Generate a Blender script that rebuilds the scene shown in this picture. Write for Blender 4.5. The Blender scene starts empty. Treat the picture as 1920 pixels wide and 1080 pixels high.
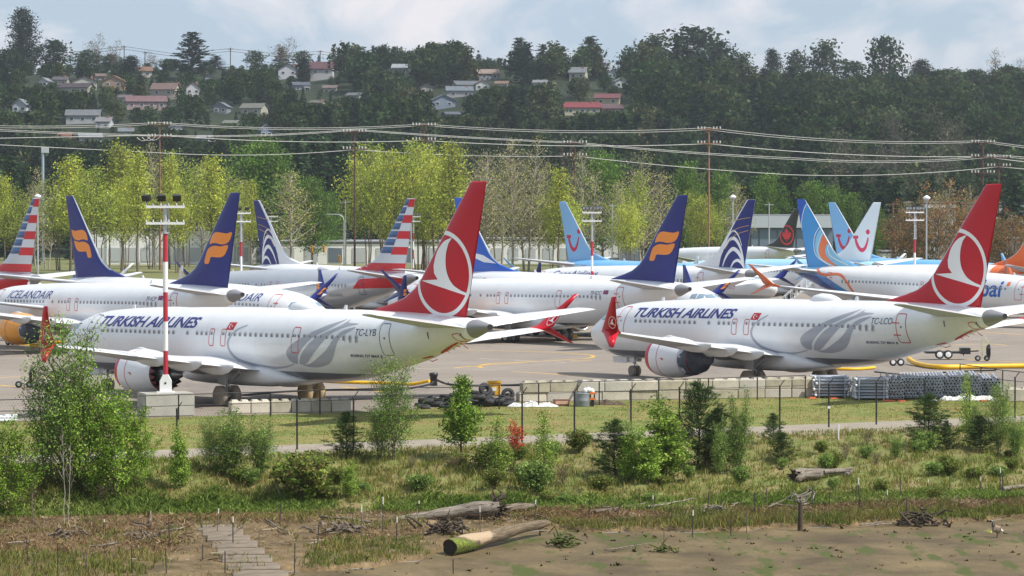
import bpy, bmesh, math, random
import numpy as np
from mathutils import Vector, Matrix
from math import radians, sin, cos, pi, sqrt, atan2

C = bpy.context.scene.collection
scene = bpy.context.scene

# ------------------------------------------------------------------ camera, sky, sun, exposure
CAM_H, CAM_PITCH, CAM_F = 10.869, 0.0257915, 5706.77
cd = bpy.data.cameras.new('camera')
cam = bpy.data.objects.new('camera', cd)
C.objects.link(cam)
cam.location = (0, 0, CAM_H)
cam.rotation_euler = (pi / 2 - CAM_PITCH, 0, 0)
cd.sensor_width = 36.0
cd.lens = CAM_F / 1920 * 36.0
cd.clip_start = 1.0
cd.clip_end = 30000
scene.camera = cam

SUN_EL, SUN_AZ = radians(50), atan2(0.92, -0.39)      # azimuth measured from +Y towards +X
sun_dir = Vector((sin(SUN_AZ) * cos(SUN_EL), cos(SUN_AZ) * cos(SUN_EL), sin(SUN_EL)))
sd = bpy.data.lights.new('sun', 'SUN')
sd.energy = 5.0
sd.angle = radians(0.53)
sd.color = (1.0, 0.955, 0.88)
sun = bpy.data.objects.new('sun', sd)
C.objects.link(sun)
sun.rotation_euler = sun_dir.to_track_quat('Z', 'Y').to_euler()

world = bpy.data.worlds.new("World")
scene.world = world
world.use_nodes = True
nt = world.node_tree
nt.nodes.clear()
wo = nt.nodes.new('ShaderNodeOutputWorld')
bg = nt.nodes.new('ShaderNodeBackground')
sky = nt.nodes.new('ShaderNodeTexSky')
sky.sky_type = 'NISHITA'
sky.sun_disc = False
sky.sun_elevation = SUN_EL
sky.sun_rotation = SUN_AZ
sky.altitude = 10
sky.air_density = 1.0
sky.dust_density = 1.0
sky.ozone_density = 1.5
bg.inputs['Strength'].default_value = 0.098
# thin cloud sheets over the blue, stretched along the horizon
tc = nt.nodes.new('ShaderNodeTexCoord')
mp = nt.nodes.new('ShaderNodeMapping')
mp.inputs['Scale'].default_value = (1.0, 1.0, 2.0)
mp.inputs['Location'].default_value = (3.31, 0.2, 0.0)
nz = nt.nodes.new('ShaderNodeTexNoise')
nz.inputs['Scale'].default_value = 15.0
nz.inputs['Detail'].default_value = 7.0
nz.inputs['Roughness'].default_value = 0.55
nz.inputs['Distortion'].default_value = 0.6
cr = nt.nodes.new('ShaderNodeValToRGB')
cr.color_ramp.elements[0].position = 0.47
cr.color_ramp.elements[0].color = (0, 0, 0, 1)
cr.color_ramp.elements[1].position = 0.66
cr.color_ramp.elements[1].color = (1, 1, 1, 1)
nz2 = nt.nodes.new('ShaderNodeTexNoise')
nz2.inputs['Scale'].default_value = 4.0
nz2.inputs['Detail'].default_value = 4.0
cr2 = nt.nodes.new('ShaderNodeValToRGB')
cr2.color_ramp.elements[0].position = 0.35
cr2.color_ramp.elements[0].color = (0.65, 0.65, 0.65, 1)
cr2.color_ramp.elements[1].position = 0.7
cr2.color_ramp.elements[1].color = (0.95, 0.95, 0.95, 1)
mxa = nt.nodes.new('ShaderNodeMixRGB')
mxa.blend_type = 'MIX'
mxa.inputs['Color2'].default_value = (4.6, 5.7, 7.0, 1)     # high thin haze veil
mxb = nt.nodes.new('ShaderNodeMixRGB')
mxb.inputs['Color2'].default_value = (7.9, 7.75, 8.1, 1)     # sunlit cloud
L = nt.links
L.new(tc.outputs['Generated'], mp.inputs['Vector'])
L.new(mp.outputs['Vector'], nz.inputs['Vector'])
L.new(mp.outputs['Vector'], nz2.inputs['Vector'])
L.new(nz.outputs['Fac'], cr.inputs['Fac'])
L.new(nz2.outputs['Fac'], cr2.inputs['Fac'])
L.new(sky.outputs['Color'], mxa.inputs['Color1'])
L.new(cr2.outputs['Color'], mxa.inputs['Fac'])
L.new(mxa.outputs['Color'], mxb.inputs['Color1'])
L.new(cr.outputs['Color'], mxb.inputs['Fac'])
L.new(mxb.outputs['Color'], bg.inputs['Color'])
L.new(bg.outputs['Background'], wo.inputs['Surface'])

scene.view_settings.view_transform = 'Standard'
scene.view_settings.look = 'None'
scene.view_settings.exposure = 0.20
scene.view_settings.gamma = 1.0
scene.view_settings.use_curve_mapping = False
scene.cycles.use_denoising = True
scene.cycles.max_bounces = 6
scene.cycles.diffuse_bounces = 3
scene.cycles.glossy_bounces = 3
scene.cycles.transparent_max_bounces = 8
scene.cycles.volume_bounces = 0
scene.cycles.use_adaptive_sampling = True
scene.cycles.adaptive_threshold = 0.015

# ------------------------------------------------------------------ helpers
def hx(h):
    h = h.lstrip('#')
    o = []
    for i in (0, 2, 4):
        c = int(h[i:i + 2], 16) / 255
        o.append(c / 12.92 if c <= 0.04045 else ((c + 0.055) / 1.055) ** 2.4)
    return (o[0], o[1], o[2], 1.0)

MATS = {}
def mat(name, col, rough=0.5, metal=0.0, coat=0.0, spec=0.5, noise=None):
    """principled material; noise = (scale, amount) breaks the colour up a little"""
    if name in MATS:
        return MATS[name]
    m = bpy.data.materials.new(name)
    m.use_nodes = True
    n = m.node_tree
    b = n.nodes['Principled BSDF']
    if isinstance(col, str):
        col = hx(col)
    if len(col) == 3:
        col = (*col, 1)
    b.inputs['Base Color'].default_value = col
    b.inputs['Roughness'].default_value = rough
    b.inputs['Metallic'].default_value = metal
    b.inputs['Coat Weight'].default_value = coat
    b.inputs['Coat Roughness'].default_value = 0.08
    b.inputs['Specular IOR Level'].default_value = spec
    if noise:
        t = n.nodes.new('ShaderNodeTexCoord')
        z = n.nodes.new('ShaderNodeTexNoise')
        z.inputs['Scale'].default_value = noise[0]
        z.inputs['Detail'].default_value = 6
        r = n.nodes.new('ShaderNodeMapRange')
        r.inputs['From Min'].default_value = 0.3
        r.inputs['From Max'].default_value = 0.7
        r.inputs['To Min'].default_value = 1 - noise[1]
        r.inputs['To Max'].default_value = 1 + noise[1]
        x = n.nodes.new('ShaderNodeMixRGB')
        x.blend_type = 'MULTIPLY'
        x.inputs['Fac'].default_value = 1
        x.inputs['Color1'].default_value = col
        n.links.new(t.outputs['Object'], z.inputs['Vector'])
        n.links.new(z.outputs['Fac'], r.inputs['Value'])
        n.links.new(r.outputs['Result'], x.inputs['Color2'])
        n.links.new(x.outputs['Color'], b.inputs['Base Color'])
    MATS[name] = m
    return m

def tag(o, label=None, cat=None, group=None, kind=None):
    if label: o['label'] = label
    if cat: o['category'] = cat
    if group: o['group'] = group
    if kind: o['kind'] = kind
    return o

def empty(name, loc=(0, 0, 0), rz=0.0, label=None, cat=None, group=None):
    o = bpy.data.objects.new(name, None)
    C.objects.link(o)
    o.location = loc
    o.rotation_euler = (0, 0, rz)
    o.empty_display_size = 0.2
    return tag(o, label, cat, group)

def link(name, me, parent=None, mats=None, loc=None):
    """object on (possibly shared) mesh data; materials sit on the object"""
    o = bpy.data.objects.new(name, me)
    C.objects.link(o)
    if parent is not None:
        o.parent = parent
    if mats:
        for i, m in enumerate(mats):
            if i < len(o.material_slots):
                o.material_slots[i].link = 'OBJECT'
                o.material_slots[i].material = m
    if loc is not None:
        o.location = loc
    return o

class MB:
    """collects geometry for one mesh"""
    def __init__(s):
        s.v, s.f, s.m, s.sm = [], [], [], []
    def add(s, V, F, m=0, smooth=False):
        o = len(s.v)
        s.v += [tuple(p) for p in V]
        for f in F:
            s.f.append(tuple(i + o for i in f))
            s.m.append(m)
            s.sm.append(smooth)
        return s
    def box(s, c, d, m=0, rz=0.0, rx=0.0, ry=0.0):
        R = Matrix.Rotation(rz, 3, 'Z') @ Matrix.Rotation(ry, 3, 'Y') @ Matrix.Rotation(rx, 3, 'X')
        V = []
        for x in (-.5, .5):
            for y in (-.5, .5):
                for z in (-.5, .5):
                    V.append(Vector(c) + R @ Vector((x * d[0], y * d[1], z * d[2])))
        F = [(0, 1, 3, 2), (4, 6, 7, 5), (0, 4, 5, 1), (2, 3, 7, 6), (0, 2, 6, 4), (1, 5, 7, 3)]
        return s.add(V, F, m)
    def tube(s, P, R, n=8, m=0, caps=True, smooth=True):
        P = [Vector(p) for p in P]
        if not hasattr(R, '__len__'):
            R = [R] * len(P)
        V, F = [], []
        up = None
        for i, p in enumerate(P):
            t = (P[min(i + 1, len(P) - 1)] - P[max(i - 1, 0)])
            if t.length < 1e-9: t = Vector((0, 0, 1))
            t.normalize()
            if up is None:
                a = Vector((0, 0, 1)) if abs(t.z) < 0.9 else Vector((1, 0, 0))
                up = (a - t * a.dot(t)).normalized()
            else:
                up = (up - t * up.dot(t))
                up = up.normalized() if up.length > 1e-6 else t.orthogonal().normalized()
            w = t.cross(up)
            for k in range(n):
                a = 2 * pi * k / n
                V.append(p + (up * cos(a) + w * sin(a)) * R[i])
        for i in range(len(P) - 1):
            for k in range(n):
                k2 = (k + 1) % n
                F.append((i * n + k, i * n + k2, (i + 1) * n + k2, (i + 1) * n + k))
        s.add(V, F, m, smooth)
        if caps:
            s.add(V[:n], [tuple(range(n))[::-1]], m)
            s.add(V[-n:], [tuple(range(n))], m)
        return s
    def loft(s, rings, m=0, smooth=True, closed=True, cap0=False, cap1=False, mf=None):
        n = len(rings[0])
        o = len(s.v)
        for r in rings:
            s.v += [tuple(p) for p in r]
        for i in range(len(rings) - 1):
            for k in range(n if closed else n - 1):
                k2 = (k + 1) % n
                s.f.append((o + i * n + k, o + i * n + k2, o + (i + 1) * n + k2, o + (i + 1) * n + k))
                s.m.append(mf(i, k) if mf else m)
                s.sm.append(smooth)
        if cap0:
            s.f.append(tuple(o + k for k in range(n))[::-1]); s.m.append(m); s.sm.append(False)
        if cap1:
            b = o + (len(rings) - 1) * n
            s.f.append(tuple(b + k for k in range(n))); s.m.append(m); s.sm.append(False)
        return s
    def lathe(s, prof, axis='X', c=(0, 0, 0), n=32, m=0, sq=None, smooth=True, mf=None):
        """prof: (along, radius); sq(angle)->radius factor"""
        rings = []
        for a, r in prof:
            ring = []
            for k in range(n):
                t = 2 * pi * k / n
                q = r * (sq(t) if sq else 1)
                if axis == 'X': p = (a, q * cos(t), q * sin(t))
                elif axis == 'Y': p = (q * cos(t), a, q * sin(t))
                else: p = (q * cos(t), q * sin(t), a)
                ring.append((p[0] + c[0], p[1] + c[1], p[2] + c[2]))
            rings.append(ring)
        return s.loft(rings, m, smooth, mf=mf)
    def mesh(s, name, nm=1):
        me = bpy.data.meshes.new(name)
        me.from_pydata(s.v, [], s.f)
        me.polygons.foreach_set('material_index', s.m)
        me.polygons.foreach_set('use_smooth', s.sm)
        for _ in range(max(nm, max(s.m, default=0) + 1)):
            me.materials.append(None)
        me.update()
        return me
    def obj(s, name, mats, parent=None, loc=None):
        me = s.mesh(name, len(mats))
        for i, m in enumerate(mats):
            me.materials[i] = m
        o = bpy.data.objects.new(name, me)
        C.objects.link(o)
        if parent is not None: o.parent = parent
        if loc is not None: o.location = loc
        return o

def lerp(tab, x):
    if x <= tab[0][0]: return tab[0][1]
    for (a, b), (c, d) in zip(tab, tab[1:]):
        if x <= c:
            return b + (d - b) * (x - a) / (c - a)
    return tab[-1][1]

def gz(x, y):
    """apron height: it falls away gently to drain"""
    return lerp([(0, 0), (212, 0), (245, -0.27), (300, -0.4), (350, -0.5), (430, -0.8), (540, -1.2), (9999, -1.2)], y)

def pix(px, py, z=None, y=None):
    """point in the place seen at photograph pixel (1920 wide): on height z, or at distance y"""
    tx, tz = (px - 960) / CAM_F, -(py - 540) / CAM_F
    c, s_ = cos(CAM_PITCH), sin(CAM_PITCH)
    d = Vector((tx, c + s_ * tz, -s_ + c * tz))
    k = (z - CAM_H) / d.z if z is not None else y / d.y
    return Vector((d.x * k, d.y * k, CAM_H + d.z * k))
# ------------------------------------------------------------------ jet airliners
# local axes: x = metres aft of the nose, y = starboard, z = up from the wheels
TOP = [(0, 2.80), (.12, 3.0), (.38, 3.22), (.7, 3.38), (1.1, 3.56), (1.85, 3.95), (2.4, 4.2), (2.96, 4.38), (4.2, 4.68), (5.5, 4.86), (7.8, 5.02), (10.5, 5.15),
       (13.2, 5.25), (18.4, 5.38), (23.4, 5.43), (28.6, 5.50), (32, 5.50), (34.5, 5.43), (36.7, 5.32), (37.4, 5.25), (38.6, 5.02)]
BOT = [(0, 2.72), (.12, 2.4), (.38, 2.1), (.9, 1.77), (1.8, 1.47), (3.0, 1.25), (5.0, 1.17), (12, 1.24), (18, 1.33), (23.4, 1.42), (25.5, 1.50), (27.7, 1.73), (29, 1.98),
       (30.5, 2.32), (33.2, 2.98), (35.8, 3.80), (37.4, 4.28), (38.6, 4.72)]
HW = [(0, .03), (.12, .32), (.38, .58), (.9, .92), (1.8, 1.30), (3.0, 1.60), (4.2, 1.76), (5.5, 1.85), (7.8, 1.88), (26, 1.88), (28.6, 1.84), (31, 1.68), (33.2, 1.42), (35.8, .98), (37.4, .62), (38.6, .17)]
def st(s, k):           # stretched body stations (k = 1 for the longer type)
    return s + (1.57 if s > 12 else 0) * k + (1.07 if s > 24 else 0) * k
def sti(S, k):
    if not k: return S
    if S <= 12: return S
    if S <= 13.57: return 12
    if S <= 25.57: return S - 1.57
    if S <= 26.64: return 24
    return S - 2.64
def smooth_tab(tab, s):
    a, b = lerp(tab, s - .25), lerp(tab, s + .25)
    return lerp(tab, s) if s < 1.2 else (a + b + 2 * lerp(tab, s)) / 4
def body(S, k=0):
    s = sti(S, k)
    zt, zb, hw = smooth_tab(TOP, s), smooth_tab(BOT, s), smooth_tab(HW, s)
    if s < 1.2:
        zt = lerp(TOP, s); zb = lerp(BOT, s); hw = lerp(HW, s)
    f = 0.52 if s < 26 else 0.52 + 0.1 * min(1, (s - 26) / 8)
    return zt, zb, hw, zb + (zt - zb) * f
def skin(S, z, side, k=0, off=0.0):
    """point on the hull at station S and height z; side -1 port, +1 starboard"""
    zt, zb, hw, zc = body(S, k)
    h = (zt - zc) if z > zc else (zc - zb)
    q = max(-0.999, min(0.999, (z - zc) / h))
    y = hw * sqrt(1 - q * q)
    n = Vector((0, y / hw ** 2, (z - zc) / h ** 2)).normalized()
    return (S, side * (y + off * n.y), z + off * n.z)
def body_mesh(k, s0, s1, n=56):
    stn = sorted(set([round(a, 3) for a in ([0, .04, .12, .25, .38, .55, .7, .9, 1.1, 1.45, 1.8, 2.1, 2.4, 2.7, 3.0, 3.6, 4.2, 4.8, 5.5, 6.5, 7.8] +
             [9 + i for i in range(17)] + [26 + .5 * i for i in range(23)] + [37.4, 38, 38.3, 38.6])]))
    out = []
    for s in stn:
        if s0 - 1e-6 <= s <= s1 + 1e-6:
            out.append(st(s, k))
    if k and s0 < 12 < s1: out += [12.01 + .5 * i for i in range(4)]
    if k and s0 < 24 < s1: out += [25.6, 26.1, 26.6]
    out = sorted(set(out))
    rings = []
    for S in out:
        zt, zb, hw, zc = body(S, k)
        r = []
        for i in range(n):
            a = 2 * pi * i / n
            q = sin(a)
            r.append((S, hw * cos(a), zc + q * ((zt - zc) if q > 0 else (zc - zb))))
        rings.append(r)
    return rings
FLE = [(5.2, 28.2), (5.51, 28.65), (5.70, 29.5), (5.93, 30.45), (6.22, 31.38), (6.71, 32.27), (7.21, 32.83), (7.67, 33.2), (8.51, 33.9), (9.83, 34.98), (11.07, 36.02), (12.31, 37.07)]
def fin_le(z): return lerp(FLE, z)
def fin_te(z): return 36.68 + (z - 5.3) * 0.236
def fin_half(z, c):
    T = 0.24 - 0.15 * (z - 5.3) / 7
    c = max(0.0, min(1.0, c))
    return max(.012, T * 2.0 * (1.48 * sqrt(c) - .63 * c - 1.758 * c ** 2 + 1.42 * c ** 3 - .5 * c ** 4) * .98)
def fin_pt(s, z, side, k=0, off=0.0):
    """fin decals: s in the short type's stations"""
    a, b = fin_le(z), fin_te(z)
    c = max(.03, min(.995, (s - a) / (b - a)))
    return (a + c * (b - a) + 2.64 * k, side * (fin_half(z, c) + off), z)
def fin_mesh(k):
    m = MB()
    cs = [0, .012, .03, .06, .12, .2, .3, .4, .5, .6, .7, .8, .88, .94, 1.0]
    zs = [5.0, 5.3, 5.51, 5.6, 5.70, 5.81, 5.93, 6.07, 6.22, 6.45, 6.71, 6.95, 7.21, 7.67, 8.2, 8.8, 9.4, 10, 10.6, 11.2, 11.8, 12.2, 12.31]
    rings = []
    for z in zs:
        a, b = fin_le(z), fin_te(z)
        e = 0.55 if z > 12.25 else 1
        if z > 12.25: a += .05
        up = [(a + c * (b - a) + 2.64 * k, -fin_half(z, c) * e, z) for c in cs]
        dn = [(a + c * (b - a) + 2.64 * k, fin_half(z, c) * e, z) for c in cs[1:-1]][::-1]
        rings.append(up + dn)
    n = len(rings[0])
    def mf(i, kk):
        return 1 if (kk < 2 or kk >= n - 2) and zs[i] > 6 else 0
    m.loft(rings, 0, True, mf=mf, cap1=True)
    return m

def tri2d(contours):
    """fill closed outlines (outer first, then holes) -> verts, faces"""
    from mathutils.geometry import tessellate_polygon
    V = [(q[0], q[1], 0) for c in contours for q in c]
    F = tessellate_polygon([[Vector((q[0], q[1], 0)) for q in c] for c in contours])
    return V, [tuple(f) for f in F]
def curve_mesh(cu):
    o = bpy.data.objects.new('tmp', cu)
    me = bpy.data.meshes.new_from_object(o)
    V = [tuple(v.co) for v in me.vertices]
    F = [tuple(p.vertices) for p in me.polygons]
    bpy.data.objects.remove(o)
    bpy.data.meshes.remove(me)
    bpy.data.curves.remove(cu)
    return V, F
def text2d(s, size=1.0, bold=0.0, shear=0.0, space=1.0):
    cu = bpy.data.curves.new('tmp', 'FONT')
    cu.body = s
    cu.size = size
    cu.offset = bold
    cu.shear = shear
    cu.space_character = space
    cu.resolution_u = 5
    return curve_mesh(cu)
def project(name, VF, fn, gx=0.35, gy=0.12, mats=(), parent=None, key=None):
    """cut a flat figure into cells and lay it on a surface; fn(x, y) -> point"""
    V, F = VF
    bm = bmesh.new()
    vs = [bm.verts.new((a[0], a[1], 0)) for a in V]
    for f in F:
        try: bm.faces.new([vs[i] for i in f])
        except ValueError: pass
    if not bm.verts:
        bm.free(); return None
    bmesh.ops.remove_doubles(bm, verts=bm.verts, dist=1e-5)
    xs = [v.co.x for v in bm.verts]; ys = [v.co.y for v in bm.verts]
    for ax, g, lo, hi in ((0, gx, min(xs), max(xs)), (1, gy, min(ys), max(ys))):
        t = math.floor(lo / g) * g + g
        while t < hi:
            no = (1, 0, 0) if ax == 0 else (0, 1, 0)
            co = (t, 0, 0) if ax == 0 else (0, t, 0)
            bmesh.ops.bisect_plane(bm, geom=bm.verts[:] + bm.edges[:] + bm.faces[:], plane_co=co, plane_no=no)
            t += g
    for v in bm.verts:
        v.co = fn(v.co.x, v.co.y)
    bmesh.ops.remove_doubles(bm, verts=bm.verts, dist=1e-5)
    me = bpy.data.meshes.new(name)
    bm.to_mesh(me)
    bm.free()
    for m in mats: me.materials.append(m)
    o = bpy.data.objects.new(name, me)
    C.objects.link(o)
    if parent is not None: o.parent = parent
    return o
def ring_of(pts, w):
    """a closed outline as a band of width w (outer + inner contour)"""
    n = len(pts)
    cx = sum(p[0] for p in pts) / n; cy = sum(p[1] for p in pts) / n
    inn = []
    for i in range(n):
        a, b, c = pts[i - 1], pts[i], pts[(i + 1) % n]
        d = Vector((c[0] - a[0], c[1] - a[1])).normalized()
        nn = Vector((-d.y, d.x))
        if nn.dot(Vector((cx - b[0], cy - b[1]))) < 0: nn = -nn
        inn.append((b[0] + nn.x * w, b[1] + nn.y * w))
    return [pts, inn]
def ribbon(pts, w):
    """open line as a polygon; w = width or list"""
    n = len(pts)
    W = w if hasattr(w, '__len__') else [w] * n
    a, b = [], []
    for i, p in enumerate(pts):
        q, r = pts[max(0, i - 1)], pts[min(n - 1, i + 1)]
        d = Vector((r[0] - q[0], r[1] - q[1])).normalized()
        a.append((p[0] - d.y * W[i] / 2, p[1] + d.x * W[i] / 2))
        b.append((p[0] + d.y * W[i] / 2, p[1] - d.x * W[i] / 2))
    return a + b[::-1]
def rrect(x0, x1, y0, y1, r, n=4):
    P = []
    for cx, cy, a0 in ((x1 - r, y1 - r, 0), (x0 + r, y1 - r, 90), (x0 + r, y0 + r, 180), (x1 - r, y0 + r, 270)):
        for i in range(n + 1):
            a = radians(a0 + 90 * i / n)
            P.append((cx + r * cos(a), cy + r * sin(a)))
    return P
def circle(cx, cy, r, n=40, a0=0, a1=360):
    return [(cx + r * cos(radians(a0 + (a1 - a0) * i / n)), cy + r * sin(radians(a0 + (a1 - a0) * i / n))) for i in range(n)]
def smooth2(pts, n=6, closed=True):
    """Catmull-Rom through the points"""
    out = []
    N = len(pts)
    for i in range(N if closed else N - 1):
        g = (lambda j: pts[j % N]) if closed else (lambda j: pts[max(0, min(N - 1, j))])
        p0, p1, p2, p3 = g(i - 1), g(i), g(i + 1), g(i + 2)
        for j in range(n):
            t = j / n
            out.append(tuple(0.5 * ((2 * p1[a]) + (-p0[a] + p2[a]) * t + (2 * p0[a] - 5 * p1[a] + 4 * p2[a] - p3[a]) * t * t + (-p0[a] + 3 * p1[a] - 3 * p2[a] + p3[a]) * t ** 3) for a in (0, 1)))
    if not closed: out.append(tuple(pts[-1]))
    return out

# shared paints
M_WHITE = mat('white_aircraft_paint', (.80, .81, .82), .28, 0, .35, noise=(.6, .025))
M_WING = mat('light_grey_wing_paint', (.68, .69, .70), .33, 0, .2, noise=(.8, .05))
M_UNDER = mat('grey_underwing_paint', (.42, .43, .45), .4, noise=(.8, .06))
M_LIP = mat('bare_polished_metal', (.72, .73, .74), .25, 1.0)
M_DKMET = mat('dark_exhaust_metal', (.10, .10, .11), .38, .9)
M_CORE = mat('grey_engine_core_metal', (.30, .30, .31), .35, .85)
M_HOLE = mat('black_duct_inside', (.012, .012, .012), .7)
M_TYRE = mat('black_tyre_rubber', (.025, .025, .026), .75)
M_HUB = mat('grey_wheel_hub', (.45, .45, .46), .4, .3)
M_STRUT = mat('grey_gear_strut', (.40, .41, .42), .4, .3)
M_CONE = mat('grey_tail_cone_metal', (.27, .27, .28), .38, .35)
M_GLASS = mat('dark_cabin_glass', (.19, .205, .23), .2, 0, .3)
M_COCK = mat('covered_cockpit_glass', (.22, .30, .38), .25, 0, .3)
M_PANE = mat('grey_window_surround', (.50, .51, .54), .35)
M_RED = mat('glossy_red_paint', hx('#bb0a20'), .35, 0, .12, spec=.35)
M_TAPE = mat('red_door_tape', hx('#c2303c'), .5)
M_TXT = mat('navy_lettering_paint', hx('#26307c'), .4)
M_NAVY = mat('glossy_navy_paint', hx('#1a2472'), .35, 0, .12, spec=.35)
M_ORG = mat('orange_emblem_paint', hx('#ee8a1c'), .35, 0, .3)
M_WHT2 = mat('white_emblem_paint', (.82, .82, .82), .35)
M_GRY = mat('grey_emblem_paint', hx('#a4a8b2'), .35, 0, .2)
M_DGRY = mat('charcoal_engine_cover', hx('#5b606c'), .7, noise=(5, .15))
M_THIN = mat('dark_door_line', hx('#6b7180'), .5)
M_COVER = mat('tan_canvas_wheel_cover', hx('#a89472'), .85, noise=(6, .12))
M_COVERG = mat('taupe_canvas_wheel_cover', hx('#8d8378'), .85, noise=(6, .12))

def paint(name, zones, rough=.28, metal=0.0, coat=.35):
    """hull paint with colour bands by height in the aircraft's own axes: zones = [(z, slope, smin, colour below that line)], last = base"""
    if name in MATS: return MATS[name]
    m = bpy.data.materials.new(name)
    m.use_nodes = True
    n = m.node_tree; b = n.nodes['Principled BSDF']
    b.inputs['Roughness'].default_value = rough
    b.inputs['Metallic'].default_value = metal
    b.inputs['Coat Weight'].default_value = coat
    b.inputs['Coat Roughness'].default_value = .08
    t = n.nodes.new('ShaderNodeTexCoord'); sp = n.nodes.new('ShaderNodeSeparateXYZ')
    n.links.new(t.outputs['Object'], sp.inputs[0])
    def M(op, a, b_, c=None):
        q = n.nodes.new('ShaderNodeMath'); q.operation = op
        for i, v in enumerate((a, b_, c)):
            if v is None: continue
            if isinstance(v, (int, float)): q.inputs[i].default_value = v
            else: n.links.new(v, q.inputs[i])
        return q.outputs[0]
    base = zones[-1]
    cur = None
    for (mode, col, fn) in zones[:-1]:
        fac = fn(M, sp.outputs[0], sp.outputs[1], sp.outputs[2])
        x = n.nodes.new('ShaderNodeMixRGB')
        n.links.new(fac, x.inputs['Fac'])
        if cur is None: x.inputs['Color1'].default_value = base
        else: n.links.new(cur, x.inputs['Color1'])
        x.inputs['Color2'].default_value = col
        cur = x.outputs[0]
    # panel-to-panel tone, faint grime
    z = n.nodes.new('ShaderNodeTexNoise'); z.inputs['Scale'].default_value = .7; z.inputs['Detail'].default_value = 5
    n.links.new(t.outputs['Object'], z.inputs['Vector'])
    r = n.nodes.new('ShaderNodeMapRange'); r.inputs['From Min'].default_value = .3; r.inputs['From Max'].default_value = .7
    r.inputs['To Min'].default_value = .955; r.inputs['To Max'].default_value = 1.02
    n.links.new(z.outputs['Fac'], r.inputs['Value'])
    # faint skin joints along the barrel
    fr = M('FRACT', M('DIVIDE', sp.outputs[0], 2.54), 0)
    ln = M('LESS_THAN', fr, .012)
    x = n.nodes.new('ShaderNodeMixRGB'); x.blend_type = 'MULTIPLY'; x.inputs['Fac'].default_value = 1
    if cur is None: x.inputs['Color1'].default_value = base
    else: n.links.new(cur, x.inputs['Color1'])
    tone = M('SUBTRACT', r.outputs[0], M('MULTIPLY', ln, .10))
    n.links.new(tone, x.inputs['Color2'])
    n.links.new(x.outputs[0], b.inputs['Base Color'])
    MATS[name] = m
    return m
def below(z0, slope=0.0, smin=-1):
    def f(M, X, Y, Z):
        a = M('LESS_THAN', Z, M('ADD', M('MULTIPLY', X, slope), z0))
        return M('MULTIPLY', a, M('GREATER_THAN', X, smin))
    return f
def above(z0, slope=0.0, smin=-1, smax=99):
    def f(M, X, Y, Z):
        a = M('GREATER_THAN', Z, M('ADD', M('MULTIPLY', X, slope), z0))
        return M('MULTIPLY', M('MULTIPLY', a, M('GREATER_THAN', X, smin)), M('LESS_THAN', X, smax))
    return f
W4 = (.80, .81, .82, 1)
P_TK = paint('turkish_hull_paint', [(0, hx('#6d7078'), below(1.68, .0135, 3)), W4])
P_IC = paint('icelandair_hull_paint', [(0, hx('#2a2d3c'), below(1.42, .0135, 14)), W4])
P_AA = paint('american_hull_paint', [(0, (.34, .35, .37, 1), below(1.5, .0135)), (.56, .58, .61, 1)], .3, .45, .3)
P_TUI = paint('tui_hull_paint', [(0, hx('#b3b6ba'), below(2.0, .0135)), (0, hx('#5d9edc'), lambda M, X, Y, Z: M('MULTIPLY', M('LESS_THAN', Z, 3.1), M('GREATER_THAN', X, M('ADD', M('MULTIPLY', M('POWER', M('SUBTRACT', 4.4, Z), 2), 1.2), 2.2)))),
               (0, hx('#2b4a94'), above(5.0, .0135, 14)), (0, hx('#7fbde6'), above(4.35, .0135, 8, 14.01)), (0, hx('#6fb4e4'), above(4.35, .0135, 14, 36)), W4])
P_TUI2 = paint('tui_crown_blue_hull_paint', [(0, hx('#a4d6f2'), above(4.0, .02, 1.5)), (0, hx('#9aa0a6'), below(1.9, .0135)), W4])
P_FZ = paint('flydubai_hull_paint', [(0, hx('#1f4ea3'), lambda M, X, Y, Z: M('GREATER_THAN', X, M('ADD', 34.6, M('MULTIPLY', M('SUBTRACT', Z, 4.9), 1.9)))),
                                   (0, hx('#3f8fd4'), lambda M, X, Y, Z: M('MULTIPLY', M('GREATER_THAN', X, M('ADD', 33.3, M('MULTIPLY', M('SUBTRACT', Z, 4.9), 2.3))), M('LESS_THAN', X, M('ADD', 34.6, M('MULTIPLY', M('SUBTRACT', Z, 4.9), 1.9))))),
                                   (0, hx('#8ccbe6'), lambda M, X, Y, Z: M('MULTIPLY', M('GREATER_THAN', Z, 4.75), M('GREATER_THAN', X, 33.8))), (.78, .78, .78, 1)])
P_PLAIN = paint('white_hull_paint', [(0, hx('#8d929b'), below(1.75, .0135)), W4])
P_SW = paint('sunwing_hull_paint', [(0, hx('#e8702a'), above(3.6, .03, 30)), W4])

_mesh = {}
def cached(key, fn):
    if key not in _mesh: _mesh[key] = fn()
    return _mesh[key]

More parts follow.
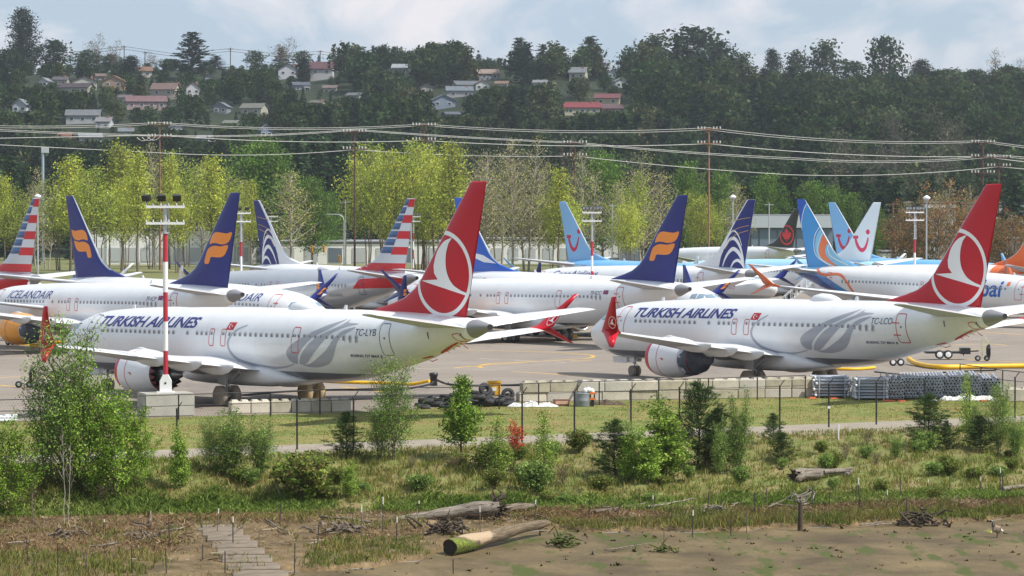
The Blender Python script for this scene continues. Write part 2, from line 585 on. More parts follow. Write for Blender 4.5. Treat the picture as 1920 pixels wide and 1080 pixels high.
def airfoil(le, te, y, z, tc, twist=0.0, n=9):
    c = te - le
    xs = [0.5 * (1 - cos(pi * i / n)) for i in range(n + 1)]
    def t(x): return 5 * tc * c * (.2969 * sqrt(x) - .126 * x - .3516 * x * x + .2843 * x ** 3 - .1036 * x ** 4)
    camb = lambda x: .018 * c * 4 * x * (1 - x) - .012 * c * x
    up = [(le + x * c, y, z + camb(x) + t(x) + twist * (x - .3) * c) for x in xs]
    dn = [(le + x * c, y, z + camb(x) - t(x) + twist * (x - .3) * c) for x in xs[1:-1]][::-1]
    return up + dn
def wing_geo(l):
    le = lerp([(1.0, 13.5), (1.75, 14.2), (4.0, 15.85), (16.3, 22.6)], l)
    te = lerp([(1.0, 21.7), (5.7, 21.65), (16.3, 24.45)], l)
    z = 1.98 + .128 * (l - 1.75)
    return le, te, z
def wing_mesh(sd, k):
    m = MB()
    rings = []
    for l in (1.0, 1.75, 2.6, 4.0, 5.7, 8, 10.5, 13, 15, 16.3):
        le, te, z = wing_geo(l)
        tc = lerp([(1, .145), (5.7, .125), (16.3, .105)], l)
        rings.append(airfoil(le + 1.57 * k, te + 1.57 * k, sd * l, z, tc, -.0 + .02 * (1 - l / 16)))
    n = len(rings[0])
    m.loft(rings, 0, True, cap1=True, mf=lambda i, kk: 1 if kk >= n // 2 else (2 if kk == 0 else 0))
    return m.mesh('wing', 3)
def blade(secs, thick):
    """secs: (le point, te point, half thickness)"""
    rings = []
    for (a, b, h, nrm) in secs:
        a, b, nrm = Vector(a), Vector(b), Vector(nrm)
        r = [a, a.lerp(b, .12) + nrm * h * .8, a.lerp(b, .4) + nrm * h, b, a.lerp(b, .4) - nrm * h, a.lerp(b, .12) - nrm * h * .8]
        rings.append(r)
    return rings
def upper_winglet_mesh(sd, k):
    m = MB(); d = 1.57 * k
    S = [((22.6 + d, sd * 16.28, 3.86), (24.5 + d, sd * 16.28, 3.84), .085, (0, -.1 * sd, 1)),
         ((23.25 + d, sd * 16.7, 4.10), (24.75 + d, sd * 16.68, 4.08), .07, (0, -.5 * sd, .85)),
         ((23.95 + d, sd * 17.0, 4.7), (25.0 + d, sd * 17.0, 4.7), .05, (0, -.9 * sd, .3)),
         ((24.8 + d, sd * 17.4, 5.4), (25.45 + d, sd * 17.4, 5.4), .04, (0, -.95 * sd, .3)),
         ((25.42 + d, sd * 17.68, 5.94), (25.84 + d, sd * 17.68, 5.98), .025, (0, -.95 * sd, .3))]
    m.loft(blade(S, 0), 0, True, cap1=True)
    return m.mesh('winglet', 1)
def lower_winglet_mesh(sd, k):
    m = MB(); d = 1.57 * k
    S = [((23.1 + d, sd * 16.6, 4.0), (24.7 + d, sd * 16.6, 3.97), .055, (0, .5 * sd, .85)),
         ((24.15 + d, sd * 17.12, 3.55), (25.1 + d, sd * 17.12, 3.52), .04, (0, .6 * sd, .8)),
         ((25.1 + d, sd * 17.6, 3.12), (25.5 + d, sd * 17.6, 3.1), .025, (0, .6 * sd, .8))]
    m.loft(blade(S, 0), 0, True, cap1=True)
    return m.mesh('winglet', 1)
def fairing_mesh(l, sd, k):
    le, te, z = wing_geo(l)
    m = MB(); rings = []
    L_, sc = 4.0, 1.0 if l < 8 else .88
    for t, w, u, dn in ((0, .02, .0, .04), (.08, .10, .05, .18), (.25, .17, .08, .36), (.5, .19, .1, .50), (.72, .16, .12, .50), (.88, .10, .12, .36), (1.0, .02, .10, .10)):
        s = te + .95 - L_ * sc * (1 - t) + 1.57 * k
        zz = z - .05 + (0.10 * t)
        r = []
        for i in range(12):
            a = 2 * pi * i / 12
            q = sin(a)
            r.append((s, sd * l + w * cos(a), zz + (u if q > 0 else dn * sc) * q))
        rings.append(r)
    m.loft(rings, 0, True, cap1=True)
    return m.mesh('flap_fairing', 1)
def stab_mesh(sd, k):
    m = MB(); rings = []
    for l in (.3, .9, 3, 5.5, 6.9, 7.17):
        le = 33.6 + (l - .7) * .545
        te = 37.45 + (l - .7) * .165
        if l > 7: le += .25
        rings.append(airfoil(le + 2.64 * k, te + 2.64 * k, sd * l, 4.78 + .122 * l, .10 if l < 7 else .05))
    n = len(rings[0])
    m.loft(rings, 0, True, cap1=True, mf=lambda i, kk: 1 if kk >= n // 2 else (2 if kk == 0 else 0))
    return m.mesh('horizontal_stabilizer', 3)
EX0, EZ, EY = 13.3, 1.74, 4.95
def cowl_sq(t):         # flattened underside
    return 1 - .06 * max(0, -sin(t)) ** 2
def cowl_mesh(sd, k):
    m = MB(); x = EX0 + 1.57 * k
    prof = [(x + .58, 1.252), (x + .7, 1.27), (x + 1.2, 1.30), (x + 1.8, 1.295), (x + 2.4, 1.25), (x + 2.95, 1.17), (x + 3.4, 1.07), (x + 3.6, 1.03)]
    m.lathe(prof, 'X', (0, sd * EY, EZ), 48, 0, cowl_sq)
    m.lathe([(x + 3.6, 1.03), (x + 3.0, 1.03), (x + 2.4, .9)], 'X', (0, sd * EY, EZ), 48, 1, cowl_sq)
    # thin joint line round the fan cowl
    m.lathe([(x + 1.42, 1.306), (x + 1.47, 1.306)], 'X', (0, sd * EY, EZ), 48, 2, cowl_sq)
    return m.mesh('engine_cowl', 3)
def lip_mesh(sd, k):
    m = MB(); x = EX0 + 1.57 * k
    m.lathe([(x + .5, .92), (x + .16, .95), (x + .04, .99), (x, 1.05), (x + .05, 1.10), (x + .16, 1.145), (x + .40, 1.222), (x + .58, 1.254)], 'X', (0, sd * EY, EZ), 48, 0, cowl_sq)
    m.lathe([(x + .5, .92), (x + .9, .95), (x + .92, .02)], 'X', (0, sd * EY, EZ), 48, 1, cowl_sq)
    return m.mesh('inlet_lip', 2)
def chevron_mesh(sd, k, slim):
    """sawtooth nozzle: outside colour 0, inside colour 1"""
    m = MB(); x = EX0 + 1.57 * k + 3.59
    N = 18
    r0, r1, tip = 1.032, .96, .46
    for q in range(N):
        a0, a1 = 2 * pi * q / N, 2 * pi * (q + 1) / N
        am = (a0 + a1) / 2
        for sgn, mm in ((1, 0), (-1, 1)):
            o = 0.008 * sgn
            P = lambda a, r, xx: (xx, sd * EY + (r + o) * cos(a) * cowl_sq(a), EZ + (r + o) * sin(a) * cowl_sq(a))
            v = [P(a0, r0, x), P(am, r0, x), P(a1, r0, x), P(a1 - .03, r1 + .045, x + .08), P(am + .05, r1, x + tip * .8), P(am, r1, x + tip), P(am - .05, r1, x + tip * .8), P(a0 + .03, r1 + .045, x + .08)]
            m.add(v, [(0, 1, 5, 6, 7)[::sgn], (1, 2, 3, 4, 5)[::sgn]], mm)
    return m.mesh('chevron_nozzle', 2)
def core_mesh(sd, k):
    m = MB(); x = EX0 + 1.57 * k
    m.lathe([(x + 2.4, .70), (x + 3.5, .68), (x + 4.1, .56), (x + 4.5, .46), (x + 4.48, .42), (x + 4.1, .44)], 'X', (0, sd * EY, EZ), 32, 0)
    m.lathe([(x + 4.0, .32), (x + 4.5, .28), (x + 5.1, .15), (x + 5.4, .02)], 'X', (0, sd * EY, EZ), 24, 1)
    return m.mesh('exhaust_core', 2)
def cover_mesh(sd, k):
    m = MB(); x = EX0 + 1.57 * k
    rings = []
    rnd = random.Random(5)
    for a, r in [(x + 3.3, 1.095), (x + 3.7, 1.04), (x + 4.0, .98), (x + 4.12, .9), (x + 4.25, .62), (x + 4.7, .42), (x + 5.2, .26), (x + 5.25, .02)]:
        rings.append([(a, sd * EY + r * (1 + .035 * sin(5 * t + a)) * cos(t), EZ + .02 + r * (1 + .035 * sin(5 * t + a)) * sin(t) * (.96 if a > x + 4.3 else cowl_sq(t))) for t in [2 * pi * i / 40 for i in range(40)]])
    m.loft(rings, 0, True)
    m.lathe([(x + 4.0, 1.0), (x + 4.08, .97)], 'X', (0, sd * EY, EZ), 40, 1, cowl_sq)
    return m.mesh('nozzle_cover', 2)
def cover_teeth_mesh(sd, k):
    m = MB(); x = EX0 + 1.57 * k + 3.25
    N = 18
    for q in range(N):
        a0, a1 = 2 * pi * q / N, 2 * pi * (q + 1) / N
        am = (a0 + a1) / 2
        P = lambda a, r, xx: (xx, sd * EY + r * cos(a), EZ + r * sin(a) * cowl_sq(a))
        m.add([P(a0, 1.125, x - .02), P(a1, 1.125, x - .02), P(am, 1.075, x + .34)], [(0, 1, 2)], 0)
    return m.mesh('chevron_nozzle', 1)
def pylon_mesh(sd, k):
    m = MB(); d = 1.57 * k
    y = sd * EY
    rings = []
    for s, zb, zt, w in ((13.6, 2.90, 2.98, .04), (14.4, 2.75, 3.12, .16), (15.6, 2.4, 2.95, .22), (17.2, 2.1, 2.75, .22), (18.6, 1.95, 2.55, .18), (20, 2.1, 2.45, .05)):
        rings.append([(s + d, y - w, zb), (s + d, y + w, zb), (s + d, y + w * .8, zt), (s + d, y - w * .8, zt)])
    m.loft(rings, 0, True, cap0=True, cap1=True)
    return m.mesh('pylon', 1)
def wheel_mesh(r, w, cover):
    m = MB()
    if cover:
        rr = r * 1.03
        m.lathe([(-w * .5, .02), (-w * .56, rr * .45), (-w * .5, rr * .85), (-w * .36, rr), (w * .36, rr), (w * .5, rr * .85), (w * .56, rr * .45), (w * .5, .02)], 'Y', (0, 0, 0), 26, 0,
                lambda t: 1 + .02 * sin(7 * t))
    else:
        m.lathe([(-w * .42, r * .55), (-w * .5, r * .7), (-w * .46, r * .92), (-w * .3, r), (w * .3, r), (w * .46, r * .92), (w * .5, r * .7), (w * .42, r * .55)], 'Y', (0, 0, 0), 28, 0)
        m.lathe([(-w * .40, r * .56), (-w * .34, .05)], 'Y', (0, 0, 0), 20, 1)
        m.lathe([(w * .34, .05), (w * .40, r * .56)], 'Y', (0, 0, 0), 20, 1)
    return m.mesh('wheel', 2)
def main_gear_mesh(sd, k):
    m = MB(); x = 19.97 + 1.57 * k; y = sd * 2.86
    m.tube([(x, y, .56), (x, y, 1.2)], .075, 10)
    m.tube([(x, y, 1.15), (x - .05, y, 2.2)], .125, 10)
    m.tube([(x, y - .35, .565), (x, y + .35, .565)], .07, 8)
    m.tube([(x, y, 1.25), (x - .1, y - sd * 1.35, 1.95)], .06, 8)
    m.tube([(x, y, 1.25), (x + 1.3, y, 2.0)], .045, 8)
    m.tube([(x + .12, y, .8), (x + .35, y, 1.05), (x + .12, y, 1.3)], .03, 6)
    m.box((x - .02, y + sd * .3, 1.55), (.75, .04, .75), 0, ry=.1)
    return m.mesh('main_landing_gear', 1)
def nose_gear_mesh():
    m = MB(); x = 4.41
    m.tube([(x, 0, .34), (x, 0, .85)], .055, 10)
    m.tube([(x, 0, .8), (x + .05, 0, 1.5)], .085, 10)
    m.tube([(x, -.22, .34), (x, .22, .34)], .05, 8)
    m.tube([(x, 0, .75), (x - .7, 0, 1.45)], .04, 8)
    m.tube([(x + .1, 0, .5), (x + .28, 0, .72), (x + .1, 0, .9)], .025, 6)
    m.box((x + .05, 0, 1.05), (.3, .34, .16))
    for sd in (-1, 1):
        m.box((x - 1.15, sd * .33, 1.05), (1.5, .03, .42), 1, ry=.0, rx=-.12 * sd)
        m.box((x + .1, sd * .30, 1.08), (.5, .03, .3), 1, rx=-.12 * sd)
    return m.mesh('nose_landing_gear', 2)
def belly_fairing(k):
    m = MB(); rings = []
    for s, w, zb, zt in ((12.2, .5, 1.22, 1.5), (13.2, 1.35, 1.10, 1.75), (14.4, 1.86, 1.02, 2.05), (16, 2.0, .98, 2.2), (19, 2.02, 1.0, 2.25), (21.3, 2.0, 1.05, 2.3), (22.4, 1.85, 1.12, 2.2), (23.4, 1.45, 1.27, 1.9), (24.4, .6, 1.45, 1.6)):
        S = s + 1.57 * k
        r = []
        for i in range(24):
            a = 2 * pi * i / 24
            c_, q = cos(a), sin(a)
            e = .62
            r.append((S, w * math.copysign(abs(c_) ** e, c_), (zb + zt) / 2 + (zt - zb) / 2 * math.copysign(abs(q) ** e, q)))
        rings.append(r)
    m.loft(rings, 0, True, cap0=True, cap1=True)
    return m.mesh('wing_body_fairing', 1)
def dome_mesh(x0, k):
    m = MB(); rings = []
    zt = lambda s: body(s, k)[0]
    for t, w, h in ((0, .03, .02), (.05, .25, .16), (.15, .42, .30), (.35, .52, .40), (.6, .50, .36), (.82, .33, .2), (1, .04, .02)):
        s = x0 + 2.75 * t
        rings.append([(s, w * cos(a), zt(s) - .10 + (h + .10) * max(0, sin(a)) - (.1 if sin(a) < 0 else 0)) for a in [2 * pi * i / 16 for i in range(16)]])
    m.loft(rings, 0, True, cap0=True, cap1=True)
    return m.mesh('antenna_dome', 1)
def antenna_mesh(x0, k, h=.28):
    z = body(x0, k)[0] - .03
    m = MB()
    m.loft([[(x0, -.02, z), (x0 + .34, -.02, z), (x0 + .34, .02, z), (x0, .02, z)], [(x0 + .17, -.01, z + h), (x0 + .36, -.01, z + h), (x0 + .36, .01, z + h), (x0 + .17, .01, z + h)]], 0, False, cap1=True)
    return m.mesh('blade_antenna', 1)
def window_mesh():
    m = MB()
    P = rrect(-.15, .15, -.22, .22, .12)
    Q = rrect(-.095, .095, -.16, .16, .085)
    n = len(P)
    curve = lambda z: -.012 - .13 * z * z
    V = [(p[0], -(0.016 + curve(p[1])), p[1]) for p in P] + [(p[0], -(0.018 + curve(p[1])), p[1]) for p in Q]
    m.add([(a, -b, c) for a, b, c in V], [(i, (i + 1) % n, n + (i + 1) % n, n + i) for i in range(n)], 0)
    m.add([(a, -b, c) for a, b, c in V[n:]], [tuple(range(n))], 1)
    return m.mesh('cabin_window', 2)

def win_stations(k):
    W = []
    s = 6.87
    while s < 13.35 + 1.57 * k:
        W.append(s); s += .51
    a = 14.41 + 1.57 * k
    W.append(a); W += [a + 1.0, a + 1.48, a + 1.96]
    ex = [a + 2.5, a + 3.68]
    s = ex[1] + .62
    while s < 29.6 + 2.64 * k:
        W.append(s); s += .515
    return W, ex

def airliner(label, x, y, a, k=0, hull=P_PLAIN, fin=M_WHITE, side=-1, cowl=M_WHITE, lip=M_LIP, winglet=M_WHITE, winglet_low=None, windows=True, covered=False,
             chev_in=M_DKMET, tyre=None, tyre2=None, dome=None, mark=None, door_tape=M_TAPE, line=M_THIN, z=None, mid_exit=True, zoff=0.0):
    c_, s_ = cos(a), sin(a)
    if z is None: z = gz(0, y + 19 * s_)
    t = empty('jet_airliner', (x, y, z + zoff), a, label, 'airliner', 'jet airliners parked on the apron')
    def part(name, key, fn, mats, parent=t, loc=None):
        return link(name, cached(key, fn), parent, mats, loc)
    def hullmesh():
        m = MB(); m.loft(body_mesh(k, 0, 37.4), 0, True, cap0=True, cap1=True); return m.mesh('fuselage', 1)
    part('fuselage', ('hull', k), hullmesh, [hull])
    def conemesh():
        m = MB(); r = body_mesh(k, 37.4, 38.6); m.loft(r, 0, True)
        e = r[-1]
        cz = sum(p[2] for p in e) / len(e)
        m.loft([e, [(p[0] - .02, p[1] * .8, cz + (p[2] - cz) * .8) for p in e]], 1, False, cap1=True)
        return m.mesh('tail_cone', 2)
    part('tail_cone', ('cone', k), conemesh, [M_CONE, M_HOLE])
    fo = part('tail_fin', ('fin', k), lambda: fin_mesh(k).mesh('tail_fin', 2), [fin, M_LIP])
    part('wing_body_fairing', ('wbf', k), lambda: belly_fairing(k), [M_WING if hull is not P_AA else hull])
    for sd in (-1, 1):
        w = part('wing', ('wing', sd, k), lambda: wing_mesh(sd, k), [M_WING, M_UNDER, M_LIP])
        u = part('winglet', ('wu', sd, k), lambda: upper_winglet_mesh(sd, k), [winglet])
        u2 = part('winglet', ('wl', sd, k), lambda: lower_winglet_mesh(sd, k), [winglet_low or winglet])
        for l in (4.2, 6.35, 8.9):
            part('flap_fairing', ('ff', sd, k, l), lambda: fairing_mesh(l, sd, k), [M_WING], w)
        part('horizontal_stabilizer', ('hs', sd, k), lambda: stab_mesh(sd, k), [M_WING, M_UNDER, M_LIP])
        e = part('engine', ('cowl', sd, k), lambda: cowl_mesh(sd, k), [cowl, chev_in, line if cowl is not M_WHITE else M_TAPE])
        part('inlet_lip', ('lip', sd, k), lambda: lip_mesh(sd, k), [lip, M_HOLE], e)
        if covered:
            part('nozzle_cover', ('cov', sd, k), lambda: cover_mesh(sd, k), [M_DGRY, chev_in], e)
            part('chevron_nozzle', ('tee', sd, k), lambda: cover_teeth_mesh(sd, k), [mat('pale_grey_chevrons', hx('#b9bdc6'), .4)], e)
        else:
            part('chevron_nozzle', ('chev', sd, k), lambda: chevron_mesh(sd, k, 0), [chev_in, chev_in], e)
            part('exhaust_core', ('core', sd, k), lambda: core_mesh(sd, k), [M_CORE, M_CORE], e)
        part('pylon', ('pyl', sd, k), lambda: pylon_mesh(sd, k), [M_WING], e)
        g = part('main_landing_gear', ('mg', sd, k), lambda: main_gear_mesh(sd, k), [M_STRUT])
        cv = (tyre if sd < 0 else tyre2)
        for dy in (-.43, .43):
            part('wheel', ('mw', bool(cv)), lambda: wheel_mesh(.565, .40, bool(cv)), [cv or M_TYRE, M_HUB], g, (19.97 + 1.57 * k, sd * 2.86 + dy, .565))
    g = part('nose_landing_gear', ('ng',), nose_gear_mesh, [M_STRUT, M_WHITE])
    for dy in (-.2, .2):
        part('wheel', ('nw', bool(tyre)), lambda: wheel_mesh(.343, .21, bool(tyre)), [tyre or M_TYRE, M_HUB], g, (4.41, dy, .343))
    if dome:
        part('antenna_dome', ('dome', k, dome), lambda: dome_mesh(dome, k), [M_WHITE])
    for ax in (7.2, 25.9 + 2.64 * k):
        part('blade_antenna', ('ant', k, ax), lambda: antenna_mesh(ax, k), [M_WHITE])
    W, ex = win_stations(k)
    if windows:
        for s in W + ex:
            z0 = 3.63 + .0155 * (s - 6.87)
            p = skin(s, z0, 1, k)
            o = part('cabin_window', ('win',), window_mesh, [M_PANE, M_GLASS], t, (s, side * p[1], z0))
            if side < 0: o.rotation_euler = (0, 0, pi)
    pr = lambda off: (lambda u, v: skin(u, v, side, k, off))
    # doors
    zl = lambda s: 3.63 + .0155 * (s - 6.87)
    doors = [('cabin_door', 4.75, 5.65, -.95, .98), ('cabin_door', 31.35 + 2.64 * k, 32.12 + 2.64 * k, -.85, .86)]
    doors += [('overwing_exit', e_ - .25, e_ + .25, -.62, .36) for e_ in ex]
    if k and mid_exit: doors.append(('mid_exit_door', 26.3, 27.0, -.86, .56))
    for nm, s0, s1, dz0, dz1 in doors:
        zz = zl((s0 + s1) / 2)
        P = rrect(s0, s1, zz + dz0, zz + dz1, .14)
        d = project(nm, tri2d([P]), pr(.006), .4, .12, [hull], t)
        big = nm != 'overwing_exit'
        f = project('door_outline', tri2d(ring_of(P, .05)), pr(.012), .4, .12, [door_tape if nm == 'cabin_door' else M_TAPE], d)
        if big and door_tape is M_TAPE and nm == 'cabin_door':
            for q in (.28, -.42):
                project('tape_strip', tri2d([rrect(s0 - .25, s0 + .3, zz + q, zz + q + .06, .02)]), pr(.016), .4, .12, [door_tape], d)
        if big:
            project('door_handle', tri2d([circle((s0 + s1) / 2, zz + .08, .07, 10)]), pr(.014), .4, .12, [M_THIN], d)
    # cockpit windows
    for i, P in enumerate([[(2.05, 3.70), (2.62, 3.62), (2.7, 4.05), (2.3, 4.02)], [(2.70, 3.62), (3.3, 3.68), (3.28, 4.0), (2.78, 4.06)]]):
        for sd in (-1, 1):
            project('cockpit_window', tri2d([P]), (lambda u, v, sd=sd: skin(u, v, sd, k, .015)), .2, .08, [M_COCK], t)
    def front(sd):
        def f(u, v):    # u lateral, v height: find the station where the hull is that wide
            s0, s1 = .9, 2.6
            for _ in range(26):
                sm = (s0 + s1) / 2
                zt, zb, hw, zc = body(sm, k)
                inside = v < zt and abs(u) < hw * sqrt(max(0, 1 - ((v - zc) / (zt - zc)) ** 2))
                if inside: s1 = sm
                else: s0 = sm
            return (s1 - .02, sd * u, v + .012)
        return f
    for sd in (-1, 1):
        project('windshield', tri2d([[(.07, 3.72), (.85, 3.68), (.72, 3.98), (.07, 4.02)]]), front(sd), .12, .06, [M_COCK], t)
    return t, pr, fo

def put_text(t, pr, s, s0, s1, zb, h, slope, m, name='lettering', bold=.0, shear=.25, side=-1, space=1.0):
    """lettering from station s0 to s1 (reading from the viewer's left to right)"""
    V, F = text2d(s, 1.0, bold, shear, space)
    xs = [v[0] for v in V]; ys = [v[1] for v in V]
    x0, x1 = min(xs), max(xs); y0, y1 = 0.0, max(ys)
    V2 = []
    for v in V:
        u = (v[0] - x0) / (x1 - x0); w = (v[1] - y0) / (y1 - y0)
        S = s0 + (s1 - s0) * u
        V2.append((S, zb + slope * (S - s0) + h * w, 0))
    return project(name, (V2, F), pr(.012), .5, .09, [m], t)
def fin_mark(t, fo, contours, m, side=-1, k=0, off=.012, name='emblem'):
    return project(name, tri2d(contours), lambda u, v: fin_pt(u, v, side, k, off), .22, .22, [m], fo)
# ------------------------------------------------------------------ the parked fleet
IC_UP = smooth2([(34.49, 8.53), (34.65, 8.96), (34.94, 9.28), (35.4, 9.41), (36.06, 9.37), (36.71, 9.32), (37.28, 9.42), (37.2, 9.08), (36.96, 8.76), (36.58, 8.57), (35.98, 8.51), (35.4, 8.59), (34.9, 8.59)], 4)
IC_LO = smooth2([(33.83, 7.19), (33.99, 7.67), (34.24, 8.1), (34.66, 8.32), (35.23, 8.41), (35.89, 8.36), (36.79, 8.46), (36.63, 8.02), (36.22, 7.64), (35.57, 7.55), (34.74, 7.57), (34.57, 7.36), (34.41, 7.09), (33.99, 7.05)], 4)
BIRD = smooth2([(35.66, 9.42), (34.95, 9.2), (34.38, 8.68), (34.13, 7.95)], 5, False) + smooth2([(34.2, 7.55), (34.51, 7.24)], 3, False) + \
    [(33.08, 7.16), (35.0, 6.80), (36.80, 6.42), (36.78, 6.56)] + smooth2([(36.3, 6.70), (35.72, 6.98), (35.32, 7.45), (35.15, 8.0), (35.18, 8.6), (35.36, 9.1)], 5, False)
def turkish_fin(t, fo, k, side=-1):
    fin_mark(t, fo, [circle(34.9, 7.53, 2.26, 64), circle(34.9, 7.53, 2.03, 64)], M_WHT2, side, k, .014)
    fin_mark(t, fo, [BIRD], M_WHT2, side, k, .018)
def winglet_badge(t, k, side, m, scale=.42):
    """the fin roundel again, small, on the upper winglet"""
    def fn(u, v):
        z = 4.35 + v
        yy = lerp([(3.84, 16.28), (4.1, 16.7), (4.7, 17.0), (5.4, 17.4), (5.95, 17.68)], z)
        return (24.5 + 1.57 * k + (z - 4.35) * .6 + u, side * (yy - .055) if True else 0, z)
    for sgn in (-1, 1):
        def f2(u, v, sgn=sgn):
            p = fn(u, v)
            return (p[0], p[1] + side * sgn * .10 + (side * .055), p[2])
        project('winglet_emblem', tri2d([circle(0, .12, .36, 28), circle(0, .12, .325, 28)]), f2, .3, .3, [m], t)
        project('winglet_emblem', tri2d([[(.12, .38), (-.12, .22), (-.12, .1), (-.3, .06), (.3, -.06), (.1, .05), (.02, .2)]]), f2, .3, .3, [m], t)
TULIP = [
    [(28.0, 4.98), (27.6, 4.89), (26.16, 4.5), (24.12, 3.72), (23.29, 3.26), (23.14, 2.89), (23.45, 2.54), (24.0, 2.49), (24.18, 2.89), (24.72, 3.35), (25.56, 3.93), (26.87, 4.44)],
    [(28.4, 4.99), (27.81, 4.66), (26.63, 4.24), (25.8, 3.9), (24.96, 3.36), (24.48, 2.94), (24.16, 2.5), (24.6, 2.47), (25.0, 2.62), (25.33, 2.85), (26.16, 3.42), (26.87, 3.99), (27.58, 4.37), (28.52, 4.66), (29.4, 4.80), (28.4, 4.84)],
    [(29.3, 4.62), (28.28, 4.42), (27.58, 3.99), (26.88, 3.34), (25.81, 2.80), (25.1, 2.52), (24.4, 2.43), (24.97, 2.34), (25.93, 2.38), (26.88, 2.62), (27.47, 3.08), (27.82, 3.64), (28.17, 4.05)]]
ARC = smooth2([(19.9, 4.45), (19.0, 3.97), (18.6, 3.46), (18.72, 2.98), (19.25, 2.55), (20.2, 2.27), (21.3, 2.18), (22.5, 2.25), (23.6, 2.46)], 5, False)
def star(cx, cy, r, n=5, q=.4):
    return [(cx + (r if i % 2 == 0 else r * q) * sin(pi * i / n), cy + (r if i % 2 == 0 else r * q) * cos(pi * i / n)) for i in range(2 * n)]
def turkish(label, pos, k, reg, model, covered, lip, **kw):
    t, pr, fo = airliner(label, *pos, k=k, hull=P_TK, fin=M_RED, covered=covered, chev_in=M_REDIN, lip=lip, winglet=M_RED, winglet_low=M_RED, dome=22.05 + 1.57 * k, **kw)
    turkish_fin(t, fo, k)
    d0 = -.33 * k
    put_text(t, pr, 'TURKISH AIRLINES', 6.45 + d0, 16.75 + .1 * k, 3.96, .585, .019, M_TXT, bold=.026, shear=.32, space=.93)
    z0 = 0
    d = 2.64 * k
    put_text(t, pr, reg, 29.35 + d, 31.1 + d, 4.20, .36, .02, M_TXT2, 'registration_lettering', shear=.1)
    put_text(t, pr, model, 28.85 + d, 31.2 + d, 3.06, .14, .012, M_TXT2, 'model_lettering', bold=.02, shear=.25)
    for P in TULIP:
        project('tulip_emblem', tri2d([smooth2([(a + d, b + .02) for a, b in P], 3)]), pr(.008), .4, .1, [M_GRY], t)
    w = [.05 + .16 * sin(pi * min(1, i / (len(ARC) - 1) + .05)) for i in range(len(ARC))]
    project('curved_line_emblem', tri2d([ribbon([(a + 1.57 * k + (1.07 * k if a > 21 else k * 1.07 * max(0, (a - 19.5) / 1.5)), b) for a, b in ARC], w)]), pr(.007), .4, .1, [M_GRY], t)
    fs = 18.35 + 1.45 * k
    z = 4.12 + .015 * k
    project('flag_emblem', tri2d([[(fs, z), (fs + .72, z + .01), (fs + .86, z + .43), (fs + .14, z + .42)]]), pr(.012), .4, .1, [M_RED], t)
    project('flag_crescent', tri2d([circle(fs + .34, z + .21, .13, 18, 50, 310) + circle(fs + .38, z + .21, .10, 14, 305, 55)]), pr(.018), .4, .1, [M_WHT2], t)
    project('flag_crescent', tri2d([star(fs + .52, z + .22, .07)]), pr(.018), .4, .1, [M_WHT2], t)
    for P in ([(33.42, 3.12), (34.0, 3.26), (34.34, 3.08), (33.84, 2.94)], [(36.41, 4.48), (36.79, 4.56), (37.1, 4.12), (36.57, 4.08), (36.39, 4.28)]):
        project('access_panel_tape', tri2d(ring_of([(a + d, b) for a, b in P], .05)), pr(.012), .4, .1, [M_TAPE], t)
    for P in ([(34.67, 3.43), (35.5, 3.74), (36.36, 4.04)], [(36.36, 4.04), (36.55, 3.85), (36.85, 3.74)], [(35.1, 3.6), (35.3, 3.48)], [(35.55, 3.76), (35.75, 3.63)], [(36.0, 3.9), (36.2, 3.77)]):
        project('access_panel_tape', tri2d([ribbon([(a + d, b) for a, b in P], .045)]), pr(.012), .4, .1, [M_TAPE], t)
    for s in (33.9, 36.0):
        project('trim_mark', tri2d([[(s + d + .9, 4.55), (s + d + 1.0, 4.55), (s + d + .98, 4.2), (s + d + .9, 4.2)]]), pr(.012), .4, .1, [M_THIN], t)
    for sd in (-1, 1):
        winglet_badge(t, k, sd, M_WHT2)
        # square access decal on the cowl
        m = MB(); x = EX0 + 1.57 * k + 1.75
        V = []
        for a in (.12, .32):
            for dx in (0, .34):
                V.append((x + dx, sd * EY - 1.31 * cos(a), EZ - 1.31 * sin(a) + .2))
        m.add(V, [(0, 1, 3, 2)], 0)
        if sd < 0: m.obj('cowl_decal', [M_TAPE if covered else mat('ochre_cowl_decal', hx('#b5702c'), .5)], t)
    return t
M_REDIN = mat('dark_red_nozzle_lining', hx('#6d1420'), .45, 0, .1)
M_TXT2 = mat('dark_blue_small_lettering', hx('#2b3763'), .5)
M_NAVYTXT = mat('navy_wordmark', hx('#2c3a86'), .4)

AL, AR = -0.93, 2.24
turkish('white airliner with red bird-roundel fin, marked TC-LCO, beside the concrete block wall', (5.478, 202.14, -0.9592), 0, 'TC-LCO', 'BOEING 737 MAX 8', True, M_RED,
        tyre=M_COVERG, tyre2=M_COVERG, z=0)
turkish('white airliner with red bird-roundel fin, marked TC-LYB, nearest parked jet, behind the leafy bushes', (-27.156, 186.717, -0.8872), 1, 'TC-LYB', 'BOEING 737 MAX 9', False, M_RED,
        tyre=M_COVERG, tyre2=M_COVER, z=0, line=M_TAPE, door_tape=M_THIN)

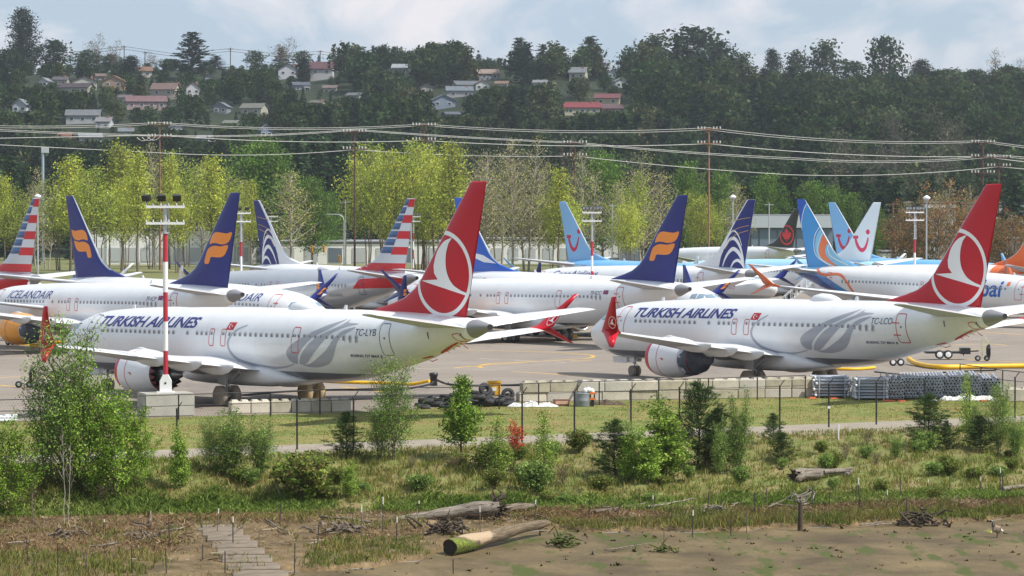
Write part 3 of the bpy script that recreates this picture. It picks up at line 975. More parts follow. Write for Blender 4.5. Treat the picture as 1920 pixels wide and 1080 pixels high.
M_OCHRE = mat('ochre_yellow_cowl_paint', hx('#f09c0e'), .3, 0, .4)
def iceland(label, pos, k, side, reg, **kw):
    t, pr, fo = airliner(label, *pos, k=k, hull=P_IC, fin=M_NAVY, side=side, cowl=M_OCHRE, lip=M_OCHRE, winglet=M_NAVY, covered=True, chev_in=M_DKMET, line=M_DKMET, **kw)
    fin_mark(t, fo, [IC_UP], M_ORG, side, k)
    fin_mark(t, fo, [IC_LO], M_ORG, side, k)
    if side < 0:
        put_text(t, pr, 'ICELANDAIR', 6.95, 13.9, 3.93, .62, .015, M_NAVYTXT, bold=.004, shear=.25)
        put_text(t, pr, reg, 30.84 - 2.64 * (1 - k), 32.2 - 2.64 * (1 - k), 4.22, .3, .02, M_TXT2, 'registration_lettering', shear=.15)
        fs = 32.45 - 2.64 * (1 - k)
        project('flag_emblem', tri2d([rrect(fs, fs + .6, 4.3, 4.62, .01)]), pr(.012), .4, .1, [M_NAVYTXT], t)
        project('flag_cross', tri2d([[(fs + .15, 4.3), (fs + .27, 4.3), (fs + .27, 4.62), (fs + .15, 4.62)]]), pr(.018), .4, .1, [M_TAPE], t)
        project('flag_cross', tri2d([[(fs, 4.42), (fs + .6, 4.42), (fs + .6, 4.5), (fs, 4.5)]]), pr(.017), .4, .1, [M_TAPE], t)
    else:
        put_text(t, pr, 'ICELANDAIR', 13.9, 6.95, 4.0, .62, 0.0, M_NAVYTXT, bold=.004, shear=.25)
    for sd in (-1, 1):
        for sg in (-1, 1):
            def f2(u, v, sd=sd, sg=sg):
                z = 4.6 + v
                yy = lerp([(3.84, 16.28), (4.1, 16.7), (4.7, 17.0), (5.4, 17.4), (5.95, 17.68)], z)
                return (24.75 + 1.57 * k + v * .6 + u * .8, sd * (yy + .09 * sg), z)
            project('winglet_emblem', tri2d([[(-.35, -.02), (-.1, .25), (.35, .2), (.15, .02)]]), f2, .3, .3, [M_ORG], t)
            project('winglet_emblem', tri2d([[(-.45, -.32), (-.2, -.05), (.3, -.08), (.05, -.3)]]), f2, .3, .3, [M_ORG], t)
    return t
iceland('white airliner with navy orange-flame fin, marked TF-ICP, yellow engine at the left edge', (-43.744, 251.87, -0.8963), 0, -1, 'TF-ICP', tyre=None)
iceland('white airliner with navy orange-flame fin, marked TF-ICC, between the two red-tailed jets', (-10.921, 273.54, -0.9192), 1, -1, 'TF-ICC')
iceland('white airliner with navy fin patched grey at its rear edge, nose pointing right', (-13.971, 231.94, 2.26), 0, 1, 'TF-ICE')

def american(label, pos):
    t, pr, fo = airliner(label, *pos, k=0, hull=P_AA, fin=mat('silver_fin_paint', (.58, .6, .63), .3, .2, .3), cowl=mat('silver_cowl_paint', (.58, .6, .63), .3, .3), dome=22.5, door_tape=mat('navy_door_tape', hx('#2c3455'), .5))
    red = mat('bright_red_fin_paint', hx('#cc2028'), .35, 0, .12, spec=.35)
    wh = mat('silver_white_fin_paint', (.66, .69, .72), .3, 0, .3)
    blu = mat('steel_blue_fin_paint', hx('#2a5a92'), .3, 0, .4)
    blu2 = mat('deep_blue_fin_paint', hx('#123a6e'), .3, 0, .4)
    def band(z0, z1, c0, c1, m):
        P = [(fin_le(z0) + c0 * (fin_te(z0) - fin_le(z0)), z0), (fin_le(z0) + c1 * (fin_te(z0) - fin_le(z0)), z0), (fin_le(z1) + c1 * (fin_te(z1) - fin_le(z1)), z1), (fin_le(z1) + c0 * (fin_te(z1) - fin_le(z1)), z1)]
        fin_mark(t, fo, [P], m, -1, 0, .012, 'flag_stripe')
    for i in range(7):
        z1 = 12.24 - .75 * i
        band(z1 - .73, z1, .47, 1, red if i % 2 == 0 else wh)
        band(z1 - .60, z1 - .32, .04, .46, blu2)
        band(z1 - .32, z1, .04, .46, blu)
    band(5.45, 6.2, .0, 1, red)
    project('red_stripe', tri2d([[(30.6, 3.72), (37.3, 3.95), (37.3, 4.95), (31.6, 4.68)]]), pr(.008), .4, .1, [red], t)
    put_text(t, pr, 'N304RB', 26.9, 28.9, 2.9, .3, .01, mat('grey_registration', hx('#8b93a0'), .5), 'registration_lettering', shear=0)
    return t
american('silver airliner with red white and blue flag stripes on its fin, at the left edge', (-67.36, 310.23, -0.898))
american('silver airliner with flag-striped fin, between a navy swirl fin and the red fin', (-32.99, 314.68, -0.896))

P_COPA = paint('copa_hull_paint', [(0, hx('#8d929b'), below(1.6, .0135)), W4])
def copa(label, pos, side):
    t, pr, fo = airliner(label, *pos, k=0, hull=P_COPA, fin=M_WHITE, side=side, winglet=M_NAVY, z=None)
    fin_mark(t, fo, [[(33.0, 5.35), (33.35, 6.5), (34.2, 8.0), (35.0, 9.5), (36.2, 11.0), (37.3, 12.3), (38.6, 12.3), (37.0, 5.35)]], M_NAVY, side, 0, .012, 'fin_panel')
    th = mat('gold_hairline_paint', hx('#b08a52'), .4)
    for P, w, m in (([(34.7, 5.35), (35.2, 5.95), (35.8, 6.15), (36.35, 5.85), (36.6, 5.4)], [.12, .24, .32, .32, .15], M_WHT2),
                    ([(33.55, 5.5), (34.2, 6.6), (35.1, 7.3), (35.9, 6.95), (36.45, 6.1), (36.62, 5.45)], [.1, .26, .4, .42, .3, .12], M_WHT2),
                    ([(33.8, 7.3), (34.6, 8.2), (35.4, 8.35), (36.1, 7.6), (36.5, 6.5), (36.64, 5.6)], [.1, .3, .38, .3, .18, .08], M_WHT2),
                    ([(34.4, 8.6), (35.2, 9.15), (35.9, 8.7), (36.4, 7.6)], [.1, .2, .14, .05], M_WHT2),
                    ([(34.0, 7.3), (35.2, 8.6), (37.3, 9.2)], .08, th), ([(34.8, 8.9), (35.8, 9.4), (37.4, 9.7)], .07, th), ([(35.0, 10.1), (36.0, 10.3), (37.6, 10.5)], .07, th)):
        P2 = smooth2(P, 6, False)
        W = w if not hasattr(w, '__len__') else [lerp([(i / (len(w) - 1), w[i]) for i in range(len(w))], j / (len(P2) - 1)) for j in range(len(P2))]
        fin_mark(t, fo, [ribbon(P2, W)], m, side, 0, .02, 'swirl_emblem')
    if side < 0:
        put_text(t, pr, 'CopaAirlines', 7.4, 15.2, 4.05, .62, .017, M_NAVYTXT, bold=.008, shear=.2)
    return t
copa('white airliner with navy fin and white swirls, nose pointing left', (1.04, 337.32, -0.91), -1)
copa('white airliner with navy fin and white swirls, nose pointing right', (-4.62, 301.28, 2.231), 1)

M_SKY = mat('sky_blue_fin_paint', hx('#86b9e2'), .35, 0, .12, spec=.35)
M_SKYL = mat('sunlit_pale_blue_fin_paint', hx('#eefaff'), .35, 0, .12, spec=.35)  # pale blue lifted almost to white, for sun falling on this fin
M_SMILE = mat('crimson_smile_paint', hx('#c4203f'), .35)
def smile(t, fo, side, m=M_SMILE):
    f = lambda P: [(35.35 + (u if side < 0 else -u), 7.35 + v) for u, v in P]
    fin_mark(t, fo, [f([(-1.45, .65), (-.55, .65), (-.55, 1.0), (-1.45, 1.0)])], m, side, 0, .014)
    P = smooth2([(-1.0, .85), (-.85, .2), (-.4, -.5), (.1, -.72), (.55, -.4), (.85, .25), (1.0, .8)], 5, False)
    W = [lerp([(0, .3), (.45, .5), (1, .16)], j / (len(P) - 1)) for j in range(len(P))]
    fin_mark(t, fo, [f(ribbon(P, W))], m, side, 0, .018)
    fin_mark(t, fo, [f(circle(.95, 1.45, .3, 18))], m, side, 0, .014)
def tui(label, pos, side, fin=M_SKY, hull=P_TUI, red=M_SMILE):
    t, pr, fo = airliner(label, *pos, k=0, hull=hull, fin=fin, side=side, winglet=fin)
    smile(t, fo, side, red)
    if side > 0:
        put_text(t, pr, 'TUI.COM', 3.6, 1.7, 2.9, .3, 0, mat('white_small_lettering', (.75, .75, .75), .4), 'web_lettering', bold=.0, shear=0)
    return t
tui('blue and white airliner with crimson smile fin, standing alone behind the white swirl jet', (28.64, 330.1, 2.216), 1)
tui('sky blue crimson-smile airliner, tail between the orange-wave fin and the pale pink-smile fin', (62.72, 348.8, 2.226), 1)
tui('pale blue airliner with pink smile fin, nose pointing left, furthest of the smile fins', (19.12, 388.7, -0.88), -1, M_SKYL, P_TUI2, mat('pink_smile_paint', hx('#e8436c'), .35))

M_FZB = mat('azure_fin_paint', hx('#3d93d2'), .35, 0, .12, spec=.35)
M_FZL = mat('light_cyan_fin_paint', hx('#86c6e4'), .35, 0, .12, spec=.35)
M_FZD = mat('cobalt_fin_paint', hx('#1f55b5'), .35, 0, .12, spec=.35)
M_FZO = mat('orange_wave_paint', hx('#e8743a'), .3, 0, .3)
t, pr, fo = airliner('white airliner with blue fin crossed by orange wave, large blue wordmark on its side', 52.61, 285.88, 2.214, hull=P_FZ, fin=M_FZB, side=1, winglet=M_FZO,
                     cowl=M_WHITE, dome=None)
FC = lambda c, z: (fin_le(z) + c * (fin_te(z) - fin_le(z)), z)     # c = 0 front edge, 1 rear edge
fin_mark(t, fo, [[FC(-.05, 12.35), FC(1.05, 12.35), FC(1.05, 9.6), FC(.93, 10.1), FC(.74, 10.8), FC(.42, 11.5), FC(.0, 12.0)]], M_FZD, 1, 0, .012, 'wave_panel')
fin_mark(t, fo, [ribbon([FC(-.02, 11.9), FC(.42, 11.4), FC(.75, 10.7), FC(.92, 10.0), FC(1.0, 9.2)], .1)], M_WHT2, 1, 0, .016, 'wave_line')
fin_mark(t, fo, [smooth2([FC(-.02, 9.3), FC(.38, 8.4), FC(.56, 7.4), FC(.6, 6.4), FC(.5, 5.4), FC(.0, 5.5), FC(-.05, 7.0), FC(-.05, 8.5)], 4)], M_FZL, 1, 0, .012, 'wave_panel')
fin_mark(t, fo, [ribbon(smooth2([FC(.0, 9.5), FC(.4, 8.6), FC(.60, 7.5), FC(.63, 6.4), FC(.5, 5.3)], 5, False), .1)], M_WHT2, 1, 0, .018, 'wave_line')
fin_mark(t, fo, [smooth2([FC(-.02, 8.75), FC(.3, 7.9), FC(.5, 6.9), FC(.52, 6.1), FC(.40, 5.35), FC(.36, 6.0), FC(.30, 6.8), FC(.12, 7.6), FC(-.03, 7.9)], 4)], M_FZO, 1, 0, .020, 'wave_panel')
fin_mark(t, fo, [ribbon(smooth2([FC(.0, 8.9), FC(.32, 8.0), FC(.53, 6.9), FC(.55, 6.0), FC(.42, 5.3)], 5, False), .08)], M_WHT2, 1, 0, .022, 'wave_line')
fin_mark(t, fo, [ribbon(smooth2([FC(.0, 7.7), FC(.14, 7.2), FC(.2, 6.4), FC(.16, 5.6)], 5, False), .10)], M_WHT2, 1, 0, .018, 'wave_line')
project('orange_wave', tri2d([ribbon(smooth2([(34.2, 5.2), (33.4, 4.75), (32.2, 4.6), (31.0, 4.7), (29.9, 4.6), (28.9, 4.0), (28.2, 3.2), (27.4, 2.2)], 5, False), .28)]), pr(.012), .4, .1, [M_FZO], t)
put_text(t, pr, 'fly', 15.5, 12.9, 3.0, 1.75, 0, M_FZO, 'wordmark', bold=.02, shear=.1)
put_text(t, pr, 'dubai', 12.6, 7.3, 2.95, 1.55, 0, mat('cobalt_wordmark', hx('#2560b8'), .35), 'wordmark', bold=.02, shear=.1)
project('wordmark_dot', tri2d([circle(6.65, 4.15, .22, 16)]), pr(.012), .4, .1, [M_FZO], t)
put_text(t, pr, 'A6-FMI', 27.0, 25.2, 2.35, .28, 0, M_TXT2, 'registration_lettering', shear=.0)

M_ROY = mat('royal_blue_fin_paint', hx('#2a5fc0'), .35, 0, .12, spec=.35)
t, pr, fo = airliner('white airliner with royal blue fin crossed by one white band, behind the red fin', 18.29, 257.13, 2.239, hull=P_PLAIN, fin=M_ROY, side=1, winglet=M_NAVY)
fin_mark(t, fo, [[(37.3, 7.25), (35.0, 7.15), (33.6, 6.95), (32.3, 6.45), (31.7, 6.2), (33.5, 6.3), (35.2, 6.75), (37.3, 6.85)]], M_WHT2, 1, 0, .012, 'white_band')
# second wide-lettered jet at the left, nose pointing right behind the navy fin
t, pr, fo = airliner('white airliner with navy capital lettering on its crown, nose hidden behind the left navy fin', -43.5, 287.0, 2.24, hull=P_PLAIN, fin=M_NAVY, side=1, winglet=M_ROY)
put_text(t, pr, 'UNITED', 13.9, 7.2, 4.0, .66, 0, M_NAVYTXT, bold=.01, shear=.15)
# black-finned jet far back
M_BLK = mat('black_fin_paint', hx('#24211f'), .3, 0, .3)
M_ACR = mat('maple_red_paint', hx('#d8303a'), .35)
t, pr, fo = airliner('white airliner with black fin and red maple leaf roundel, far behind the fleet', 26.8, 563.0, -0.91, hull=paint('grey_belly_hull', [(0, hx('#3a3a3c'), below(2.0, .0135)), W4]), fin=M_BLK, side=-1, windows=False)
fin_mark(t, fo, [circle(35.2, 7.6, 1.75, 36), circle(35.2, 7.6, 1.5, 36)], M_ACR, -1)
leaf = [(0, 1), (.2, .62), (.42, .72), (.34, .22), (.6, .45), (.68, .3), (1, .36), (.86, .02), (.98, -.1), (.5, -.45), (.56, -.64), (.05, -.58), (.05, -1), (-.05, -1), (-.05, -.58), (-.56, -.64), (-.5, -.45), (-.98, -.1), (-.86, .02), (-1, .36), (-.68, .3), (-.6, .45), (-.34, .22), (-.42, .72), (-.2, .62)]
fin_mark(t, fo, [[(35.2 + u * 1.15, 7.6 + v * 1.2) for u, v in leaf]], M_ACR, -1)
# orange tail at the right edge
M_SW = mat('orange_fin_paint', hx('#f4702a'), .35, 0, .12, spec=.35)
t, pr, fo = airliner('white airliner with orange fin lettered in white, cut off by the right edge', 32.7, 344.0, -0.9, hull=P_SW, fin=M_SW, side=-1)
V, F = text2d('sunwing', 1.0, .01, 0, .95)
xm = max(v[0] for v in V)
V = [((33.55 + (v[0] / xm * 4.6) * cos(1.02) - v[1] * 1.35 * sin(1.02) + .6), 6.15 + (v[0] / xm * 5.6) * sin(1.02) + v[1] * 1.5 * cos(1.02), 0) for v in V]
project('fin_lettering', (V, F), lambda u, v: fin_pt(u, v, -1, 0, .014), .22, .22, [M_WHT2], fo)
# ------------------------------------------------------------------ ground, bank, mud, hill
def ypath(x): return 142.6 + .53 * max(-34.0, min(48.0, x))
def ytop(x): return ypath(x) - 4.0
def ymud(x): return lerp([(-400, 100), (-10.6, 101.5), (-9.6, 104.5), (-8.4, 107.3), (-5, 109.5), (-3.15, 111.3), (-2.75, 115.8), (-1, 119.2), (1, 121.8), (3, 121.6), (7, 121.2), (11.6, 122.8), (16, 124.6), (21, 126), (60, 134), (400, 150)], x)
_ymud0 = ymud
def ymud(x): return _ymud0(x) + .35 * sin(x * 1.3) + .22 * sin(x * 3.1 + 1) + .12 * sin(x * 7.7)
def yfoot(x):
    v = lerp([(-400, 118), (-30, 119), (-20, 123), (-10, 124.3), (5, 125.4), (12, 127.4), (22, 130.5), (60, 145), (400, 152)], x)
    return min(v, ytop(x) - 3.0)
def yapron(x): return lerp([(-400, 120), (-40, 150), (-20, 158.3), (-8, 163.3), (-5, 166), (0, 171.2), (10, 173.9), (17, 176.8), (30, 178), (60, 184), (400, 240)], x)
def smooth(t):
    t = max(0.0, min(1.0, t)); return t * t * (3 - 2 * t)
def hill_z(x, y):
    if y < 760: return -1.2
    t = min(1, (y - 760) / 640)
    e = .5 * smooth(t) + .5 * t
    top = lerp([(-900, 77), (20, 77), (110, 64), (900, 62)], x) + 2.2 * sin(x / 95 + .6) + 1.4 * sin(x / 41)
    z = -1.2 + top * e + (2.2 * sin(x / 37 + y / 61) + 1.6 * sin(x / 23 - y / 47)) * smooth((t - .05) * 4) * (1 - .6 * smooth((t - .85) * 6))
    if y > 1400: z -= (y - 1400) * .012
    return z
def H(x, y):
    if y > 212: return hill_z(x, y) if y > 760 else gz(x, y)
    ya, yf, ym = ytop(x), yfoot(x), ymud(x)
    b = .07 * sin(x * 1.9 + y * .7) + .05 * sin(x * 3.7 - y * 2.3) + .04 * sin(x * 6.1 + y * 5.2)
    if y >= ya: return 0.0
    if y >= yf:
        t = (y - yf) / (ya - yf)
        return -1.55 + 1.55 * smooth(t) ** .9 + b * smooth(4 * t) * smooth(5 * (1 - t)) * 1.4
    if y >= ym:
        t = (y - ym) / max(.5, yf - ym)
        return -2.02 + .16 * min(1, (y - ym) / .22) + .31 * t + b * .5 * min(1, 6 * t) * smooth(4 * (1 - t))
    return -2.02 - .022 * (ym - y) + .012 * sin(x * 2.1 + y * .9)
def hit(px, py, y0=95.0, y1=1600.0):
    """first place on the ground seen at that pixel"""
    p = None
    y = y0
    while y < y1:
        q = pix(px, py, y=y)
        if q.z <= H(q.x, q.y):
            lo, hi = y - (1 if y < 220 else 6), y
            for _ in range(12):
                m = (lo + hi) / 2
                q = pix(px, py, y=m)
                if q.z <= H(q.x, q.y): hi = m
                else: lo = m
            q = pix(px, py, y=hi)
            return Vector((q.x, q.y, H(q.x, q.y)))
        y += 1 if y < 220 else 6
    q = pix(px, py, y=y1)
    return Vector((q.x, q.y, H(q.x, q.y)))

def ground_mat(name, stops, scale=.4, rough=.9, bump=0.0, fine=None, second=None):
    """ground: colour ramp over layered noise in place coordinates"""
    if name in MATS: return MATS[name]
    m = bpy.data.materials.new(name); m.use_nodes = True
    n = m.node_tree; b = n.nodes['Principled BSDF']
    b.inputs['Roughness'].default_value = rough
    b.inputs['Specular IOR Level'].default_value = .25
    t = n.nodes.new('ShaderNodeTexCoord')
    z = n.nodes.new('ShaderNodeTexNoise'); z.inputs['Scale'].default_value = scale; z.inputs['Detail'].default_value = 9; z.inputs['Roughness'].default_value = .62
    z.inputs['Distortion'].default_value = .3
    n.links.new(t.outputs['Object'], z.inputs['Vector'])
    r = n.nodes.new('ShaderNodeValToRGB')
    e = r.color_ramp.elements
    while len(e) < len(stops): e.new(.5)
    for i, (p, c) in enumerate(stops):
        e[i].position = p; e[i].color = hx(c) if isinstance(c, str) else (*c, 1)
    n.links.new(z.outputs['Fac'], r.inputs['Fac'])
    out = r.outputs[0]
    if fine:
        z2 = n.nodes.new('ShaderNodeTexNoise'); z2.inputs['Scale'].default_value = fine[0]; z2.inputs['Detail'].default_value = 4
        n.links.new(t.outputs['Object'], z2.inputs['Vector'])
        mr = n.nodes.new('ShaderNodeMapRange'); mr.inputs['From Min'].default_value = .25; mr.inputs['From Max'].default_value = .75
        mr.inputs['To Min'].default_value = 1 - fine[1]; mr.inputs['To Max'].default_value = 1 + fine[1]
        n.links.new(z2.outputs['Fac'], mr.inputs['Value'])
        x = n.nodes.new('ShaderNodeMixRGB'); x.blend_type = 'MULTIPLY'; x.inputs['Fac'].default_value = 1
        n.links.new(out, x.inputs['Color1']); n.links.new(mr.outputs[0], x.inputs['Color2'])
        out = x.outputs[0]
    if second:      # (scale, threshold lo, hi, colour, stretch)
        z3 = n.nodes.new('ShaderNodeTexNoise'); z3.inputs['Scale'].default_value = second[0]; z3.inputs['Detail'].default_value = 7; z3.inputs['Roughness'].default_value = .65
        mp_ = n.nodes.new('ShaderNodeMapping'); mp_.inputs['Scale'].default_value = second[4]; mp_.inputs['Rotation'].default_value = (0, 0, second[5] if len(second) > 5 else 0)
        n.links.new(t.outputs['Object'], mp_.inputs['Vector']); n.links.new(mp_.outputs[0], z3.inputs['Vector'])
        mr = n.nodes.new('ShaderNodeMapRange'); mr.inputs['From Min'].default_value = second[1]; mr.inputs['From Max'].default_value = second[2]
        n.links.new(z3.outputs['Fac'], mr.inputs['Value'])
        x = n.nodes.new('ShaderNodeMixRGB'); n.links.new(mr.outputs[0], x.inputs['Fac'])
        n.links.new(out, x.inputs['Color1']); x.inputs['Color2'].default_value = hx(second[3])
        out = x.outputs[0]
    n.links.new(out, b.inputs['Base Color'])
    if bump:
        bp = n.nodes.new('ShaderNodeBump'); bp.inputs['Strength'].default_value = bump; bp.inputs['Distance'].default_value = .08
        z4 = n.nodes.new('ShaderNodeTexNoise'); z4.inputs['Scale'].default_value = 5; z4.inputs['Detail'].default_value = 5
        n.links.new(t.outputs['Object'], z4.inputs['Vector'])
        n.links.new(z4.outputs['Fac'], bp.inputs['Height']); n.links.new(bp.outputs[0], b.inputs['Normal'])
    MATS[name] = m
    return m

XS = [-900, -600, -400, -250, -150, -100, -70, -50, -40] + [-34 + .5 * i for i in range(165)] + [50, 60, 75, 100, 150, 250, 400, 600, 900]
def strip(name, f0, f1, n, m, zf=H, xs=XS, eps=1e-4, dz=0.0):
    V, F = [], []
    w = len(xs)
    for j in range(n + 1):
        t = j / n
        for x in xs:
            a, b = f0(x), f1(x)
            y = a + (b - a) * t
            yy = min(max(y, a + eps), b - eps)
            V.append((x, y, zf(x, yy) + dz))
    for j in range(n):
        for i in range(w - 1):
            F.append((j * w + i, j * w + i + 1, (j + 1) * w + i + 1, (j + 1) * w + i))
    q = MB(); q.add(V, F, 0, True)
    o = q.obj(name, [m])
    o['kind'] = 'structure'
    return o
c2 = lambda v: (lambda x: v)
G_MUD = ground_mat('wet_brown_mud', [(.3, '#4b3f2b'), (.48, '#62543b'), (.68, '#786849')], .35, .72, .35, (9, .2), (.85, .53, .60, '#4a5020', (1, .30, 1), .25))
G_MARSH = ground_mat('marsh_peat', [(.3, '#4c432c'), (.5, '#6b5a40'), (.7, '#836f52')], .9, .95, .5, (7, .3))
G_BANK = ground_mat('bank_soil', [(.28, '#56602f'), (.45, '#6f7440'), (.6, '#827650'), (.75, '#988464')], .45, .95, .6, (6, .25))
G_GRAV = ground_mat('pale_gravel', [(.3, '#857c6f'), (.6, '#998f81'), (.8, '#a39a8c')], 1.2, .95, .3, (14, .2))
G_GRASS = ground_mat('mown_dry_grass', [(.28, '#5f6a34'), (.45, '#747a40'), (.62, '#867a4c'), (.8, '#94805a')], .28, .95, .4, (11, .25))
G_APRON = ground_mat('grey_apron_concrete', [(.3, '#83796f'), (.5, '#8c8278'), (.7, '#948a80')], .05, .85, 0, (.9, .05), (.12, .55, .72, '#716b66', (1, .22, 1), .5))
G_FAR = ground_mat('far_field', [(.3, '#5b6136'), (.6, '#77774c'), (.8, '#8b8670')], .02, .95, 0, (.3, .15))
G_HILL = ground_mat('cloud_shaded_undergrowth', [(.3, '#1b2417'), (.5, '#26311f'), (.75, '#353d29')], .05, .95, 0, (.5, .3))  # undergrowth coloured darker to carry the cloud shadow over the hill
def slab_joints(m, w=6.1, rot=.46):
    n = m.node_tree; b = n.nodes['Principled BSDF']; src = b.inputs['Base Color'].links[0].from_socket
    t = n.nodes.new('ShaderNodeTexCoord'); mp_ = n.nodes.new('ShaderNodeMapping'); mp_.inputs['Rotation'].default_value = (0, 0, rot)
    br = n.nodes.new('ShaderNodeTexBrick'); br.offset = 0; br.inputs['Scale'].default_value = 1
    br.inputs['Brick Width'].default_value = w; br.inputs['Row Height'].default_value = w; br.inputs['Mortar Size'].default_value = .05; br.inputs['Mortar Smooth'].default_value = .3
    br.inputs['Color1'].default_value = (1, 1, 1, 1); br.inputs['Color2'].default_value = (.93, .93, .92, 1); br.inputs['Mortar'].default_value = (.62, .61, .6, 1)
    n.links.new(t.outputs['Object'], mp_.inputs[0]); n.links.new(mp_.outputs[0], br.inputs[0])
    z = n.nodes.new('ShaderNodeTexNoise'); z.inputs['Scale'].default_value = .22; z.inputs['Detail'].default_value = 8; z.inputs['Roughness'].default_value = .7
    n.links.new(t.outputs['Object'], z.inputs[0])
    mr = n.nodes.new('ShaderNodeMapRange'); mr.inputs['From Min'].default_value = .60; mr.inputs['From Max'].default_value = .70; mr.inputs['To Min'].default_value = 1; mr.inputs['To Max'].default_value = .80
    n.links.new(z.outputs['Fac'], mr.inputs['Value'])
    x = n.nodes.new('ShaderNodeMixRGB'); x.blend_type = 'MULTIPLY'; x.inputs['Fac'].default_value = 1
    y = n.nodes.new('ShaderNodeMixRGB'); y.blend_type = 'MULTIPLY'; y.inputs['Fac'].default_value = 1
    n.links.new(src, x.inputs['Color1']); n.links.new(br.outputs['Color'], x.inputs['Color2'])
    n.links.new(x.outputs[0], y.inputs['Color1']); n.links.new(mr.outputs[0], y.inputs['Color2']); n.links.new(y.outputs[0], b.inputs['Base Color'])
slab_joints(G_APRON)
strip('mudflat', c2(-80), lambda x: ymud(x) - 40 + 0, 2, G_MUD)
strip('mudflat', lambda x: ymud(x) - 40, ymud, 40, G_MUD)
strip('marsh', ymud, lambda x: ymud(x) + .3, 3, G_MARSH)
strip('marsh', lambda x: ymud(x) + .3, yfoot, 22, G_MARSH)
strip('river_bank', yfoot, ytop, 26, G_BANK)
strip('gravel_verge', ytop, lambda x: ypath(x) - 2.0, 4, ground_mat('brown_verge_gravel', [(.3, '#8a7c68'), (.55, '#9a8b77'), (.8, '#a39a8c')], .8, .95, .4, (9, .25)))
strip('gravel_path', lambda x: ypath(x) - 2.0, lambda x: ypath(x) + 3.2, 4, G_GRAV)
strip('grass_strip', lambda x: ypath(x) + 3.2, yapron, 12, G_GRASS)
strip('apron', yapron, c2(212), 6, G_APRON)
strip('apron', c2(212), c2(470), 26, G_APRON, zf=gz)
strip('far_ground', c2(470), c2(760), 10, G_FAR, zf=gz)
HX = [-1400, -900, -700] + [-560 + 12 * i for i in range(95)] + [700, 900, 1400]
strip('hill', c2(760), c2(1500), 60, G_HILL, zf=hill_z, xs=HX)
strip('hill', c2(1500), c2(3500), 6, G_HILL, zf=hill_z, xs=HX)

# painted lines on the apron
M_YLINE = mat('yellow_line_paint', hx('#c9a04a'), .7, noise=(2, .25))
M_WLINE = mat('pale_line_paint', hx('#b5aa94'), .7, noise=(2, .25))
def line(pts, w=.16, m=M_YLINE, dash=None, z=.004):
    """painted line through pixel points"""
    P = []
    for p in pts:
        q = pix(p[0], p[1], z=0)
        for _ in range(4): q = pix(p[0], p[1], z=gz(q.x, q.y))
        P.append(q)
    S = smooth2([(p.x, p.y) for p in P], 10, False)
    q = MB()
    acc = 0
    for a, b in zip(S, S[1:]):
        d = sqrt((b[0] - a[0]) ** 2 + (b[1] - a[1]) ** 2)
        acc += d
        if dash and (acc % (dash * 2)) > dash: continue
        if d < 1e-6: continue
        nx, ny = -(b[1] - a[1]) / d * w, (b[0] - a[0]) / d * w
        q.add([(a[0] - nx, a[1] - ny, gz(0, a[1]) + z), (a[0] + nx, a[1] + ny, gz(0, a[1]) + z), (b[0] + nx, b[1] + ny, gz(0, b[1]) + z), (b[0] - nx, b[1] - ny, gz(0, b[1]) + z)], [(0, 1, 2, 3)])
    o = q.obj('apron_marking', [m]); o['kind'] = 'structure'
for L_ in ([(0, 722), (30, 725), (120, 730)], [(850, 690), (960, 681), (1050, 675), (1100, 672), (1113, 668), (1100, 665), (1060, 663)], [(960, 697), (1020, 700), (1100, 706)],
           [(905, 690), (898, 687), (905, 684), (930, 681), (1000, 678)], [(860, 656), (960, 658), (1100, 663)], [(1070, 677), (1110, 675)], [(1800, 619), (1920, 628)],
           [(1780, 647), (1850, 645), (1888, 648), (1880, 652), (1830, 655), (1760, 656)], [(1770, 672), (1850, 676), (1920, 680)], [(0, 708), (50, 706), (110, 707)], [(1090, 612), (1130, 615)], [(960, 638), (1100, 640)], [(640, 725), (720, 735)]):
    line(L_)
for L_ in ([(780, 691), (850, 693), (930, 694)], [(400, 742), (560, 735), (760, 728)], [(900, 672), (980, 676), (1060, 680)], [(1745, 690), (1830, 692), (1920, 694)]):
    line(L_, .13, M_WLINE, 2.2)
# ------------------------------------------------------------------ plants
def leaf_mat(name, trans=.3, rough=.6, jitter=.16):
    if name in MATS: return MATS[name]
    m = bpy.data.materials.new(name); m.use_nodes = True
    n = m.node_tree; n.nodes.clear()
    o = n.nodes.new('ShaderNodeOutputMaterial'); a = n.nodes.new('ShaderNodeAttribute'); a.attribute_name = 'tint'
    oi = n.nodes.new('ShaderNodeObjectInfo')
    mr = n.nodes.new('ShaderNodeMapRange'); mr.inputs['To Min'].default_value = 1 - jitter; mr.inputs['To Max'].default_value = 1 + jitter
    n.links.new(oi.outputs['Random'], mr.inputs['Value'])
    x = n.nodes.new('ShaderNodeMixRGB'); x.blend_type = 'MULTIPLY'; x.inputs['Fac'].default_value = 1
    n.links.new(a.outputs['Color'], x.inputs['Color1']); n.links.new(mr.outputs[0], x.inputs['Color2'])
    d = n.nodes.new('ShaderNodeBsdfDiffuse'); t = n.nodes.new('ShaderNodeBsdfTranslucent'); mx = n.nodes.new('ShaderNodeMixShader')
    mx.inputs[0].default_value = trans
    for s in (d, t): n.links.new(x.outputs[0], s.inputs['Color'])
    n.links.new(d.outputs[0], mx.inputs[1]); n.links.new(t.outputs[0], mx.inputs[2])
    n.links.new(mx.outputs[0], o.inputs['Surface'])
    MATS[name] = m
    return m
M_LEAF = leaf_mat('leaf_green')
M_NEEDLE = leaf_mat('needle_green', .08)
M_BLADE = leaf_mat('grass_blades', .25, jitter=0)
M_BARK = mat('grey_brown_bark', hx('#6a5d50'), .9, noise=(3, .25))
M_BARKL = mat('pale_bark', hx('#9a9184'), .9, noise=(3, .25))
M_BARKD = mat('dark_bark', hx('#4a4038'), .9, noise=(3, .25))

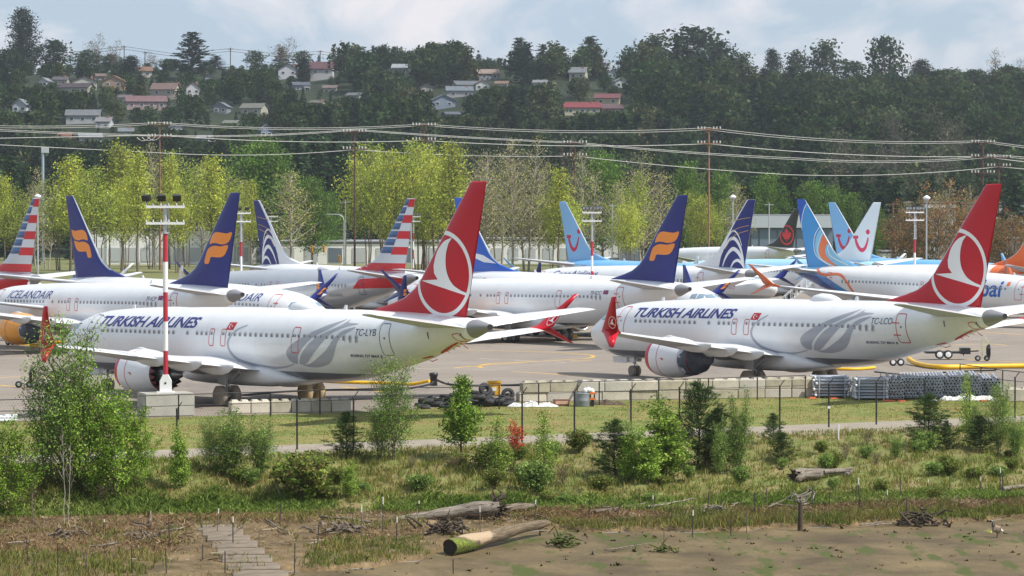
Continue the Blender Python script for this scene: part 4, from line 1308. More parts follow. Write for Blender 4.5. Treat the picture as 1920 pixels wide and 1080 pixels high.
def np_mesh(name, V, k, tint, m):
    """V: (n*k, 3) corner points of n separate k-sided faces, tint: (n, 3)"""
    n = len(V) // k
    me = bpy.data.meshes.new(name)
    me.vertices.add(n * k); me.loops.add(n * k); me.polygons.add(n)
    me.vertices.foreach_set('co', np.ascontiguousarray(V, dtype=np.float32).ravel())
    me.loops.foreach_set('vertex_index', np.arange(n * k, dtype=np.int32))
    me.polygons.foreach_set('loop_start', np.arange(0, n * k, k, dtype=np.int32))
    me.polygons.foreach_set('loop_total', np.full(n, k, dtype=np.int32))
    c = me.attributes.new('tint', 'FLOAT_COLOR', 'POINT')
    col = np.ones((n * k, 4), dtype=np.float32)
    col[:, :3] = np.repeat(tint, k, axis=0)
    c.data.foreach_set('color', col.ravel())
    me.materials.append(m)
    me.update(calc_edges=True)
    return me
def unit(a):
    return a / np.maximum(1e-9, np.linalg.norm(a, axis=-1, keepdims=True))
def leaves(P, size, rng, aspect=.55, dirs=None, droop=0.0):
    """diamond leaves at points P"""
    n = len(P)
    d = unit(rng.normal(size=(n, 3)) + (0, 0, -droop)) if dirs is None else unit(dirs + .35 * rng.normal(size=(n, 3)))
    w = unit(np.cross(d, rng.normal(size=(n, 3))))
    s = size * (.65 + .7 * rng.random((n, 1)))
    a = P - d * s * .5; b = P + w * s * aspect * .5; c = P + d * s * .5; e = P - w * s * aspect * .5
    return np.stack([a, b, c, e], 1).reshape(-1, 3)
def cols(hexes, idx, bright):
    C_ = np.array([hx(h)[:3] for h in hexes])
    return C_[idx] * bright[:, None]

def grow(H_, prof, nb, rise, nleaf, size, hexes, seed, t0=.15, spread=.06, trunk_r=.02, curve=.25, needle=False, lean=0.0, multi=1, inner=.25, aspect=.55, sub=3, clumps=7, wood=True, vert=1.0):
    """returns (wood MB, leaf vertices, tints). prof: radius (fraction of height) over height fraction"""
    rng = np.random.default_rng(seed); rnd = random.Random(seed)
    m = MB()
    cl, cd, cw = [], [], []
    stems = []
    for s in range(multi):
        if multi == 1: base, dx, dy = (0, 0), lean * H_, 0
        else:
            a = 2 * pi * s / multi + rnd.random()
            base = (.02 * H_ * cos(a), .02 * H_ * sin(a)); r = prof(.5) * H_ * rnd.uniform(.25, .6)
            dx, dy = r * cos(a), r * sin(a)
        hh = H_ * (1 if s == 0 else rnd.uniform(.7, .97))
        pts = []
        for i in range(7):
            t = i / 6
            pts.append(Vector((base[0] + dx * t ** 1.4 + rnd.uniform(-1, 1) * .012 * H_ * (t > 0), base[1] + dy * t ** 1.4 + rnd.uniform(-1, 1) * .012 * H_ * (t > 0), hh * t)))
        stems.append(pts)
        rr = trunk_r * H_ / (multi ** .5)
        m.tube(pts, [rr * (1 - .9 * i / 6) + .002 * H_ * .3 for i in range(7)], 6)
    for b in range(nb):
        pts = stems[b % len(stems)]
        t = t0 + (1 - t0) * ((b + rnd.random() * .8) / nb) ** .9
        t = min(.985, t)
        f = t * 6; i = min(5, int(f)); p = pts[i].lerp(pts[i + 1], f - i)
        a = b * 2.39996 + rnd.uniform(-.4, .4)
        L_ = prof(t) * H_ * rnd.uniform(.72, 1.12)
        if L_ < .01 * H_: continue
        e = rise(t) + rnd.uniform(-.12, .12)
        d = Vector((cos(a) * cos(e), sin(a) * cos(e), sin(e)))
        up = Vector((0, 0, 1))
        bp = []
        for j in range(5):
            u = j / 4
            bp.append(p + d * L_ * u + up * (curve * L_ * u * u))
        if wood: m.tube(bp, [trunk_r * H_ * .38 * (1 - t * .6) * (1 - .85 * j / 4) + .0012 * H_ for j in range(5)], 4, caps=False)
        kk = max(2, int(clumps * (L_ / (prof(.4) * H_ + 1e-6)) + .5))
        cb = rnd.uniform(.72, 1.28)
        for c in range(kk):
            u = inner + (1 - inner) * (c + rnd.random()) / kk
            f = u * 4; i = min(3, int(f)); q = bp[i].lerp(bp[i + 1], f - i)
            if sub and u > .3:
                for z in range(1):
                    o = Vector((rnd.gauss(0, 1), rnd.gauss(0, 1), rnd.gauss(0, 1) * .6)) * spread * H_ * .9
                    if wood and rnd.random() < .5: m.tube([q, q + o], [.0035 * H_ * .5, .0015 * H_ * .5], 3, caps=False)
                    q = q + o
            cl.append(q); cd.append(d); cw.append(cb * rnd.uniform(.8, 1.22))
    cl = np.array([tuple(q) for q in cl]); cd = np.array([tuple(q) for q in cd]); cw = np.array(cw)
    n = len(cl)
    idx = rng.integers(0, n, nleaf)
    sg = spread * H_
    P = cl[idx] + rng.normal(size=(nleaf, 3)) * np.array([sg, sg, sg * (.35 if needle else .8) * vert])
    P[:, 2] = np.maximum(P[:, 2], .01 * H_)
    V = leaves(P, size, rng, aspect, cd[idx] if needle else None)
    hue = rng.integers(0, len(hexes), n)
    mix = np.where(rng.random(nleaf) < .7, hue[idx], rng.integers(0, len(hexes), nleaf))
    T = cols(hexes, mix, cw[idx] * (.8 + .4 * rng.random(nleaf)))
    return m, V, T

PROTO = {}
def proto(key, wood_mat=M_BARK, leafm=M_LEAF, **kw):
    m, V, T = grow(seed=len(PROTO) * 7 + 11, **kw)
    PROTO[key] = dict(H=kw['H_'], wood=m.mesh('trunk', 1), leaf=np_mesh('crown', V, 4, T, leafm), wm=wood_mat, lm=leafm, V=V, T=T)
def plant(key, loc, h, w=1.0, rz=None, label=None, cat='tree', group=None, name='tree', rnd=random.Random(3)):
    p = PROTO[key]
    t = empty(name, loc, rnd.uniform(0, 6.28) if rz is None else rz, label, cat, group)
    s = h / p['H']
    t.scale = (s * w, s * w, s)
    link('trunk', p['wood'], t, [p['wm']])
    link('crown', p['leaf'], t, [p['lm']])
    return t
ov = lambda k, q=.5: (lambda t: k * (max(0, sin(pi * min(1, max(0, t)) ** q)) ** .7 + .05))     # rounded outline
cone = lambda k, t0=.1: (lambda t: k * (1 - t) ** .85 + .012)
YG = ['#a6b246', '#b8bf50', '#94a346', '#c2c25c']
YG2 = ['#a0af4a', '#b0bb54', '#8c9f4a']
GR = ['#66863a', '#789642', '#567534']
DG = ['#2f4026', '#3a4c2b', '#273621']  # dark evergreen tones, also standing in for cloud shadow on the slope
CF = ['#2f4230', '#3b4f35', '#27382a']
TW = ['#a19a70', '#b0a87a', '#8f8a68', '#a0a358']
OR = ['#a9714a', '#b8845a', '#94764e', '#8f8a50', '#a08f5c']
# trees beside the road behind the apron
proto('poplar', H_=20, prof=ov(.17, .55), nb=60, rise=lambda t: .75 + .3 * t, nleaf=4600, size=.34, hexes=YG, t0=.33, spread=.032, trunk_r=.010, multi=1, clumps=6)
proto('poplar_b', H_=20, prof=ov(.21, .6), nb=64, rise=lambda t: .65 + .3 * t, nleaf=5000, size=.34, hexes=YG2, t0=.33, spread=.034, trunk_r=.010, multi=3, clumps=6)
proto('broad_spring', H_=18, prof=ov(.30, .62), nb=84, rise=lambda t: .55, nleaf=9000, size=.34, hexes=YG, t0=.26, spread=.038, trunk_r=.012, multi=3, clumps=8)
proto('thin_spring', H_=18, prof=ov(.30, .5), nb=44, rise=lambda t: .45, nleaf=2400, size=.30, hexes=TW + ['#a3a04a'], t0=.18, spread=.035, trunk_r=.013, clumps=6, wood_mat=M_BARKL)
proto('bare_spring', H_=20, prof=ov(.22, .5), nb=60, rise=lambda t: .7, nleaf=2600, size=.28, hexes=TW, t0=.15, spread=.03, trunk_r=.012, clumps=6, wood_mat=M_BARKL, multi=2)
proto('maple', H_=16, prof=ov(.40, .62), nb=90, rise=lambda t: .35 + .4 * t, nleaf=11000, size=.42, hexes=GR, t0=.12, spread=.042, trunk_r=.018, clumps=8)
proto('spruce', H_=18, prof=cone(.30), nb=110, rise=lambda t: -.12 + .35 * t, nleaf=6500, size=.75, hexes=CF + ['#4a5f3a'], t0=.05, spread=.020, trunk_r=.013, curve=-.05, needle=True, clumps=8, leafm=M_NEEDLE, wood_mat=M_BARKD, aspect=.35)
proto('red_bud', H_=14, prof=ov(.27, .55), nb=64, rise=lambda t: .75, nleaf=3200, size=.28, hexes=OR, t0=.12, spread=.035, trunk_r=.012, clumps=7, multi=3, wood_mat=M_BARK)
# hill trees (seen from more than a kilometre), cloud shadow put into their dark greens
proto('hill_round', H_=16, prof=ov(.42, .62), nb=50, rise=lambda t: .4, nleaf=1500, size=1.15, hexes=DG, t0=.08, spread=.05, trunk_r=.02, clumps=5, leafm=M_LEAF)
proto('hill_round_b', H_=18, prof=ov(.34, .6), nb=50, rise=lambda t: .5, nleaf=1500, size=1.1, hexes=['#3d4b30', '#4a5536', '#34442b', '#52583c'], t0=.08, spread=.05, trunk_r=.02, clumps=5)
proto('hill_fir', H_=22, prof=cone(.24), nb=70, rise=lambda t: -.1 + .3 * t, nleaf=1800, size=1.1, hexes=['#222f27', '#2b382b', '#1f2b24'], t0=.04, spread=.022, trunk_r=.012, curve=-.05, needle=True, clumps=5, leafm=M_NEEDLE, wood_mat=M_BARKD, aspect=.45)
proto('hill_grey', H_=20, prof=ov(.15, .6), nb=50, rise=lambda t: .95, nleaf=700, size=.7, hexes=['#4f5446', '#5c5e50', '#485038'], t0=.1, spread=.03, trunk_r=.010, clumps=5, multi=3, wood_mat=M_BARK)
proto('hill_bare', H_=16, prof=ov(.33, .55), nb=46, rise=lambda t: .6, nleaf=500, size=.6, hexes=['#6f6252', '#7d6f5c'], t0=.15, spread=.04, trunk_r=.012, clumps=5, multi=2, wood_mat=M_BARK)
proto('sequoia', H_=30, prof=lambda t: .26 * (1 - t) ** .42 * min(1, .55 + t * 2.0) + .01, nb=150, rise=lambda t: .1 + .5 * t, nleaf=5200, size=1.0, hexes=['#222d22', '#2b3628'], t0=.03, spread=.03, trunk_r=.02, clumps=6, leafm=M_NEEDLE)
proto('cedar', H_=24, prof=lambda t: .30 * (1 - t) ** .6 * (.45 + .55 * abs(sin(t * 15))) + .015, nb=90, rise=lambda t: .02 + .3 * t, nleaf=3000, size=.95, hexes=['#243027', '#2d3a2c'], t0=.15, spread=.018, trunk_r=.014, clumps=6, leafm=M_NEEDLE, needle=True, aspect=.45)
proto('umbrella_pine', H_=16, prof=lambda t: (.5 * sin(pi * ((t - .4) / .6)) ** .5 if t > .42 else .0) + .01, nb=80, rise=lambda t: .5, nleaf=3000, size=.8, hexes=['#222d22', '#2b3628'], t0=.42, spread=.04, trunk_r=.02, clumps=6, leafm=M_NEEDLE)

def tall_h(px, top, loc):
    return CAM_H + (393 - top) * loc[1] / CAM_F - loc[2]
LBL = {'poplar': 'slender yellow-green tree', 'poplar_b': 'bushy yellow-green tree', 'broad_spring': 'broad bright yellow-green tree', 'thin_spring': 'thin half-leafed tree', 'bare_spring': 'nearly bare tan tree',
       'maple': 'full rounded green tree', 'spruce': 'dark green conifer', 'red_bud': 'rusty orange budding tree'}
NM = {'spruce': 'conifer_tree', 'red_bud': 'budding_tree', 'maple': 'maple_tree'}
MID = [(8, 335, 'poplar', .95), (30, 350, 'poplar_b', 1.1), (48, 308, 'spruce', .55), (66, 350, 'thin_spring', 1), (88, 318, 'bare_spring', 1), (110, 345, 'poplar_b', 1.2), (132, 300, 'poplar', 1.2), (158, 325, 'poplar', 1),
       (182, 318, 'poplar_b', 1.2), (205, 330, 'poplar', 1), (228, 275, 'poplar', 1.25), (236, 330, 'broad_spring', .7), (258, 292, 'poplar', 1.0), (292, 275, 'bare_spring', .8), (282, 330, 'poplar_b', 1.0), (318, 300, 'poplar', .9), (350, 290, 'poplar_b', 1.1), (332, 350, 'broad_spring', .7),
       (378, 318, 'thin_spring', .9), (398, 300, 'poplar', 1.2), (425, 322, 'poplar_b', 1.2), (450, 340, 'thin_spring', 1), (492, 278, 'maple', 1.05), (470, 345, 'poplar', .9), (585, 345, 'maple', .75), (614, 372, 'maple', .8),
       (545, 328, 'thin_spring', 1.15), (690, 282, 'broad_spring', .85), (722, 275, 'poplar_b', 1.25), (750, 278, 'broad_spring', .8), (785, 272, 'poplar_b', 1.15), (815, 280, 'broad_spring', .8), (848, 275, 'poplar', 1.15), (868, 300, 'bare_spring', 1),
       (738, 350, 'broad_spring', .8), (800, 350, 'broad_spring', .8), (905, 285, 'bare_spring', 1.2), (935, 265, 'bare_spring', 1.15), (960, 310, 'thin_spring', 1.0), (986, 262, 'bare_spring', 1.1), (1012, 320, 'thin_spring', 1), (1048, 322, 'poplar', 1.2),
       (1068, 355, 'poplar_b', 1.2), (1035, 370, 'broad_spring', .8), (1098, 290, 'bare_spring', 1), (1130, 300, 'maple', .75), (1160, 345, 'thin_spring', 1), (1188, 325, 'poplar_b', 1), (1205, 290, 'bare_spring', 1.25), (1238, 330, 'thin_spring', 1.1), (1178, 380, 'broad_spring', .8),
       (1288, 318, 'maple', .6), (1312, 362, 'broad_spring', .8), (1340, 380, 'poplar_b', 1), (1352, 332, 'maple', .65), (1380, 350, 'thin_spring', .9), (1405, 335, 'spruce', .9), (1440, 338, 'maple', .7), (1480, 325, 'spruce', .9), (1468, 370, 'maple', .7),
       (1520, 352, 'maple', .8), (1558, 360, 'maple', .8), (1595, 372, 'maple', .7), (1540, 318, 'spruce', 1), (1580, 330, 'spruce', .9), (1625, 345, 'spruce', .9), (1640, 395, 'maple', .7), (1680, 335, 'spruce', 1.1), (1720, 355, 'spruce', 1),
       (1685, 382, 'red_bud', 1.1), (1712, 370, 'red_bud', 1.1), (1755, 350, 'red_bud', 1.0), (1768, 342, 'bare_spring', .9), (1800, 345, 'red_bud', 1.0), (1820, 348, 'bare_spring', .8), (1838, 395, 'red_bud', 1.1), (1868, 400, 'red_bud', 1.1), (1895, 395, 'red_bud', 1.1),
       (1900, 325, 'spruce', 1.1), (1918, 400, 'red_bud', 1), (1855, 335, 'spruce', .9)]
rM = random.Random(8)
for i, (px, top, kind, w) in enumerate(MID):
    d = rM.uniform(568, 645) if kind not in ('spruce', 'maple') else rM.uniform(645, 700)
    if min(abs(px - q) for q in (300, 665, 1329)) < 26: d = max(d, 618)
    if min(abs(px - q) for q in (795, 1078, 1842)) < 30: d = min(d, 596)
    if px > 1640 and kind == 'red_bud': d = 560
    if kind in ('maple',) and px > 1400: d = 655
    x = (px - 960) / CAM_F * d
    loc = (x, d, gz(x, d))
    h = tall_h(px, top, loc)
    lab = LBL[kind] + ' in the row behind the jets, ' + ('left of the floodlight mast' if px < 300 else 'between mast and striped fin' if px < 680 else 'behind the near red fin' if px < 1010 else
          'behind the navy fins' if px < 1420 else 'near the grey hangar' if px < 1660 else 'at the right')
    plant(kind, loc, h, w, None, lab, 'tree', 'trees in the row behind the apron', NM.get(kind, 'roadside_tree'), rM)
# dark conifers standing behind the row, in the gaps
for i, (px, top, w) in enumerate([(520, 262, .9), (556, 258, .95), (590, 255, 1.0), (626, 262, .95), (648, 290, .9), (20, 290, 1), (170, 290, 1), (450, 290, 1), (1270, 330, 1), (1420, 310, 1), (1500, 300, 1), (1610, 312, 1.0), (1655, 318, 1), (1745, 330, 1), (1785, 320, 1)]):
    d = 715 + (i % 4) * 9
    x = (px - 960) / CAM_F * d
    plant('spruce', (x, d, -1.2), tall_h(px, top, (x, d, -1.2)), w, None, 'tall dark conifer standing behind the row of spring-green trees', 'tree', 'dark conifers behind the roadside trees', 'conifer_tree', rM)

# ---- houses on the hill
M_WIN = mat('dark_window_glass', hx('#3a4148'), .2)
M_TRIM = mat('white_window_trim', (.7, .7, .7), .6)
def house(px, py, wpx, hpx, wallc, roofc, lab, gable='side', deep=1.0, chimney=False, porch=False):
    g = hit(px, py, 900)
    k = g.y / CAM_F
    W, Hh = wpx * k, hpx * k
    D = 9.0 * deep
    t = empty('hillside_house', g, random.Random(px).uniform(-.25, .3), lab, 'house', 'houses on the hillside')
    wm = mat('siding_' + wallc.strip('#'), tuple(v * .72 for v in hx(wallc)[:3]), .8); rm = mat('shingles_' + roofc.strip('#'), tuple(v * .62 for v in hx(roofc)[:3]), .9, noise=(.8, .2))
    wall_h = Hh * .62
    m = MB(); m.box((0, D / 2, wall_h / 2 - 1.5), (W, D, wall_h + 3))
    rise = Hh * .38
    if gable == 'front':
        m.add([(-W / 2, 0, wall_h), (W / 2, 0, wall_h), (0, 0, wall_h + rise)], [(0, 1, 2)])
        m.add([(-W / 2, D, wall_h), (W / 2, D, wall_h), (0, D, wall_h + rise)], [(2, 1, 0)])
    else:
        for s in (-1, 1):
            m.add([(s * W / 2, 0, wall_h), (s * W / 2, D, wall_h), (s * W / 2, D / 2, wall_h + rise)], [(0, 1, 2)[::s]])
    m.obj('wall', [wm], t)
    r = MB(); o = .5; th = .22
    if gable == 'front':
        for s in (-1, 1):
            r.add([(0, -o, wall_h + rise + .05), (s * (W / 2 + o), -o, wall_h - .25), (s * (W / 2 + o), D + o, wall_h - .25), (0, D + o, wall_h + rise + .05),
                   (0, -o, wall_h + rise + .05 + th), (s * (W / 2 + o), -o, wall_h - .25 + th), (s * (W / 2 + o), D + o, wall_h - .25 + th), (0, D + o, wall_h + rise + .05 + th)],
                  [(0, 1, 2, 3)[::-s], (4, 5, 6, 7)[::s], (0, 4, 5, 1)[::-s], (1, 5, 6, 2)[::-s], (2, 6, 7, 3)[::-s]])
    else:
        for s in (-1, 1):
            ye, yr = (-o if s < 0 else D + o), D / 2
            r.add([(-W / 2 - o, yr, wall_h + rise + .05), (-W / 2 - o, ye, wall_h - .25), (W / 2 + o, ye, wall_h - .25), (W / 2 + o, yr, wall_h + rise + .05),
                   (-W / 2 - o, yr, wall_h + rise + .05 + th), (-W / 2 - o, ye, wall_h - .25 + th), (W / 2 + o, ye, wall_h - .25 + th), (W / 2 + o, yr, wall_h + rise + .05 + th)],
                  [(0, 1, 2, 3)[::s], (4, 5, 6, 7)[::-s], (0, 4, 5, 1)[::s], (1, 5, 6, 2)[::s], (2, 6, 7, 3)[::s]])
    ro = r.obj('roof', [rm], t)
    if chimney:
        c_ = MB(); c_.box((W * .3, D * .4, wall_h + rise * .8), (.9, .9, 1.8)); c_.obj('chimney', [mat('brick_chimney', hx('#8a6a5a'), .9)], ro)
    nw = max(2, int(W / 3.4))
    for i in range(nw):
        x = -W / 2 + W * (i + .5) / nw
        for row in range(2 if wall_h > 5 else 1):
            z = wall_h - 1.3 - row * 2.7
            f = MB(); f.box((x, -.04, z), (1.5, .10, 1.2)); fo_ = f.obj('window', [M_TRIM], t)
            p = MB(); p.box((x, -.10, z), (1.2, .04, .95)); p.obj('window_pane', [M_WIN], fo_)
    if porch:
        p = MB(); p.box((W * .3, -1.6, wall_h * .45), (W * .35, 3.2, .18)); 
        for s in (.15, .45): p.box((W * s, -3.0, wall_h * .1), (.15, .15, wall_h * .7))
        p.obj('porch', [M_TRIM], t)
    HBOX.append((px - wpx / 2 - 3, px + wpx / 2 + 3, py - hpx - 2, py + 1, g.y))
HBOX = []
HOUSES = [(112, 158, 26, 14, '#b9b4a8', '#5f5a60', 'small cream house with dark roof left of the gable house', 'side'), (80, 160, 14, 14, '#c8ccd0', '#8f949a', 'tiny white house half behind the left trees', 'front'),
          (188, 150, 20, 12, '#b8a79a', '#7d6a60', 'small tan house under the brown crown', 'side'), (232, 190, 26, 12, '#a9a39c', '#6a6468', 'low grey carport house beside the dark cypress', 'side'), (330, 168, 26, 12, '#b7a9a2', '#75605c', 'brown-roofed cottage above the cream two-storey house', 'side'),
          (392, 152, 16, 12, '#aab2bc', '#7b8088', 'small blue-grey house below the spreading cedar', 'front'), (566, 168, 30, 14, '#8f98a8', '#5f6674', 'blue-grey house below the white gable', 'side'), (618, 172, 24, 12, '#b9b8b0', '#7d6f6a', 'small pale house below the maroon roof', 'side'),
          (590, 200, 22, 12, '#a8a08c', '#6f6a60', 'tan shed deep in the wood below the maroon roof', 'side'), (800, 172, 24, 14, '#a39c94', '#70747c', 'brown house left of the long grey roof', 'front'), (850, 220, 26, 10, '#7d8490', '#666c78', 'open carport with flat grey roof below the gable', 'side'),
          (940, 164, 22, 12, '#bcae9c', '#8a7264', 'small tan house right of the square grey house', 'side'), (120, 262, 22, 12, '#b08068', '#8a5a48', 'small brick-red building at the left above the cables', 'side'), (430, 238, 24, 12, '#b4b6a8', '#7c8078', 'pale greenish house low in the trees', 'side'), (330, 246, 22, 12, '#9fa6b0', '#70767e', 'grey house low in the trees above the left pole', 'front'),
          (268, 145, 34, 20, '#cfcac4', '#8a6a56', 'small white house with brown roof below the ridge', 'side'),
          (158, 166, 46, 22, '#c9c5ba', '#5c4c4e', 'cream house with white front gable and dark roof', 'front'),
          (137, 176, 56, 20, '#bdb9a8', '#4c4048', 'low cream house with long dark roof', 'side'),
          (212, 168, 40, 26, '#b59a84', '#9a7258', 'tan house with orange-brown gable and porch', 'front'),
          (305, 186, 46, 30, '#c3b6ac', '#7d6660', 'cream two-storey house beside the pink house', 'side'),
          (362, 184, 26, 30, '#d5d5d6', '#6f6260', 'narrow white gabled house half behind a round tree', 'front'),
          (275, 206, 74, 26, '#b89ea0', '#806468', 'long pink house with brown roof', 'side'),
          (36, 216, 26, 30, '#c5ccd4', '#8d949c', 'narrow pale blue house at the left', 'front'),
          (155, 232, 62, 26, '#bfc3c6', '#777c80', 'white house with grey roof and chimney', 'side'),
          (192, 240, 26, 20, '#c9cbd0', '#8d8a8e', 'small white annex beside the grey-roofed house', 'side'),
          (412, 212, 26, 20, '#8d949c', '#7b848e', 'grey house with shallow roof in the trees', 'front'),
          (470, 216, 40, 22, '#b6b5a4', '#777870', 'pale yellow house partly hidden by trees', 'side'),
          (442, 126, 40, 16, '#8a6f60', '#43444e', 'brown house with dark double gable on the ridge', 'front'),
          (540, 148, 36, 28, '#d2d4da', '#5b5258', 'white gabled house left of a dark tree', 'front'),
          (602, 150, 42, 34, '#cfcdd0', '#6a4850', 'white house with maroon roof and decks', 'side'),
          (750, 138, 30, 18, '#9da4aa', '#a4abb0', 'grey metal-roofed house on the ridge', 'side'),
          (832, 204, 44, 26, '#8f9db0', '#7f8896', 'blue-grey gabled house above the carport', 'front'),
          (862, 182, 48, 20, '#b4b4b6', '#79828e', 'white house with long grey roof', 'side'),
          (882, 170, 52, 18, '#a9a29a', '#6f7680', 'brick and cream house with grey roof', 'side'),
          (918, 150, 40, 20, '#979aa2', '#a38f86', 'square grey house with tan end wall', 'side'),
          (905, 168, 26, 18, '#ccd0cc', '#a07f70', 'small white house with tan roof', 'front'),
          (1092, 216, 66, 24, '#d2cdb0', '#8d3f46', 'long cream house with red roof', 'side'),
          (1138, 196, 46, 20, '#c9bfa0', '#7c4c50', 'cream house with maroon roof above the red-roofed one', 'side'),
          (1148, 214, 38, 18, '#a3957f', '#6d5258', 'tan house with brown roof beside the red-roofed one', 'side'),
          (1166, 164, 24, 18, '#cfd2d6', '#8f949a', 'white gabled house at the right of the tall conifers', 'front'),
          (1082, 152, 30, 26, '#c5c2b0', '#7f8488', 'cream house behind the tall conifers', 'side'),
          (1148, 146, 14, 16, '#b6cdd0', '#8f9aa0', 'pale turquoise house on the ridge', 'front'),
          (1012, 162, 24, 12, '#b5b2a8', '#8d8f96', 'low grey-roofed house under the conifers', 'side'),
          (170, 268, 40, 18, '#c9ccd0', '#8f949a', 'white house just above the power lines', 'side'),
          (236, 256, 26, 16, '#b9bcc0', '#7f858c', 'grey house just above the power lines', 'side'),
          (378, 268, 26, 14, '#a9aeb6', '#7f858c', 'blue-grey shed behind the power lines', 'side'),
          (500, 262, 22, 28, '#8f9db4', '#77808c', 'narrow blue house between tree clumps', 'front'),
          (660, 186, 24, 12, '#9fa4a6', '#6f7478', 'grey house low in the wood right of the maroon roof', 'side')]
for i, h in enumerate(HOUSES):
    house(*h[:6], h[6], h[7], chimney=(i % 4 == 0), porch=(i in (3, 6, 14)))

# ---- hill trees: skyline ones one by one
SKY = [(45, 22, 56, 'sequoia', 'great dark oval evergreen topping the ridge at the left'), (102, 78, 62, 'hill_round', 'rounded green tree right of the great evergreen'), (12, 95, 66, 'hill_round', 'rounded green tree at the left edge of the ridge'),
       (180, 64, 34, 'hill_bare', 'pale half-bare tree rising over a brown crown'), (165, 98, 66, 'hill_round_b', 'wide brownish crown under the pale tree'), (215, 76, 26, 'hill_bare', 'thin bare tree on the ridge'), (210, 104, 44, 'hill_round', 'dark crown beside the thin bare tree'),
       (246, 108, 42, 'sequoia', 'dense dark cypress beside the pink house'), (284, 98, 30, 'hill_bare', 'purplish bare tree above the small white house'), (362, 62, 92, 'cedar', 'wide spreading cedar on the ridge'), (318, 112, 44, 'hill_round', 'dark crown left of the spreading cedar'),
       (405, 105, 44, 'hill_fir', 'dark fir right of the spreading cedar'), (480, 98, 40, 'hill_round_b', 'green crown left of the twiggy tree'), (534, 72, 44, 'hill_bare', 'bare twiggy tree on the ridge'), (528, 90, 40, 'hill_fir', 'dark conifer beneath the twiggy tree'), (566, 98, 40, 'hill_round_b', 'brown crown before the white gable'),
       (570, 112, 26, 'sequoia', 'dark narrow tree between two white houses'), (625, 90, 22, 'hill_fir', 'small pointed fir above the maroon roof'), (598, 104, 12, 'hill_fir', 'tiny pointed fir on the ridge'), (655, 98, 56, 'hill_round', 'round dark crown right of the maroon roof'), (700, 86, 20, 'hill_fir', 'thin pointed fir on the ridge'),
       (675, 102, 40, 'hill_round_b', 'green crown on the ridge between firs'), (740, 88, 36, 'hill_fir', 'broad-based fir beside the metal roof'), (726, 96, 26, 'hill_round', 'green crown left of the broad-based fir'), (806, 86, 44, 'cedar', 'tall dark cedar left of the umbrella pine'), (848, 90, 62, 'umbrella_pine', 'umbrella-shaped dark pine on the ridge'),
       (898, 102, 26, 'hill_fir', 'neat pointed fir above the square grey house'), (930, 114, 24, 'hill_bare', 'bare tree left of the tall pines'), (880, 122, 26, 'hill_bare', 'small bare tree beside the neat fir'), (974, 72, 52, 'cedar', 'ragged tall cedar, left of three dark firs'), (1018, 84, 48, 'hill_fir', 'dark fir with double tip'),
       (1052, 88, 54, 'hill_fir', 'dark fir in the middle of the tall group'), (1106, 70, 62, 'hill_fir', 'tallest dark fir on the ridge'), (1104, 100, 52, 'sequoia', 'dense dark evergreen below the tallest fir'), (1136, 112, 26, 'hill_bare', 'pale thin tree right of the tallest fir'),
       (1226, 70, 64, 'hill_round_b', 'tall rounded tree left of the biggest crown'), (1298, 56, 116, 'hill_round', 'biggest rounded crown on the ridge'), (1352, 82, 60, 'hill_round', 'right shoulder of the biggest crown group'), (1390, 104, 50, 'hill_round_b', 'low rounded tree right of the biggest crown'),
       (1448, 96, 34, 'sequoia', 'pointed cypress-like tree on the ridge'), (1492, 100, 50, 'hill_round_b', 'grey-green crown beside the cypress-like tree'), (1546, 82, 66, 'hill_round_b', 'domed tree with pale top on the ridge'), (1600, 118, 56, 'hill_round', 'low green crown on the ridge'), (1658, 74, 66, 'hill_round', 'tall isolated rounded tree on the ridge'),
       (1725, 116, 48, 'sequoia', 'dark stubby evergreen on the ridge'), (1866, 94, 42, 'hill_bare', 'pale see-through tree on the ridge at right'), (1912, 112, 36, 'hill_bare', 'pale bare tree at the right edge'), (1780, 132, 70, 'hill_round', 'low dark crown on the ridge at right'), (1830, 134, 60, 'hill_round_b', 'low grey-green crown on the ridge at right'),
       (1892, 128, 56, 'hill_round', 'dark crown on the ridge near the right edge'), (1180, 122, 46, 'hill_round_b', 'low crown right of the small white gable'), (760, 118, 30, 'hill_round', 'low crown behind the metal roof')]
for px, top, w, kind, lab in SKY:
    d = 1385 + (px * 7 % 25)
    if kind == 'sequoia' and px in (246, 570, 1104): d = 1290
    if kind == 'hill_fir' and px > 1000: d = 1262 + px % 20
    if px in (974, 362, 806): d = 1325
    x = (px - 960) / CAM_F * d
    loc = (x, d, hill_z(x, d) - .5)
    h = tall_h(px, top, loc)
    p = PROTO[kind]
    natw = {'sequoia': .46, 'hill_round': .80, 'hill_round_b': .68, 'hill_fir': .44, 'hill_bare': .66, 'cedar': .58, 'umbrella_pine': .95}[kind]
    plant(kind, loc, h, 1.22 * (w * d / CAM_F) / (h * natw), None, lab, 'tree', 'trees along the ridge', 'ridge_tree', rM)

